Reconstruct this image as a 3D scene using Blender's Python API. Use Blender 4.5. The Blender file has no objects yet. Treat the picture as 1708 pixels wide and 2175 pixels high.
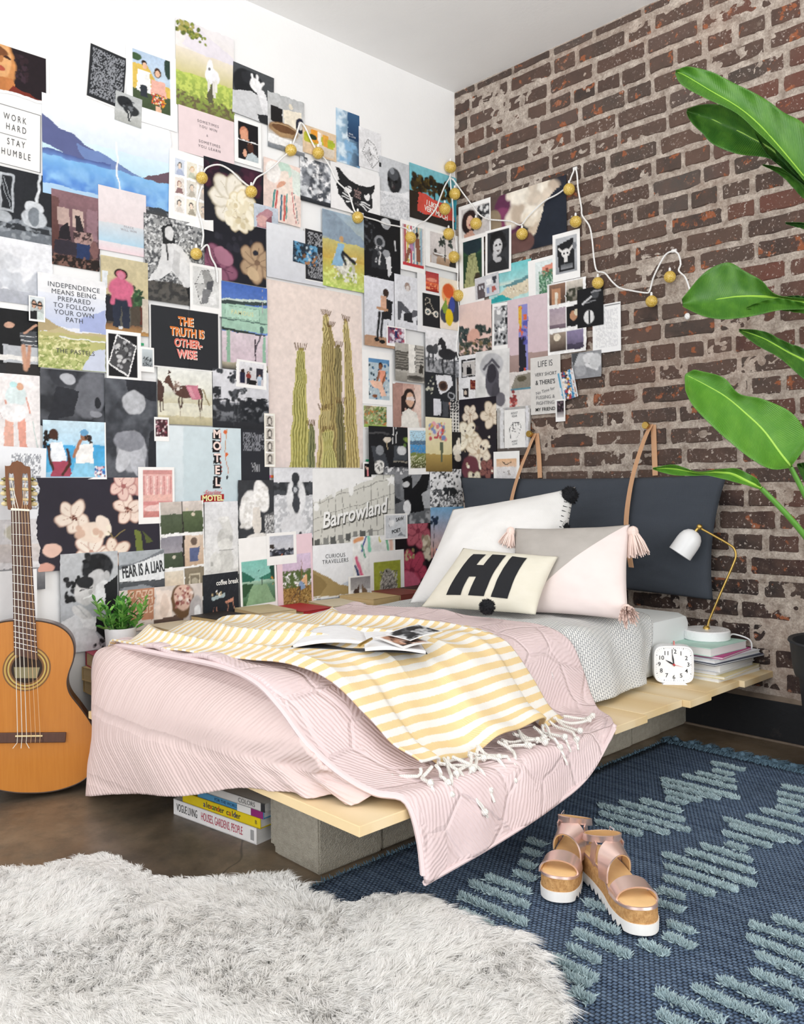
import bpy, bmesh, math, random
import numpy as np
from mathutils import Vector, Matrix

S = bpy.context.scene
C = S.collection
# ------------------------------------------------------------------ camera
# room axes: x = along the brick wall, y = along the white wall (corner at the origin), z up, metres
FPX, PX0, PY0 = 1843.0, 854.0, 1028.0          # focal length and principal point in 1708 x 2175 pixels
YAW, ROLL = math.radians(46.4), math.radians(0.6)
CAM = np.array([2.822, -3.068, 0.92])
RV = np.array([math.cos(YAW), math.sin(YAW), 0.0])
FV = np.array([-math.sin(YAW), math.cos(YAW), 0.0])
ZV = np.array([0.0, 0.0, 1.0])
cd = bpy.data.cameras.new('camera'); cam = bpy.data.objects.new('camera', cd); C.objects.link(cam)
cd.sensor_width = 36.0; cd.lens = FPX / 2175 * 36.0
cd.shift_y = -(1087.5 - PY0) / 2175
cd.clip_start = 0.05
_xc = math.cos(ROLL) * RV - math.sin(ROLL) * ZV
_yc = math.sin(ROLL) * RV + math.cos(ROLL) * ZV
cam.matrix_world = Matrix(((_xc[0], _yc[0], -FV[0], CAM[0]), (_xc[1], _yc[1], -FV[1], CAM[1]),
                           (_xc[2], _yc[2], -FV[2], CAM[2]), (0, 0, 0, 1)))
S.camera = cam
# ------------------------------------------------------------------ light
S.view_settings.view_transform = 'Standard'; S.view_settings.look = 'None'
S.view_settings.gamma = 1.0; S.view_settings.use_curve_mapping = False
S.view_settings.exposure = 0.12
W = bpy.data.worlds.new('world'); S.world = W; W.use_nodes = True
W.node_tree.nodes['Background'].inputs[0].default_value = (0.93, 0.96, 1.0, 1)
W.node_tree.nodes['Background'].inputs[1].default_value = 1.0
def area_light(name, loc, target, sx, sy, power, col, spread=180):
    ld = bpy.data.lights.new(name, 'AREA'); ld.shape = 'RECTANGLE'; ld.size = sx; ld.size_y = sy
    ld.energy = power; ld.color = col; ld.spread = math.radians(spread)
    o = bpy.data.objects.new(name, ld); C.objects.link(o); o.location = loc
    o.rotation_euler = (Vector(target) - Vector(loc)).to_track_quat('-Z', 'Y').to_euler()
    return o
area_light('window_light', (5.4, -2.3, 1.45), (0.3, -1.5, 1.0), 3.6, 2.4, 92, (1.0, 0.985, 0.96))
area_light('rear_window_light', (2.2, -6.2, 1.7), (0.8, 0.0, 1.1), 3.0, 2.2, 85, (0.96, 0.98, 1.0))
area_light('ceiling_fill_light', (2.9, -3.4, 1.0), (2.0, -2.2, 2.79), 1.0, 1.0, 22, (1.0, 0.99, 0.97), 80)  # unseen fill lamp, added behind the camera to whiten the ceiling

# ------------------------------------------------------------------ helpers
rng = np.random.default_rng(7)
def ray(px, py):
    x, y = px - PX0, py - PY0
    c, s = math.cos(ROLL), math.sin(ROLL)
    return ((c * x - s * y) / FPX) * RV + FV - ((s * x + c * y) / FPX) * ZV
def hit(px, py, p0, n):
    d = ray(px, py); n = np.asarray(n, float)
    return CAM + d * (np.dot(np.asarray(p0, float) - CAM, n) / np.dot(d, n))
def onz(px, py, z): return hit(px, py, (0, 0, z), (0, 0, 1))
def onx(px, py, x): return hit(px, py, (x, 0, 0), (1, 0, 0))
def ony(px, py, y): return hit(px, py, (0, y, 0), (0, 1, 0))
def depth_of(p): return float(np.dot(np.asarray(p) - CAM, FV))
def lin(c):
    c = c.lstrip('#')
    if len(c) == 3: c = ''.join(k * 2 for k in c)
    v = np.array([int(c[i:i + 2], 16) / 255 for i in (0, 2, 4)])
    return np.where(v <= 0.04045, v / 12.92, ((v + 0.055) / 1.055) ** 2.4)

def tag(o, label=None, cat=None, group=None, kind=None):
    if label: o['label'] = label
    if cat: o['category'] = cat
    if group: o['group'] = group
    if kind: o['kind'] = kind
    return o
def link(name, me, mat=None, parent=None, smooth=False):
    if mat is not None: me.materials.append(mat)
    if smooth: me.shade_smooth()
    o = bpy.data.objects.new(name, me); C.objects.link(o)
    if parent is not None:
        o.parent = parent; o.matrix_parent_inverse = parent.matrix_world.inverted()
    return o
def empty(name, loc, label, cat, group=None):
    o = bpy.data.objects.new(name, None); o.empty_display_size = 0.05
    C.objects.link(o); o.location = loc; o.matrix_world = Matrix.Translation(Vector(loc))
    return tag(o, label, cat, group)
def mesh(name, verts, faces, mat=None, parent=None, smooth=False, uv=None):
    me = bpy.data.meshes.new(name)
    v = np.asarray(verts, float)
    me.from_pydata([tuple(p) for p in v], [], [tuple(int(i) for i in f) for f in faces]); me.update()
    if uv is not None:
        l = me.uv_layers.new(name='UVMap'); idx = np.zeros(len(me.loops), int); me.loops.foreach_get('vertex_index', idx)
        l.data.foreach_set('uv', np.asarray(uv, float)[idx].ravel())
    return link(name, me, mat, parent, smooth)
def grid_faces(nu, nv):
    i = np.arange(nu * nv).reshape(nu, nv)
    return np.stack([i[:-1, :-1], i[1:, :-1], i[1:, 1:], i[:-1, 1:]], -1).reshape(-1, 4)
def grid_mesh(name, P, mat=None, parent=None, smooth=True, uv=None, col=None, flip=False):
    nu, nv = P.shape[:2]
    me = bpy.data.meshes.new(name); f = grid_faces(nu, nv)
    if flip: f = f[:, ::-1]
    nf = len(f)
    me.vertices.add(nu * nv); me.vertices.foreach_set('co', P.reshape(-1).astype(np.float32))
    me.loops.add(nf * 4); me.loops.foreach_set('vertex_index', f.ravel().astype(np.int32))
    me.polygons.add(nf); me.polygons.foreach_set('loop_start', np.arange(0, nf * 4, 4, dtype=np.int32))
    me.update(calc_edges=True)
    if uv is not None:
        l = me.uv_layers.new(name='UVMap'); l.data.foreach_set('uv', uv.reshape(-1, 2)[f.ravel()].ravel().astype(np.float32))
    if col is not None:
        a = me.color_attributes.new('print', 'FLOAT_COLOR', 'POINT')
        c4 = np.concatenate([col.reshape(-1, 3), np.ones((nu * nv, 1))], 1)
        a.data.foreach_set('color', c4.ravel().astype(np.float32))
    return link(name, me, mat, parent, smooth)

class MB:
    """collects shapes for one mesh"""
    def __init__(s): s.v = []; s.f = []
    def add(s, v, f):
        o = len(s.v); s.v += [tuple(map(float, p)) for p in v]; s.f += [tuple(int(i) + o for i in q) for q in f]; return s
    def box(s, c, d, ax=None, bev=0.0):
        c = np.asarray(c, float); A = np.eye(3) if ax is None else np.asarray(ax, float)
        bm = bmesh.new(); bmesh.ops.create_cube(bm, size=1)
        for v in bm.verts: v.co = Vector((v.co.x * d[0], v.co.y * d[1], v.co.z * d[2]))
        if bev: bmesh.ops.bevel(bm, geom=bm.edges[:], offset=bev, segments=2, affect='EDGES', profile=0.5)
        bm.verts.index_update()
        s.add([c + v.co.x * A[0] + v.co.y * A[1] + v.co.z * A[2] for v in bm.verts], [[v.index for v in f.verts] for f in bm.faces]); bm.free(); return s
    def tube(s, pts, r, n=8, cap=True):
        pts = [np.asarray(p, float) for p in pts]; m = len(pts)
        R = np.broadcast_to(np.asarray(r, float), (m,)) if np.ndim(r) <= 1 else r
        T = [pts[min(i + 1, m - 1)] - pts[max(i - 1, 0)] for i in range(m)]
        T = [t / (np.linalg.norm(t) + 1e-12) for t in T]
        u = np.cross(T[0], [0, 0, 1.0]);
        if np.linalg.norm(u) < 1e-3: u = np.cross(T[0], [1.0, 0, 0])
        u /= np.linalg.norm(u); vs = []; fs = []
        for i in range(m):
            u = u - T[i] * np.dot(u, T[i]); u /= np.linalg.norm(u) + 1e-12; w = np.cross(T[i], u)
            for k in range(n):
                a = 2 * math.pi * k / n; vs.append(pts[i] + R[i] * (math.cos(a) * u + math.sin(a) * w))
        for i in range(m - 1):
            for k in range(n): fs.append((i * n + k, i * n + (k + 1) % n, (i + 1) * n + (k + 1) % n, (i + 1) * n + k))
        if cap: fs.append(tuple(range(n))[::-1]); fs.append(tuple((m - 1) * n + k for k in range(n)))
        return s.add(vs, fs)
    def ribbon(s, pts, wdir, w, t):
        """flat strap along pts; wdir = width direction (one or per point), thickness t"""
        pts = [np.asarray(p, float) for p in pts]; m = len(pts); vs = []; fs = []
        for i in range(m):
            T = pts[min(i + 1, m - 1)] - pts[max(i - 1, 0)]; T /= np.linalg.norm(T) + 1e-12
            wd = np.asarray(wdir if np.ndim(wdir) == 1 else wdir[i], float); wd = wd - T * np.dot(wd, T); wd /= np.linalg.norm(wd) + 1e-12
            nn = np.cross(T, wd); ww = w if np.ndim(w) == 0 else w[i]
            for a, b in ((-1, -1), (1, -1), (1, 1), (-1, 1)): vs.append(pts[i] + wd * a * ww / 2 + nn * b * t / 2)
        for i in range(m - 1):
            for k in range(4): fs.append((i * 4 + k, i * 4 + (k + 1) % 4, i * 4 + 4 + (k + 1) % 4, i * 4 + 4 + k))
        fs += [(3, 2, 1, 0), tuple((m - 1) * 4 + k for k in range(4))]
        return s.add(vs, fs)
    def lathe(s, c, prof, n=32, ax=None, capb=True, capt=True):
        c = np.asarray(c, float); A = np.eye(3) if ax is None else np.asarray(ax, float); vs = []; fs = []; m = len(prof)
        for r, z in prof:
            for k in range(n):
                a = 2 * math.pi * k / n; vs.append(c + r * math.cos(a) * A[0] + r * math.sin(a) * A[1] + z * A[2])
        for i in range(m - 1):
            for k in range(n): fs.append((i * n + k, i * n + (k + 1) % n, (i + 1) * n + (k + 1) % n, (i + 1) * n + k))
        if capb: fs.append(tuple(range(n))[::-1])
        if capt: fs.append(tuple((m - 1) * n + k for k in range(n)))
        return s.add(vs, fs)
    def prism(s, loop, nrm, h, bev=0.0):
        """closed 3D loop extruded by nrm*h"""
        loop = [np.asarray(p, float) for p in loop]; n = len(loop); nrm = np.asarray(nrm, float)
        vs = loop + [p + nrm * h for p in loop]
        fs = [tuple(range(n))[::-1], tuple(range(n, 2 * n))] + [(k, (k + 1) % n, n + (k + 1) % n, n + k) for k in range(n)]
        return s.add(vs, fs)
    def sphere(s, c, r, nu=12, nv=8, ax=None, jit=0.0):
        c = np.asarray(c, float); rr = np.broadcast_to(np.asarray(r, float), (3,)); A = np.eye(3) if ax is None else np.asarray(ax, float)
        vs = [c + A[2] * rr[2]]; fs = []
        for i in range(1, nv):
            t = math.pi * i / nv
            for k in range(nu):
                a = 2 * math.pi * k / nu; q = 1 + (random.random() - 0.5) * jit
                vs.append(c + q * (math.sin(t) * math.cos(a) * A[0] * rr[0] + math.sin(t) * math.sin(a) * A[1] * rr[1] + math.cos(t) * A[2] * rr[2]))
        vs.append(c - A[2] * rr[2]); L = len(vs) - 1
        for k in range(nu): fs.append((0, 1 + k, 1 + (k + 1) % nu))
        for i in range(nv - 2):
            for k in range(nu): fs.append((1 + i * nu + k, 1 + (i + 1) * nu + k, 1 + (i + 1) * nu + (k + 1) % nu, 1 + i * nu + (k + 1) % nu))
        for k in range(nu): fs.append((L, 1 + (nv - 2) * nu + (k + 1) % nu, 1 + (nv - 2) * nu + k))
        return s.add(vs, fs)
    def build(s, name, mat, parent=None, smooth=False, fix=True):
        me = bpy.data.meshes.new(name); me.from_pydata(s.v, [], s.f); me.update()
        if fix:
            bm = bmesh.new(); bm.from_mesh(me); bmesh.ops.recalc_face_normals(bm, faces=bm.faces); bm.to_mesh(me); bm.free()
        o = link(name, me, mat, parent)
        if smooth:
            me.shade_smooth()
            me.set_sharp_from_angle(angle=math.radians(38))
        return o

def crom(P, n):
    """Catmull-Rom through rows of P -> n samples (axis 0)"""
    P = np.asarray(P, float); m = len(P)
    t = np.linspace(0, m - 1, n); i = np.clip(t.astype(int), 0, m - 2); f = (t - i).reshape(-1, *([1] * (P.ndim - 1)))
    E = np.concatenate([[2 * P[0] - P[1]], P, [2 * P[-1] - P[-2]]])
    a, b, c, d = E[i], E[i + 1], E[i + 2], E[i + 3]
    return 0.5 * (2 * b + (c - a) * f + (2 * a - 5 * b + 4 * c - d) * f * f + (3 * b - a - 3 * c + d) * f ** 3)
def closed_spline(pts, n):
    P = np.asarray(pts, float); m = len(P); t = np.arange(n) * m / n; i = t.astype(int); f = (t - i)[:, None]
    a, b, c, d = P[(i - 1) % m], P[i % m], P[(i + 1) % m], P[(i + 2) % m]
    return 0.5 * (2 * b + (c - a) * f + (2 * a - 5 * b + 4 * c - d) * f * f + (3 * b - a - 3 * c + d) * f ** 3)
def vnoise(x, y, seed=0):
    xi = np.floor(x).astype(int); yi = np.floor(y).astype(int); xf = x - xi; yf = y - yi
    def h(a, b):
        k = (a * 374761393 + b * 668265263 + seed * 974634777) & 0xffffffff
        k = ((k ^ (k >> 13)) * 1274126177) & 0xffffffff
        return ((k ^ (k >> 16)) & 0xffff) / 65535.0
    u = xf * xf * (3 - 2 * xf); v = yf * yf * (3 - 2 * yf)
    return (h(xi, yi) * (1 - u) + h(xi + 1, yi) * u) * (1 - v) + (h(xi, yi + 1) * (1 - u) + h(xi + 1, yi + 1) * u) * v
def fbm(x, y, seed=0, o=4):
    r = 0; a = 0.5; s = 0
    for k in range(o): r = r + a * vnoise(x * 2 ** k, y * 2 ** k, seed + k); s += a; a *= 0.5
    return r / s

# ------------------------------------------------------------------ materials
def nt(name, rough=0.6, base=None, metal=0.0, spec=None):
    m = bpy.data.materials.new(name); m.use_nodes = True; t = m.node_tree; b = t.nodes['Principled BSDF']
    b.inputs['Roughness'].default_value = rough; b.inputs['Metallic'].default_value = metal
    if base is not None: b.inputs['Base Color'].default_value = (*lin(base), 1)
    if spec is not None: b.inputs['Specular IOR Level'].default_value = spec
    return m, t, b
def N(t, typ, **kw):
    n = t.nodes.new(typ)
    for k, v in kw.items():
        if k.startswith('i_'):
            key = k[2:]; key = int(key) if key.isdigit() else key.replace('_', ' ')
            n.inputs[key].default_value = v
        else: setattr(n, k, v)
    return n
def L(t, a, b): t.links.new(a, b)
def ramp(t, fac, stops):
    r = N(t, 'ShaderNodeValToRGB'); cr = r.color_ramp
    while len(cr.elements) > 1: cr.elements.remove(cr.elements[-1])
    for i, (p, c) in enumerate(stops):
        e = cr.elements[0] if i == 0 else cr.elements.new(p)
        e.position = p; e.color = (*lin(c), 1) if isinstance(c, str) else (c, c, c, 1)
    L(t, fac, r.inputs[0]); return r.outputs[0]
def noise(t, scale, detail=4, vec=None, rough=0.55, dist=0.0):
    n = N(t, 'ShaderNodeTexNoise'); n.inputs['Scale'].default_value = scale; n.inputs['Detail'].default_value = detail
    n.inputs['Roughness'].default_value = rough; n.inputs['Distortion'].default_value = dist
    if vec is not None: L(t, vec, n.inputs['Vector'])
    return n.outputs[0]
def mix(t, f, a, b, mode='MIX'):
    m = N(t, 'ShaderNodeMix', data_type='RGBA', blend_type=mode)
    for s, v in ((m.inputs[0], f), (m.inputs[6], a), (m.inputs[7], b)):
        if hasattr(v, 'is_linked') or isinstance(v, bpy.types.NodeSocket): L(t, v, s)
        elif isinstance(v, str): s.default_value = (*lin(v), 1)
        else: s.default_value = v
    return m.outputs[2]
def math_(t, op, a, b=0.0):
    m = N(t, 'ShaderNodeMath', operation=op)
    for s, v in ((m.inputs[0], a), (m.inputs[1], b)):
        if isinstance(v, bpy.types.NodeSocket): L(t, v, s)
        else: s.default_value = v
    return m.outputs[0]
def bump(t, b, h, dist=0.01, st=1.0):
    n = N(t, 'ShaderNodeBump'); n.inputs['Distance'].default_value = dist; n.inputs['Strength'].default_value = st
    L(t, h, n.inputs['Height']); L(t, n.outputs[0], b.inputs['Normal']); return n
def coords(t, kind='Object'): return N(t, 'ShaderNodeTexCoord').outputs[kind]
def position(t): return N(t, 'ShaderNodeNewGeometry').outputs['Position']
_flat = {}
def flat(c, rough=0.6, metal=0.0):
    k = (c, rough, metal)
    if k not in _flat:
        m, t, b = nt('plain_' + c.strip('#'), rough, c, metal)
        n = noise(t, 40, 3, position(t)); L(t, mix(t, 1.0, c, ramp(t, n, [(0.3, 0.93), (0.7, 1.0)]), 'MULTIPLY'), b.inputs['Base Color'])
        _flat[k] = m
    return _flat[k]
def fabric(name, c1, c2, scale=400, rough=0.9, bd=0.0008):
    m, t, b = nt(name, rough, c1, spec=0.2); uv = coords(t, 'UV')
    w = N(t, 'ShaderNodeTexWave', i_Scale=scale / 6.0, wave_type='BANDS', bands_direction='X'); L(t, uv, w.inputs[0])
    w2 = N(t, 'ShaderNodeTexWave', i_Scale=scale / 6.0, wave_type='BANDS', bands_direction='Y'); L(t, uv, w2.inputs[0])
    s = math_(t, 'ADD', w.outputs[1], w2.outputs[1]); n = noise(t, 9, 5, uv)
    L(t, mix(t, n, c1, c2), b.inputs['Base Color']); bump(t, b, s, bd, 0.5)
    return m
# ------------------------------------------------------------------ room shell
CEIL = 2.79
m_plaster, t, b = nt('white_plaster', 0.85, '#f1f1f0', spec=0.2)
n = noise(t, 6, 6, position(t)); L(t, mix(t, n, '#f3f3f2', '#ececec'), b.inputs['Base Color']); bump(t, b, noise(t, 60, 5, position(t)), 0.002, 0.25)
m_floor, t, b = nt('sealed_concrete', 0.36, '#4a4038')
p = position(t); n1 = noise(t, 2.2, 8, p, 0.62, 0.6); n2 = noise(t, 11, 8, p, 0.7); n3 = noise(t, 70, 4, p)
c = mix(t, ramp(t, n1, [(0.35, 0.0), (0.68, 1.0)]), '#302c27', '#85735e')
c = mix(t, ramp(t, n2, [(0.5, 0.0), (0.75, 0.7)]), c, '#4c463c')
c = mix(t, ramp(t, n3, [(0.62, 0.0), (0.8, 0.35)]), c, '#8a8172')
vo = N(t, 'ShaderNodeTexVoronoi', feature='DISTANCE_TO_EDGE', i_Scale=0.8)
mp = N(t, 'ShaderNodeMixRGB', blend_type='ADD'); mp.inputs[0].default_value = 0.35; L(t, p, mp.inputs[1])
nn = N(t, 'ShaderNodeTexNoise', i_Scale=3.0); L(t, p, nn.inputs[0]); L(t, nn.outputs[1], mp.inputs[2]); L(t, mp.outputs[0], vo.inputs[0])
c = mix(t, ramp(t, vo.outputs[0], [(0.0, 0.8), (0.0022, 0.0)]), c, '#221f1b')
L(t, c, b.inputs['Base Color']); L(t, ramp(t, n2, [(0.3, 0.28), (0.7, 0.55)]), b.inputs['Roughness']); bump(t, b, n2, 0.003, 0.15)
def slab(name, lo, hi, mat):
    lo = np.array(lo); hi = np.array(hi)
    return tag(MB().box((lo + hi) / 2, hi - lo).build(name, mat), kind='structure')
slab('floor', (-0.1, -6.5, -0.1), (6.0, 0.15, 0.0), m_floor)
slab('wall_left', (-0.12, -6.5, 0.0), (0.0, 0.15, CEIL), m_plaster)
slab('ceiling', (-0.12, -6.5, CEIL), (6.0, 0.15, CEIL + 0.1), m_plaster)

# brick wall: rough mortar bed with every brick set into it
m_mortar, t, b = nt('rough_mortar', 0.95, '#a8998a', spec=0.1)
p = position(t); n1 = noise(t, 26, 8, p, 0.7); n2 = noise(t, 150, 4, p)
n4 = noise(t, 2.0, 3, p)
c = mix(t, ramp(t, n1, [(0.34, 0.0), (0.66, 1.0)]), '#8d7f74', '#d3c7bb'); c = mix(t, ramp(t, n2, [(0.35, 0.4), (0.6, 0.0)]), c, '#6b5d54')
c = mix(t, ramp(t, n4, [(0.5, 0.0), (0.7, 0.35)]), c, '#a88a78')
L(t, c, b.inputs['Base Color']); bump(t, b, n2, 0.004, 0.8)
BW = 3.2
nx, nz = 300, 330
gx = np.linspace(0.0, BW, nx) ** 1.0; gz = np.linspace(0.0, CEIL, nz)
GX, GZ = np.meshgrid(gx, gz, indexing='ij')
hgt = 0.0026 + 0.0068 * fbm(GX * 42, GZ * 42, 3, 4) + 0.0084 * (fbm(GX * 8, GZ * 8, 11, 3) - 0.5)
wallb = grid_mesh('wall_right', np.stack([GX, -hgt, GZ], -1), m_mortar, smooth=False)
tag(wallb, kind='structure')
slab('wall_right_core', (-0.12, 0.0, 0.0), (6.0, 0.12, CEIL), m_mortar).name = 'wall_back'

m_brick, t, b = nt('old_brick', 0.88, '#4b3731', spec=0.25)
p = position(t); oi = N(t, 'ShaderNodeObjectInfo'); rnd = oi.outputs['Random']
sx = N(t, 'ShaderNodeSeparateXYZ'); L(t, p, sx.inputs[0])
c = ramp(t, rnd, [(0.0, '#3f3835'), (0.2, '#54443d'), (0.38, '#4c4540'), (0.55, '#5f4c43'), (0.7, '#47403c'), (0.85, '#664a3f'), (1.0, '#544e4a')])
red = math_(t, 'ADD', sx.outputs[0], math_(t, 'MULTIPLY', rnd, 0.35))
c = mix(t, ramp(t, math_(t, 'MULTIPLY', red, 0.4), [(0.64, 0.0), (0.72, 0.8)]), c, '#6d4238')
# bricks blacken unevenly towards the lower courses and redden at the far end
nlow = noise(t, 1.6, 3, p); low = math_(t, 'ADD', math_(t, 'MULTIPLY', sx.outputs[2], -0.5), math_(t, 'MULTIPLY', nlow, 0.9))
low = math_(t, 'ADD', low, math_(t, 'MULTIPLY', rnd, 0.35))
c = mix(t, ramp(t, low, [(0.02, 0.0), (0.33, 0.92)]), c, '#211e20')
n0 = noise(t, 14, 6, p, 0.65); c = mix(t, ramp(t, n0, [(0.35, 0.0), (0.7, 0.55)]), c, '#6b554b')
n1 = noise(t, 17, 5, p, 0.6); c = mix(t, ramp(t, n1, [(0.60, 0.0), (0.635, 0.85)]), c, '#9c5c3c')
n3 = noise(t, 90, 4, p, 0.6); n4 = noise(t, 3.0, 3, p)
sp = math_(t, 'MULTIPLY', ramp(t, n3, [(0.60, 0.0), (0.66, 1.0)]), ramp(t, math_(t, 'ADD', math_(t, 'MULTIPLY', sx.outputs[0], .14), n4), [(0.54, 0.0), (0.74, 1.0)]))
c = mix(t, sp, c, '#b9aca3')
n5 = noise(t, 34, 7, p, 0.7); c = mix(t, ramp(t, n5, [(0.6, 0.0), (0.72, 0.6)]), c, '#9b8b7f')
L(t, c, b.inputs['Base Color']); bump(t, b, noise(t, 60, 6, p, 0.7), 0.004, 0.7)
def brick_proto(k):
    r = random.Random(k); lp = []
    for (x0, z0, x1, z1, m) in ((-.5, -.42, -.5, .42, 3), (-.47, .5, .47, .5, 6), (.5, .42, .5, -.42, 3), (.47, -.5, -.47, -.5, 6)):
        for i in range(m):
            f = i / (m - 1); lp.append((x0 + (x1 - x0) * f + r.uniform(-.012, .006), z0 + (z1 - z0) * f + r.uniform(-.05, .02)))
    n = len(lp)
    vs = []; fs = []
    for sc, d in ((1.0, 0.01), (1.0, -0.004), (0.965, -0.0085)):
        for (x, z) in lp:
            vs.append((x * (sc + (1 - sc) * 0.6), d + (r.uniform(-.0012, .0012) if d < 0 else 0), z * (sc if sc == 1 else sc * 0.93)))
    for j in range(2):
        for i in range(n): fs.append((j * n + i, j * n + (i + 1) % n, (j + 1) * n + (i + 1) % n, (j + 1) * n + i))
    fs.append(tuple(2 * n + i for i in range(n)))
    me = bpy.data.meshes.new('brick'); me.from_pydata(vs, [], fs); me.update()
    bm = bmesh.new(); bm.from_mesh(me); bmesh.ops.recalc_face_normals(bm, faces=bm.faces); bm.to_mesh(me); bm.free()
    me.materials.append(m_brick); return me
protos = [brick_proto(k) for k in range(8)]
CRS = 0.0804; z0 = (ony(1550, 1074.8, 0)[2]) % CRS
rr = random.Random(5); far = MB(); nb = 0
k = 2
while True:
    zb = z0 + (k - 1) * CRS + CRS
    if zb + 0.02 > CEIL: break
    ht = min(CRS - 0.021, CEIL - zb - 0.004); x = -rr.uniform(0.0, 0.2) - (0.11 if k % 2 else 0.0)
    header = (k % 7 == 3)
    while x < BW:
        ln = 0.098 if header else (0.206 if rr.random() > 0.13 else 0.1); ln *= rr.uniform(0.94, 1.05)
        x0 = max(x, 0.004); x1 = x + ln
        if x1 - x0 > 0.03:
            cx = (x0 + x1) / 2; dz = rr.uniform(-.003, .003); sz = ht * rr.uniform(0.93, 1.05)
            if x1 < 1.76:
                o = bpy.data.objects.new('brick', protos[rr.randrange(8)]); C.objects.link(o); o.parent = wallb
                o.location = (cx, rr.uniform(-.0025, .002), zb + ht / 2 + dz); o.scale = (x1 - x0, 1, sz); o.rotation_euler = (0, rr.uniform(-.012, .012), 0); nb += 1
            else:
                pm = protos[rr.randrange(8)]
                far.add([(cx + v.co.x * (x1 - x0), v.co.y, zb + ht / 2 + dz + v.co.z * sz) for v in pm.vertices], [list(f.vertices) for f in pm.polygons])
        x = x1 + rr.uniform(0.014, 0.026)
    k += 1
tag(far.build('distant_bricks', m_brick, wallb), kind='stuff')
print('bricks', nb)
# painted base course along the brick wall
m_base, t, b = nt('black_base_paint', 0.75, '#17181c'); p = position(t); n1 = noise(t, 12, 6, p, 0.7)
L(t, mix(t, ramp(t, n1, [(0.58, 0.0), (0.75, 0.5)]), '#15161a', '#4a423b'), b.inputs['Base Color']); bump(t, b, n1, 0.008, 0.6)
bb = MB().box((BW / 2, -0.008, 0.072), (BW, 0.03, 0.144), bev=0.004).build('baseboard_right', m_base); tag(bb, kind='structure')
m_ledge, t, b = nt('dusty_ledge', 0.9, '#7d6f60'); L(t, mix(t, noise(t, 25, 6, position(t)), '#5d5147', '#948372'), b.inputs['Base Color'])
mb = MB(); mb.add([(0, -.023, .144), (BW, -.023, .144), (BW, 0, .165), (0, 0, .165), (0, 0, .144), (BW, 0, .144)], [(0, 1, 2, 3), (0, 4, 5, 1), (0, 3, 4), (1, 5, 2)])
mb.build('ledge', m_ledge, bb)
tag(MB().box((BW / 2, -0.028, 0.004), (BW, 0.012, 0.008), bev=0.003).build('trim_1', m_ledge), kind='structure')

# ------------------------------------------------------------------ bed platform
ZP = 0.245
m_pine, t, b = nt('raw_pine', 0.6, '#e3c796')
oc = coords(t); mpn = N(t, 'ShaderNodeMapping'); mpn.inputs['Scale'].default_value = (0.5, 3.2, 3.2); L(t, oc, mpn.inputs[0])
oi = N(t, 'ShaderNodeObjectInfo'); ad = N(t, 'ShaderNodeVectorMath', operation='ADD'); L(t, mpn.outputs[0], ad.inputs[0])
cm = N(t, 'ShaderNodeCombineXYZ'); L(t, math_(t, 'MULTIPLY', oi.outputs['Random'], 37.0), cm.inputs[1]); L(t, cm.outputs[0], ad.inputs[1])
w = N(t, 'ShaderNodeTexWave', wave_type='BANDS', bands_direction='Y', i_Scale=0.55, i_Distortion=9.0, i_Detail=3.0, i_Detail_Scale=0.6); L(t, ad.outputs[0], w.inputs[0])
c = mix(t, ramp(t, w.outputs[1], [(0.0, 0.0), (1.0, 1.0)]), '#ead5ae', '#e0c594'); n = noise(t, 3, 3, ad.outputs[0])
c = mix(t, ramp(t, n, [(0.55, 0.0), (0.8, 0.4)]), c, '#cfa263'); L(t, c, b.inputs['Base Color']); bump(t, b, w.outputs[1], 0.001, 0.2)
plat = empty('bed_platform', (0.85, -1.0, 0.22), 'low bed platform of pale pine planks laid side by side across concrete blocks', 'bed frame')
edges = [-1.955, -1.68, -1.40, -1.17, -1.0, -0.83, -0.60, -0.46, -0.23, -0.006]
ov = [1.52, 1.512, 1.505, 1.49, 1.492, 1.475, 1.50, 1.482, 1.50]
for i in range(len(edges) - 1):
    y0, y1 = edges[i] + 0.001, edges[i + 1] - 0.001
    xl = 0.27 if i == 0 else 0.02
    o = MB().box((0, 0, 0), (ov[i] - xl, y1 - y0, 0.022), bev=0.0015).build('plank', m_pine, None)
    o.location = ((ov[i] + xl) / 2, (y0 + y1) / 2, ZP - 0.011); o.parent = plat; o.matrix_parent_inverse = plat.matrix_world.inverted()
m_block, t, b = nt('grey_concrete_block', 0.95, '#a39d8f', spec=0.1); oc = coords(t)
n1 = noise(t, 60, 6, oc, 0.7); vo = N(t, 'ShaderNodeTexVoronoi', i_Scale=330.0); L(t, oc, vo.inputs[0])
c = mix(t, n1, '#7f796c', '#b9b3a5'); c = mix(t, ramp(t, vo.outputs[0], [(0.08, 0.6), (0.25, 0.0)]), c, '#5c564c')
L(t, c, b.inputs['Base Color']); bump(t, b, vo.outputs[0], 0.003, 0.7)
def block_mesh():
    bm = bmesh.new(); bmesh.ops.create_cube(bm, size=1)
    for v in bm.verts: v.co = Vector((v.co.x * 0.2, v.co.y * 0.198, v.co.z * 0.222))
    bmesh.ops.bevel(bm, geom=[e for e in bm.edges if abs(e.verts[0].co.y - e.verts[1].co.y) > .1 and e.verts[0].co.x < 0 and e.verts[0].co.z < 0], offset=0.022, segments=4, affect='EDGES')
    bmesh.ops.bevel(bm, geom=[e for e in bm.edges if e.calc_length() > .1], offset=0.004, segments=2, affect='EDGES')
    me = bpy.data.meshes.new('concrete_block'); bm.to_mesh(me); bm.free(); me.materials.append(m_block); return me
bme = block_mesh()
BX, BY = 1.205, -1.81
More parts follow.
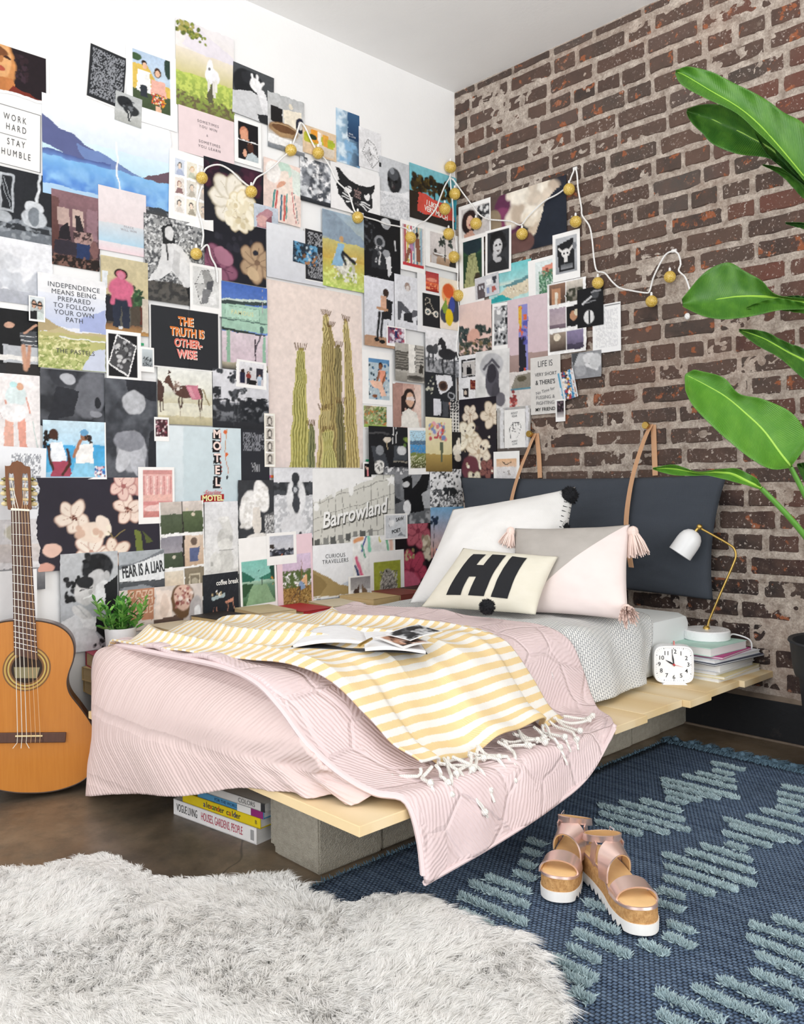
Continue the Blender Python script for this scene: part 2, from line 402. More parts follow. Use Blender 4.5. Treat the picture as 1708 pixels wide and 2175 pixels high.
for col, bx in ((0, BX - 0.1), (1, 0.36)):
    for i in range(9):
        o = bpy.data.objects.new('concrete_block', bme); C.objects.link(o)
        o.location = (bx - (0.004 * i if col == 0 else 0), BY + 0.1 + i * 0.2, 0.111); o.rotation_euler = (0, 0, rr.uniform(-.008, .008))
        tag(o, ('front end block of the row under the open platform edge, standing beside the art books' if i == 0 else ('second', 'third', 'fourth', 'fifth', 'sixth', 'seventh', 'eighth', 'last')[i - 1] + ' block back from the art books, in the row under the open platform edge') if col == 0 else 'grey concrete block under the wall side of the pine platform', 'block', 'concrete blocks carrying the bed')
# ------------------------------------------------------------------ bedding
def normals_of(P):
    du = np.gradient(P, axis=0); dv = np.gradient(P, axis=1); n = np.cross(du, dv)
    return n / (np.linalg.norm(n, axis=-1, keepdims=True) + 1e-12)
def patch(ctrl, nu, nv):
    P = crom(np.asarray(ctrl, float), nu)                      # rows
    return np.swapaxes(crom(np.swapaxes(P, 0, 1), nv), 0, 1)
def metric_uv(P):
    du = np.concatenate([np.zeros((1, P.shape[1])), np.cumsum(np.linalg.norm(np.diff(P, axis=0), axis=-1), 0)])
    dv = np.concatenate([np.zeros((P.shape[0], 1)), np.cumsum(np.linalg.norm(np.diff(P, axis=1), axis=-1), 1)], 1)
    return np.stack([du, dv], -1)
def cloth(name, P, mat, disp=None, thick=0.008, parent=None, up=None):
    uv = metric_uv(P); n = normals_of(P)
    if up is not None and np.sum(n * np.asarray(up)) < 0: n = -n; fl = True
    else: fl = False
    if disp is not None:
        P = P + n * disp(uv[..., 0], uv[..., 1], *np.meshgrid(np.linspace(0, 1, P.shape[0]), np.linspace(0, 1, P.shape[1]), indexing='ij'))[..., None]
    o = grid_mesh(name, P, mat, parent, True, uv, flip=fl)
    if thick:
        md = o.modifiers.new('thickness', 'SOLIDIFY'); md.thickness = thick; md.offset = -1.0
    return o

m_sheet = fabric('white_sheet', '#e9ecec', '#dfe3e4', 300)
m_duvet, t, b = nt('grey_waffle_knit', 0.95, '#d9dbdb', spec=0.1); uv = coords(t, 'UV')
mp_ = N(t, 'ShaderNodeMapping'); mp_.inputs['Rotation'].default_value = (0, 0, 0.5); L(t, uv, mp_.inputs[0])
br = N(t, 'ShaderNodeTexBrick'); br.inputs['Scale'].default_value = 26.0; br.inputs['Mortar Size'].default_value = 0.03; br.inputs['Mortar Smooth'].default_value = 0.7
br.inputs['Brick Width'].default_value = 0.42; br.inputs['Row Height'].default_value = 0.2
br.inputs[1].default_value = (*lin('#e9e9e6'), 1); br.inputs[2].default_value = (*lin('#dfe0df'), 1); br.inputs[3].default_value = (*lin('#8b9097'), 1)
L(t, mp_.outputs[0], br.inputs[0]); L(t, br.outputs[0], b.inputs['Base Color'])
bump(t, b, math_(t, 'SUBTRACT', 1.0, br.outputs[1]), 0.004, 0.7)

def quilt_mat(name, c1, c2, sx, sy, patchwork):
    m, t, b = nt(name, 0.9, c1, spec=0.15); uv = coords(t, 'UV')
    dn = N(t, 'ShaderNodeTexNoise', i_Scale=9.0); L(t, uv, dn.inputs[0])
    mp = N(t, 'ShaderNodeMixRGB', blend_type='ADD'); mp.inputs[0].default_value = 0.03; L(t, uv, mp.inputs[1]); L(t, dn.outputs[1], mp.inputs[2]); v = mp.outputs[0]
    if patchwork:
        vo = N(t, 'ShaderNodeTexVoronoi', feature='F1', distance='CHEBYCHEV', i_Scale=7.0, i_Randomness=0.75); L(t, v, vo.inputs[0])
        ve = N(t, 'ShaderNodeTexVoronoi', feature='DISTANCE_TO_EDGE', i_Scale=7.0, i_Randomness=0.75); L(t, v, ve.inputs[0])
        rot = N(t, 'ShaderNodeVectorRotate', rotation_type='Z_AXIS'); L(t, v, rot.inputs[0])
        sp = N(t, 'ShaderNodeSeparateXYZ'); L(t, vo.outputs[1], sp.inputs[0]); L(t, math_(t, 'MULTIPLY', sp.outputs[0], 6.28), rot.inputs['Angle']); vv = rot.outputs[0]
    else: vv = v
    w1 = N(t, 'ShaderNodeTexWave', bands_direction='X', i_Scale=sx, i_Distortion=1.5, i_Detail=2.0); L(t, vv, w1.inputs[0])
    w2 = N(t, 'ShaderNodeTexWave', bands_direction='Y', i_Scale=sy, i_Distortion=0.6); L(t, v, w2.inputs[0])
    st = ramp(t, w2.outputs[1], [(0.0, 0.0), (0.06, 1.0)])
    h = math_(t, 'ADD', math_(t, 'MULTIPLY', w1.outputs[1], 0.5), math_(t, 'MULTIPLY', st, 1.0))
    if patchwork: h = math_(t, 'ADD', math_(t, 'ADD', math_(t, 'MULTIPLY', w1.outputs[1], 0.22), math_(t, 'MULTIPLY', noise(t, 38, 3, uv), 0.5)), math_(t, 'MULTIPLY', ramp(t, ve.outputs[0], [(0.0, 0.0), (0.05, 1.0)]), 0.8))
    n = noise(t, 5, 4, uv); L(t, mix(t, n, c1, c2), b.inputs['Base Color']); bump(t, b, h, 0.006 if patchwork else 0.004, 0.8 if patchwork else 0.6)
    return m
m_quilt_a = quilt_mat('pink_crinkle_quilt', '#e0cbc6', '#d8c1bd', 22.0, 1.6, False)
m_quilt_b = quilt_mat('pink_patchwork_quilt', '#e4d1d0', '#dcc7c8', 30.0, 2.0, True)
m_throw, t, b = nt('striped_cotton', 0.92, '#f3efe6', spec=0.1); uv = coords(t, 'UV')
su = N(t, 'ShaderNodeSeparateXYZ'); L(t, uv, su.inputs[0])
fr = math_(t, 'FRACT', math_(t, 'MULTIPLY', math_(t, 'ADD', su.outputs[0], math_(t, 'MULTIPLY', noise(t, 160, 2, uv), 0.004)), 27.0))
L(t, mix(t, ramp(t, fr, [(0.0, 0.0), (0.06, 1.0), (0.5, 1.0), (0.56, 0.0)]), '#edeae4', '#e9cf9c'), b.inputs['Base Color'])
w1 = N(t, 'ShaderNodeTexWave', bands_direction='Y', i_Scale=90.0); L(t, uv, w1.inputs[0]); bump(t, b, math_(t, 'ADD', w1.outputs[1], noise(t, 300, 2, uv)), 0.001, 0.5)

# mattress in its fitted sheet
MX0, MX1, MY0, MY1, MZ = 0.28, 1.27, -1.92, -0.15, 0.445
mb = MB().box(((MX0 + MX1) / 2, (MY0 + MY1) / 2, (ZP + MZ) / 2), (MX1 - MX0, MY1 - MY0, MZ - ZP), bev=0.035)
mat_o = mb.build('mattress', m_sheet, None, True)
tag(mat_o, 'slim white sheeted mattress lying on the pine platform', 'mattress')
bpy.context.view_layer.update()

# grey knitted duvet between pillows and quilt
ys = np.linspace(-1.06, -0.36, 5)
ctrl = []
for x, z, y_off in ((0.27, .40, (0, 0, 0, 0, 0)), (0.31, .45, (0, 0, 0, 0, 0)), (0.6, .468, (0,) * 5), (0.95, .470, (0,) * 5), (1.2, .466, (0, 0, 0, 0, -.03)),
                    (1.275, .44, (0, 0, 0, -.02, -.06)), (1.30, .35, (0, 0, 0, -.05, -.12)), (1.315, .262, (0, 0, 0, -.08, -.2))):
    ctrl.append([(x + (0.02 if z < .4 and j < 3 else 0), ys[j] + y_off[j], z) for j in range(5)])
P = patch(ctrl, 90, 70)
def dd(u, v, a, b): return 0.022 * (fbm(u * 7, v * 5, 21, 3) - 0.35) + 0.012 * np.sin(v * 26 + 4 * fbm(u * 3, v * 3, 4)) * np.clip((a - .45) * 3, 0, 1)
o = cloth('duvet', P, m_duvet, dd, 0.012, up=(0, 0, 1)); tag(o, 'pale grey woven duvet cover spread in front of the pillows and down the bed side', 'duvet')
mb = MB().sphere(onx(1361, 1440, 1.30), (0.008, 0.008, 0.008), 10, 6).build('button', flat('#8d9196', 0.3), o, True)

# lower quilt: over the foot of the mattress, hanging in front of the platform
A = []
xs = [0.30, 0.42, 0.62, 0.85, 1.10, 1.34]
hem = [(0.315, -1.972, .006), (0.40, -2.0, .035), (0.66, -1.995, .10), (0.92, -1.985, .165), (1.17, -1.975, .238), (1.46, -1.865, .268)]
mid = [(0.20, -1.888, .17), (0.40, -2.0, .21), (0.64, -2.0, .25), (0.88, -1.99, .285), (1.13, -1.985, .315), (1.41, -1.91, .305)]
for i, x in enumerate(xs):
    h, m2 = np.array(hem[i]), np.array(mid[i])
    sh = np.array((x - (0.05 if i == 0 else 0), (-1.955 if i else -1.92) - (0.01 if 0 < i < 5 else 0), 0.405 if i < 5 else .375))
    A.append([(x, -1.55, .468), (x, -1.82, .47), (x, -1.91, .458), sh, (sh + m2) / 2 + np.array((0, -.012, 0)), m2, (m2 + h) / 2 + np.array((0, -.004, 0)), h])
A[5][0] = (1.24, -1.55, .44); A[5][1] = (1.25, -1.82, .45); A[5][2] = (1.275, -1.93, .435)
A[0] = [(np.array(p) + np.array(((0.0, 0.03, -0.02)))) if k < 3 else p for k, p in enumerate(A[0])]
P = patch(A, 120, 100)
def dd(u, v, a, b): return 0.008 * (fbm(u * 5, v * 2.2, 31, 3) - 0.5) * 2 * np.clip(b * 2, 0, 1) + 0.0014 * np.sin(u * 130 + 5 * fbm(u * 4, v * 4, 8)) * (0.3 + 0.7 * vnoise(u * 6, v * 6, 5)) + 0.010 * np.sin(u * 12 + 1) * np.clip(b - .6, 0, 1) * 2 + 0.018 * np.clip(a - .8, 0, 1) * 5 * np.clip(b - .5, 0, 1) * 2 * (np.sin(u * 55 + v * 20) + .6)
o = cloth('quilt', P, m_quilt_a, dd, 0.012, up=(0, -0.6, 0.4)); tag(o, 'pale pink crinkled quilt hanging over the foot of the bed above the art books', 'quilt')
# upper quilt: across the bed, down the open side and over the plank ends
st = [  # (front, quarter, middle, three-quarter, back) for each station across the bed
    [(.30, -1.885, .43), (.29, -1.65, .437), (.29, -1.4, .437), (.29, -1.15, .437), (.28, -.95, .437)],
    [(.45, -1.925, .456), (.45, -1.65, .462), (.45, -1.35, .462), (.42, -1.05, .464), (.36, -.95, .464)],
    [(.72, -1.94, .470), (.72, -1.65, .474), (.70, -1.3, .474), (.68, -1.08, .478), (.62, -.97, .476)],
    [(1.02, -1.955, .485), (1.02, -1.65, .482), (1.0, -1.3, .482), (.98, -1.08, .484), (.92, -.97, .484)],
    [(1.18, -1.965, .475), (1.2, -1.65, .482), (1.2, -1.3, .482), (1.2, -1.05, .485), (1.18, -.95, .485)],
    [(1.275, -1.965, .435), (1.29, -1.65, .445), (1.29, -1.3, .452), (1.285, -1.05, .455), (1.28, -.93, .455)],
    [(1.345, -1.945, .365), (1.335, -1.65, .365), (1.33, -1.3, .365), (1.32, -1.05, .37), (1.315, -.91, .375)],
    [(1.41, -1.91, .31), (1.385, -1.65, .292), (1.365, -1.3, .285), (1.35, -1.06, .285), (1.335, -.89, .285)],
    [(1.465, -1.865, .272), (1.45, -1.62, .263), (1.43, -1.3, .26), (1.41, -1.08, .26), (1.38, -.92, .26)],
    [(1.522, -1.83, .262), (1.52, -1.6, .262), (1.515, -1.33, .26), (1.495, -1.12, .259), (1.455, -.97, .259)],
    [(1.545, -1.815, .19), (1.545, -1.59, .20), (1.54, -1.36, .21), (1.525, -1.18, .235), (1.50, -1.02, .26)],
    [(1.55, -1.805, .095), (1.55, -1.585, .112), (1.55, -1.38, .138), (1.545, -1.21, .175), (1.527, -1.05, .266)]]
P = patch(st, 150, 120)
def dd(u, v, a, b):
    top = np.clip(1 - np.abs(a - .2) * 4, 0, 1)
    return 0.004 + 0.007 * (fbm(u * 6, v * 5, 41, 3) - 0.4) + 0.035 * np.clip(b - .5, 0, 1) * 2 * np.clip(1.3 - a * 1.8, 0, 1) * np.clip(fbm(u * 6 + 2, v * 5, 6, 3) - .3, 0, 1) + 0.004 * np.sin(v * 30 + 5 * fbm(u * 3, v * 3, 9)) * np.clip(a - .5, 0, 1) * 2 + 0.014 * np.exp(-((b - 0.02) / 0.05) ** 2) * (1 + .5 * np.sin(u * 22)) * np.clip(1.4 - a * 2, 0, 1)
upq = cloth('quilt', P, m_quilt_b, dd, 0.010, up=(0.3, 0, 1)); tag(upq, 'pale pink patchwork-stitched quilt under the striped throw, one corner hanging past the planks', 'quilt')
# rolled hem along the front edge
n_ = normals_of(P); e = P[:, 0] + 0.004 * np.array([0, 0, 1.0])
MB().tube(e[::3], 0.0075, 6).build('hem', m_quilt_b, upq, True)
MB().tube(P[-1][::3] , 0.006, 6).build('hem', m_quilt_b, upq, True)

# striped throw
th = [
    [(.305, -1.90, .425), (.30, -1.78, .435), (.295, -1.62, .442), (.29, -1.48, .442), (.285, -1.32, .44)],
    [(.40, -1.925, .468), (.40, -1.80, .475), (.39, -1.64, .475), (.385, -1.48, .474), (.37, -1.32, .472)],
    [(.62, -1.935, .482), (.61, -1.80, .486), (.60, -1.62, .486), (.59, -1.46, .484), (.56, -1.28, .482)],
    [(.86, -1.925, .490), (.86, -1.77, .496), (.85, -1.60, .495), (.84, -1.45, .494), (.83, -1.28, .494)],
    [(1.08, -1.90, .498), (1.08, -1.74, .505), (1.07, -1.58, .502), (1.07, -1.42, .502), (1.06, -1.25, .503)],
    [(1.21, -1.87, .492), (1.22, -1.71, .502), (1.22, -1.56, .499), (1.22, -1.40, .502), (1.21, -1.23, .503)],
    [(1.295, -1.84, .46), (1.305, -1.68, .465), (1.31, -1.54, .465), (1.30, -1.37, .47), (1.295, -1.21, .475)],
    [(1.355, -1.80, .392), (1.36, -1.66, .392), (1.362, -1.52, .39), (1.352, -1.34, .395), (1.345, -1.18, .40)],
    [(1.405, -1.765, .325), (1.41, -1.63, .325), (1.405, -1.50, .325), (1.395, -1.32, .325), (1.385, -1.15, .32)],
    [(1.455, -1.73, .288), (1.455, -1.605, .288), (1.445, -1.48, .288), (1.435, -1.30, .29), (1.42, -1.125, .285)]]
P = patch(th, 150, 190)
def dd(u, v, a, b):
    dn = np.clip((a - .5) * 2.2, 0, 1); up_ = np.clip((.75 - a) * 2, 0, 1)
    w = 3.2 * fbm(u * 2.2, v * 2.2, 61, 2)
    f1 = np.sin(v * 24 + w * 2.4 + u * 2.0); f2 = np.sin(v * 41 + w * 3 + 1.0 - u * 3)
    s = (0.010 + 0.012 * np.clip(a * 2.2, 0, 1)) * up_ * (1 - 2 * np.abs(np.sin(v * 13 + w * 1.6 + u * 1.2)) ** .7 + .55 + 0.35 * f2) + dn * (0.024 * np.tanh(5 * np.sin(b * 9.0 + 1.0 + .9 * a)) + 0.006 * f2)
    return s + 0.008 + 0.004 * (fbm(u * 14, v * 14, 3, 3) - .5)
th_o = cloth('throw_blanket', P, m_throw, dd, 0.005, up=(0.3, 0, 1)); tag(th_o, 'yellow and white striped throw with knotted fringe lying across the pink quilt', 'blanket')
dg = normals_of(P); dg = dg if dg[..., 2].sum() > 0 else -dg
end = P[-1] + dg[-1] * 0.006
m_cord, t, b = nt('cotton_cord', 0.95, '#efece6', spec=0.1); w1 = N(t, 'ShaderNodeTexWave', bands_direction='DIAGONAL', i_Scale=90.0); L(t, position(t), w1.inputs[0]); bump(t, b, w1.outputs[1], 0.002, 0.8)
rt = random.Random(3)
for i in range(26):
    s = end[int((i + .5) / 26 * 189)]; ln = rt.uniform(.07, .11); a = rt.uniform(-1.1, 1.3)
    if i == 0: a = -1.9
    d = np.array((math.cos(a) , math.sin(a), 0)); pts = []
    for k in range(9):
        q = k / 8; r = s + d * ln * q + np.array((0.012 * math.sin(q * 5 + i), 0.02 * math.sin(q * 3 + i * 2), 0))
        zt = 0.277 if r[0] < 1.515 else 0.277 - (r[0] - 1.515) * 2.0
        if r[0] > 1.545: r[0] = 1.556 + (r[0] - 1.545) * 0.2
        r[2] = s[2] * (1 - min(q * 3, 1)) + zt * min(q * 3, 1); pts.append(r)
    mb = MB(); mb.tube(pts, [0.0042] * 7 + [0.0036, 0.003], 6); mb.sphere(pts[-2], 0.0085, 8, 6, jit=.2)
    mb.build('fringe_cord', m_cord, th_o, True)

# ------------------------------------------------------------------ pillows
def pillow(name, corners, thick, mat, nrm, parent=None, pinch=0.06, n=44, pw=0.55, disp=0.004, seed=1, colf=None):
    """corners: top-left, top-right, bottom-right, bottom-left (3D)"""
    tl, tr, br_, bl = [np.asarray(c, float) for c in corners]; nrm = np.asarray(nrm, float); nrm /= np.linalg.norm(nrm)
    u = np.linspace(-1, 1, n); U, V = np.meshgrid(u, u, indexing='ij')
    U2 = np.sign(U) * np.abs(U) ** .85; V2 = np.sign(V) * np.abs(V) ** .85
    Us = U2 * (1 - pinch * (1 - V2 ** 2) * np.abs(U2) ** 3); Vs = V2 * (1 - pinch * (1 - U2 ** 2) * np.abs(V2) ** 3)
    a = (Us + 1) / 2; bq = (Vs + 1) / 2
    B = (bl * ((1 - a) * (1 - bq))[..., None] + br_ * (a * (1 - bq))[..., None] + tr * (a * bq)[..., None] + tl * ((1 - a) * bq)[..., None])
    T = np.clip((1 - U2 ** 2) * (1 - V2 ** 2), 0, None) ** pw
    wr = disp * (fbm(U * 3 + 7, V * 3, seed, 4) - .5) * 2 * np.clip(T * 3, 0, 1)
    F = B + nrm * (thick / 2 * T + wr)[..., None]; K = B - nrm * (thick / 2 * T)[..., None]
    uvg = np.stack([a, bq], -1)
    nu = n; fF = grid_faces(n, n); vs = np.concatenate([F.reshape(-1, 3), K.reshape(-1, 3)])
    fs = np.concatenate([fF, fF[:, ::-1] + n * n])
    o = mesh(name, vs, fs, mat, parent, True, np.concatenate([uvg.reshape(-1, 2)] * 2))
    me = o.data; bm = bmesh.new(); bm.from_mesh(me); bmesh.ops.remove_doubles(bm, verts=bm.verts, dist=1e-5); bmesh.ops.recalc_face_normals(bm, faces=bm.faces); bm.to_mesh(me); bm.free(); me.shade_smooth()
    return o, F
def lean_plane(bl, br_, deg):
    e = (br_ - bl); e[2] = 0; e /= np.linalg.norm(e); back = np.array([-e[1], e[0], 0]); 
    upv = ZV * math.cos(math.radians(deg)) + back * math.sin(math.radians(deg)); n = np.cross(e, upv)
    if np.dot(n, CAM - bl) < 0: n = -n
    return n
def fluff(mb, c, r, n, ln, seed=0):
    q = random.Random(seed)
    for i in range(n):
        z = q.uniform(-1, 1); a = q.uniform(0, 6.283); s = math.sqrt(1 - z * z); d = np.array((s * math.cos(a), s * math.sin(a), z)); w = np.cross(d, (0.3, 0.5, 0.8)); w /= np.linalg.norm(w); w2 = np.cross(d, w)
        p = c + d * r * .8; tip = c + d * (r + ln * q.uniform(.4, 1)) + w * ln * q.uniform(-.3, .3)
        k = 0.0016; mb.add([p + w * k, p - w * k * .5 + w2 * k, p - w * k * .5 - w2 * k, tip], [(0, 1, 3), (1, 2, 3), (2, 0, 3)])
def pompom(parent, c, r, mat, seed):
    mb = MB().sphere(c, r * .93, 16, 10, jit=.1); fluff(mb, np.asarray(c), r, 420, r * .22, seed); return mb.build('pompom', mat, parent)
m_black = flat('#121318', 0.95)
m_cream = fabric('cream_cotton', '#efeadb', '#e8e2cf', 500)
m_white_p = fabric('white_linen', '#eeecea', '#e4e2df', 420)
# back pillow
bl, br_ = onz(868, 1282, .485), np.array((1.03, -.60, .485))
n_ = lean_plane(bl.copy(), br_.copy(), 26)
back, F = pillow('pillow', (hit(962, 1082, bl, n_), hit(1222, 1034, bl, n_), br_, bl), 0.17, m_white_p, n_, seed=2, pinch=.05, disp=.007)
tag(back, 'large white pillow with black pompoms leaning on the blue headboard cushion', 'pillow')
pompom(back, hit(1211, 1055, bl, n_) + n_ * .01, 0.033, m_black, 1); pompom(back, hit(1193, 1122, bl, n_) - n_ * .0, 0.030, m_black, 2)
pompom(back, hit(1157, 1058, bl, n_) - n_ * .07, 0.026, m_black, 3)
mb = MB()
for i in range(9):
    q = F[-1][20 + i * 2]; q2 = F[-4][20 + i * 2]; mb.tube([q + n_ * .003, q2 + n_ * .004], 0.0013, 4)
mb.build('blanket_stitch', m_black, back)
# grey and blush pillow
m_split, t, b = nt('grey_blush_velvet', 0.85, '#c7c2bc', spec=0.2); uv = coords(t, 'UV'); s_ = N(t, 'ShaderNodeSeparateXYZ'); L(t, uv, s_.inputs[0])
dg_ = math_(t, 'SUBTRACT', s_.outputs[1], math_(t, 'ADD', math_(t, 'MULTIPLY', s_.outputs[0], 1.12), -0.10)); n = noise(t, 7, 4, uv)
c = mix(t, ramp(t, math_(t, 'ADD', dg_, 0.5), [(0.498, 0.0), (0.502, 1.0)]), mix(t, n, '#ecdfdb', '#e5d6d2'), mix(t, n, '#bdb7b1', '#a8a29c')); L(t, c, b.inputs['Base Color'])
bump(t, b, noise(t, 400, 2, uv), 0.001, .4)
bl, br_ = onz(1080, 1300, .478), onz(1336, 1318, .478); n_ = lean_plane(bl.copy(), br_.copy(), 24)
gp_, F = pillow('pillow', (hit(1093, 1122, bl, n_), hit(1338, 1114, bl, n_), br_, bl), 0.13, m_split, n_, seed=4, pinch=.05, disp=.005)
tag(gp_, 'square pillow split diagonally into grey and blush halves with blush corner tassels', 'pillow')
m_tass = flat('#f0d9cf', 0.95)
def tassel(parent, c, d, ln, r, seed, mat=None):
    q = random.Random(seed); d = np.asarray(d, float); d /= np.linalg.norm(d); mb = MB(); w = np.cross(d, (0.2, .9, .3)); w /= np.linalg.norm(w); w2 = np.cross(d, w)
    mb.sphere(c, (r * .55, r * .55, r * .6), 10, 7, jit=.1)
    for i in range(90):
        a = q.uniform(0, 6.28); rr_ = r * math.sqrt(q.random()); off = (w * math.cos(a) + w2 * math.sin(a)); sag = np.array((0, 0, -.15 * ln * q.random()))
        mb.tube([c + off * rr_ * .35, c + d * ln * .5 + off * rr_ * .8, c + d * ln * q.uniform(.85, 1.05) + off * rr_ * 1.15 + sag], [0.0022, 0.0024, 0.0016], 4, False)
    return mb.build('tassel', mat or m_tass, parent, fix=False)
tassel(gp_, hit(1345, 1130, bl, n_), (0.25, 0.05, -1), .075, .034, 1)
tassel(gp_, hit(1098, 1128, bl, n_) + np.array((-.004, -.03, -.0)), (-.25, -.15, -1), .05, .028, 2)
tassel(gp_, hit(1336, 1302, bl, n_) + np.array((.0, -.012, .012)), (0.55, -.75, -.16), .07, .03, 3)
# HI pillow
bl, br_ = onz(893, 1290, .492), onz(1138, 1306, .492); n_ = lean_plane(bl.copy(), br_.copy(), 30)
tl, tr = hit(984, 1164, bl, n_), hit(1186, 1182, bl, n_)
hi, F = pillow('pillow', (tl, tr, br_, bl), 0.12, m_cream, n_, seed=6, pinch=.05, disp=.004)
tag(hi, 'small cream pillow reading HI in bold black letters with a black pompom', 'pillow')
hc = (tl + tr + br_ + bl) / 4
def on_pillow(F, a, b, off):
    n = F.shape[0]; ua = (a * 2 - 1); ub = (b * 2 - 1)
    u = np.sign(ua) * abs(ua) ** (1 / .85); v = np.sign(ub) * abs(ub) ** (1 / .85)
    x = (u + 1) / 2 * (n - 1); y = (v + 1) / 2 * (n - 1); i, j = int(min(x, n - 2)), int(min(y, n - 2)); fx, fy = x - i, y - j
    p = F[i, j] * (1 - fx) * (1 - fy) + F[i + 1, j] * fx * (1 - fy) + F[i, j + 1] * (1 - fx) * fy + F[i + 1, j + 1] * fx * fy
    return p + off
def pillow_letter(rects):
    mb = MB()
    for (a0, b0, a1, b1) in rects:
        nA, nB = max(3, int((a1 - a0) * 40)), max(3, int((b1 - b0) * 40))
        G = np.array([[on_pillow(F, a0 + (a1 - a0) * i / nA, b0 + (b1 - b0) * j / nB, n_ * .0022) for j in range(nB + 1)] for i in range(nA + 1)])
        mb.add(G.reshape(-1, 3), grid_faces(nA + 1, nB + 1))
    return mb.build('lettering', flat('#1b1c20', .9), hi, True)
pillow_letter([(.21, .16, .35, .86), (.42, .16, .56, .86), (.34, .44, .43, .64)]); pillow_letter([(.62, .16, .76, .86)])
pompom(hi, onz(1048, 1304, .505) + n_ * .058, 0.0245, m_black, 5)
# ------------------------------------------------------------------ blue headboard cushion and leather straps
m_navy = fabric('slate_blue_canvas', '#494e56', '#42474f', 600)
ph = np.array((0, -0.085, 0)); ny = np.array((0, -1.0, 0))
hc_ = [ony(978, 1014, -.085), ony(1545, 1008, -.085), ony(1515, 1275, -.085), ony(984, 1222, -.085)]
bol, F = pillow('headboard_cushion', hc_, 0.13, m_navy, ny, seed=9, pinch=.045, n=60, pw=.45, disp=.005)
tag(bol, 'long slate blue cushion hung on leather straps as a headboard', 'cushion')
m_leather, t, b = nt('tan_leather', 0.6, '#d9ab84'); L(t, mix(t, noise(t, 30, 4, position(t)), '#dcae88', '#cf9f78'), b.inputs['Base Color'])
m_brass, t, b = nt('brushed_brass', 0.35, '#cfae62', 1.0); L(t, ramp(t, noise(t, 90, 3, position(t)), [(0.3, .3), (.7, .42)]), b.inputs['Roughness'])
for lab, kx, fr_, bk in (('leather strap on a brass knob beside the pinned posters', (1133, 922), ((1136, 921), (1122, 955), (1104, 1000), (1088, 1055), (1080, 1110)), ((1140, 921), (1145, 970), (1147, 1015))),
                    ('leather strap on a brass knob on bare brick above the desk lamp', (1380, 904), ((1383, 902), (1368, 935), (1347, 1000), (1335, 1060), (1330, 1115), (1334, 1160), (1341, 1205)), ((1388, 902), (1390, 960), (1392, 1010)))):
    k0 = ony(kx[0], kx[1], -0.012)
    s_o = empty('leather_strap', k0, lab, 'strap', 'straps holding the headboard cushion')
    ws = [-.035, -.06, -.11, -.155, -.165, -.165, -.15][:len(fr_)]; ws[0] = -.022
    pts = crom(np.array([ony(x, y, w_) for (x, y), w_ in zip(fr_, ws)]), 24)
    MB().ribbon(pts, (1, -.3, .3), .024, .003).build('front_band', m_leather, s_o)
    pts = crom(np.array([ony(x, y, w_) for (x, y), w_ in zip(bk, (-.018, -.018, -.02))]), 8)
    MB().ribbon(pts, (1, 0, 0), .022, .003).build('back_band', m_leather, s_o)
    ax = (np.array((1., 0, 0)), np.array((0, 0, 1.)), np.array((0, -1., 0)))
    MB().lathe(k0 , [(.006, 0), (.006, .02), (.0135, .022), (.0145, .026), (.0145, .034), (.013, .036)], 20, ax).build('knob', m_brass, s_o, True)
# ------------------------------------------------------------------ flat-woven rug with tufted stripes
RX0, RX1, RY0, RY1, RZ = 1.25, 3.3, -3.2, -0.318, 0.008
m_rug, t, b = nt('blue_flatweave', 0.95, '#3f4d68', spec=0.1); p = position(t)
mp = N(t, 'ShaderNodeMapping'); mp.inputs['Scale'].default_value = (62, 112, 1); L(t, p, mp.inputs[0])
br = N(t, 'ShaderNodeTexBrick'); br.inputs['Scale'].default_value = 1.0; br.inputs['Brick Width'].default_value = 0.7; br.inputs['Row Height'].default_value = 1.0
br.inputs['Mortar Size'].default_value = 0.16; br.inputs['Mortar Smooth'].default_value = 1.0; br.inputs['Bias'].default_value = -0.1
br.inputs[1].default_value = (*lin('#667a94'), 1); br.inputs[2].default_value = (*lin('#4b5d78'), 1); br.inputs[3].default_value = (*lin('#252c3b'), 1)
L(t, mp.outputs[0], br.inputs[0]); n1 = noise(t, 5, 5, p, 0.6)
mq = N(t, 'ShaderNodeMapping'); mq.inputs['Scale'].default_value = (3, 60, 1); L(t, p, mq.inputs[0]); n2 = noise(t, 1, 3, mq.outputs[0])
c = mix(t, 1.0, br.outputs[0], ramp(t, n1, [(0.3, 0.72), (0.7, 1.05)]), 'MULTIPLY'); c = mix(t, ramp(t, n2, [(0.4, 0.0), (0.7, 0.5)]), c, '#74879d')
L(t, c, b.inputs['Base Color']); bump(t, b, math_(t, 'SUBTRACT', 1.0, br.outputs[1]), 0.005, 0.9)
rug = empty('rug', ((RX0 + RX1) / 2, (RY0 + RY1) / 2, 0), 'indigo flat-woven rug with raised pale blue tufted stripes and knotted fringe', 'rug')
gx = np.linspace(RX0, RX1, 60); gy = np.linspace(RY0, RY1, 80); GX, GY = np.meshgrid(gx, gy, indexing='ij')
P = np.stack([GX, GY, RZ + 0.003 * fbm(GX * 6, GY * 6, 2, 2)], -1)
wv = grid_mesh('weave', P, m_rug, rug, True, np.stack([GX, GY], -1)); md = wv.modifiers.new('thickness', 'SOLIDIFY'); md.thickness = 0.007; md.offset = -1
m_tuft, t, b = nt('pale_blue_pile', 0.95, '#7f98a6', spec=0.1); oi = N(t, 'ShaderNodeObjectInfo')
L(t, mix(t, noise(t, 60, 4, position(t), 0.7), ramp(t, oi.outputs['Random'], [(0, '#829aa4'), (1, '#90a8af')]), '#bccccd'), b.inputs['Base Color'])
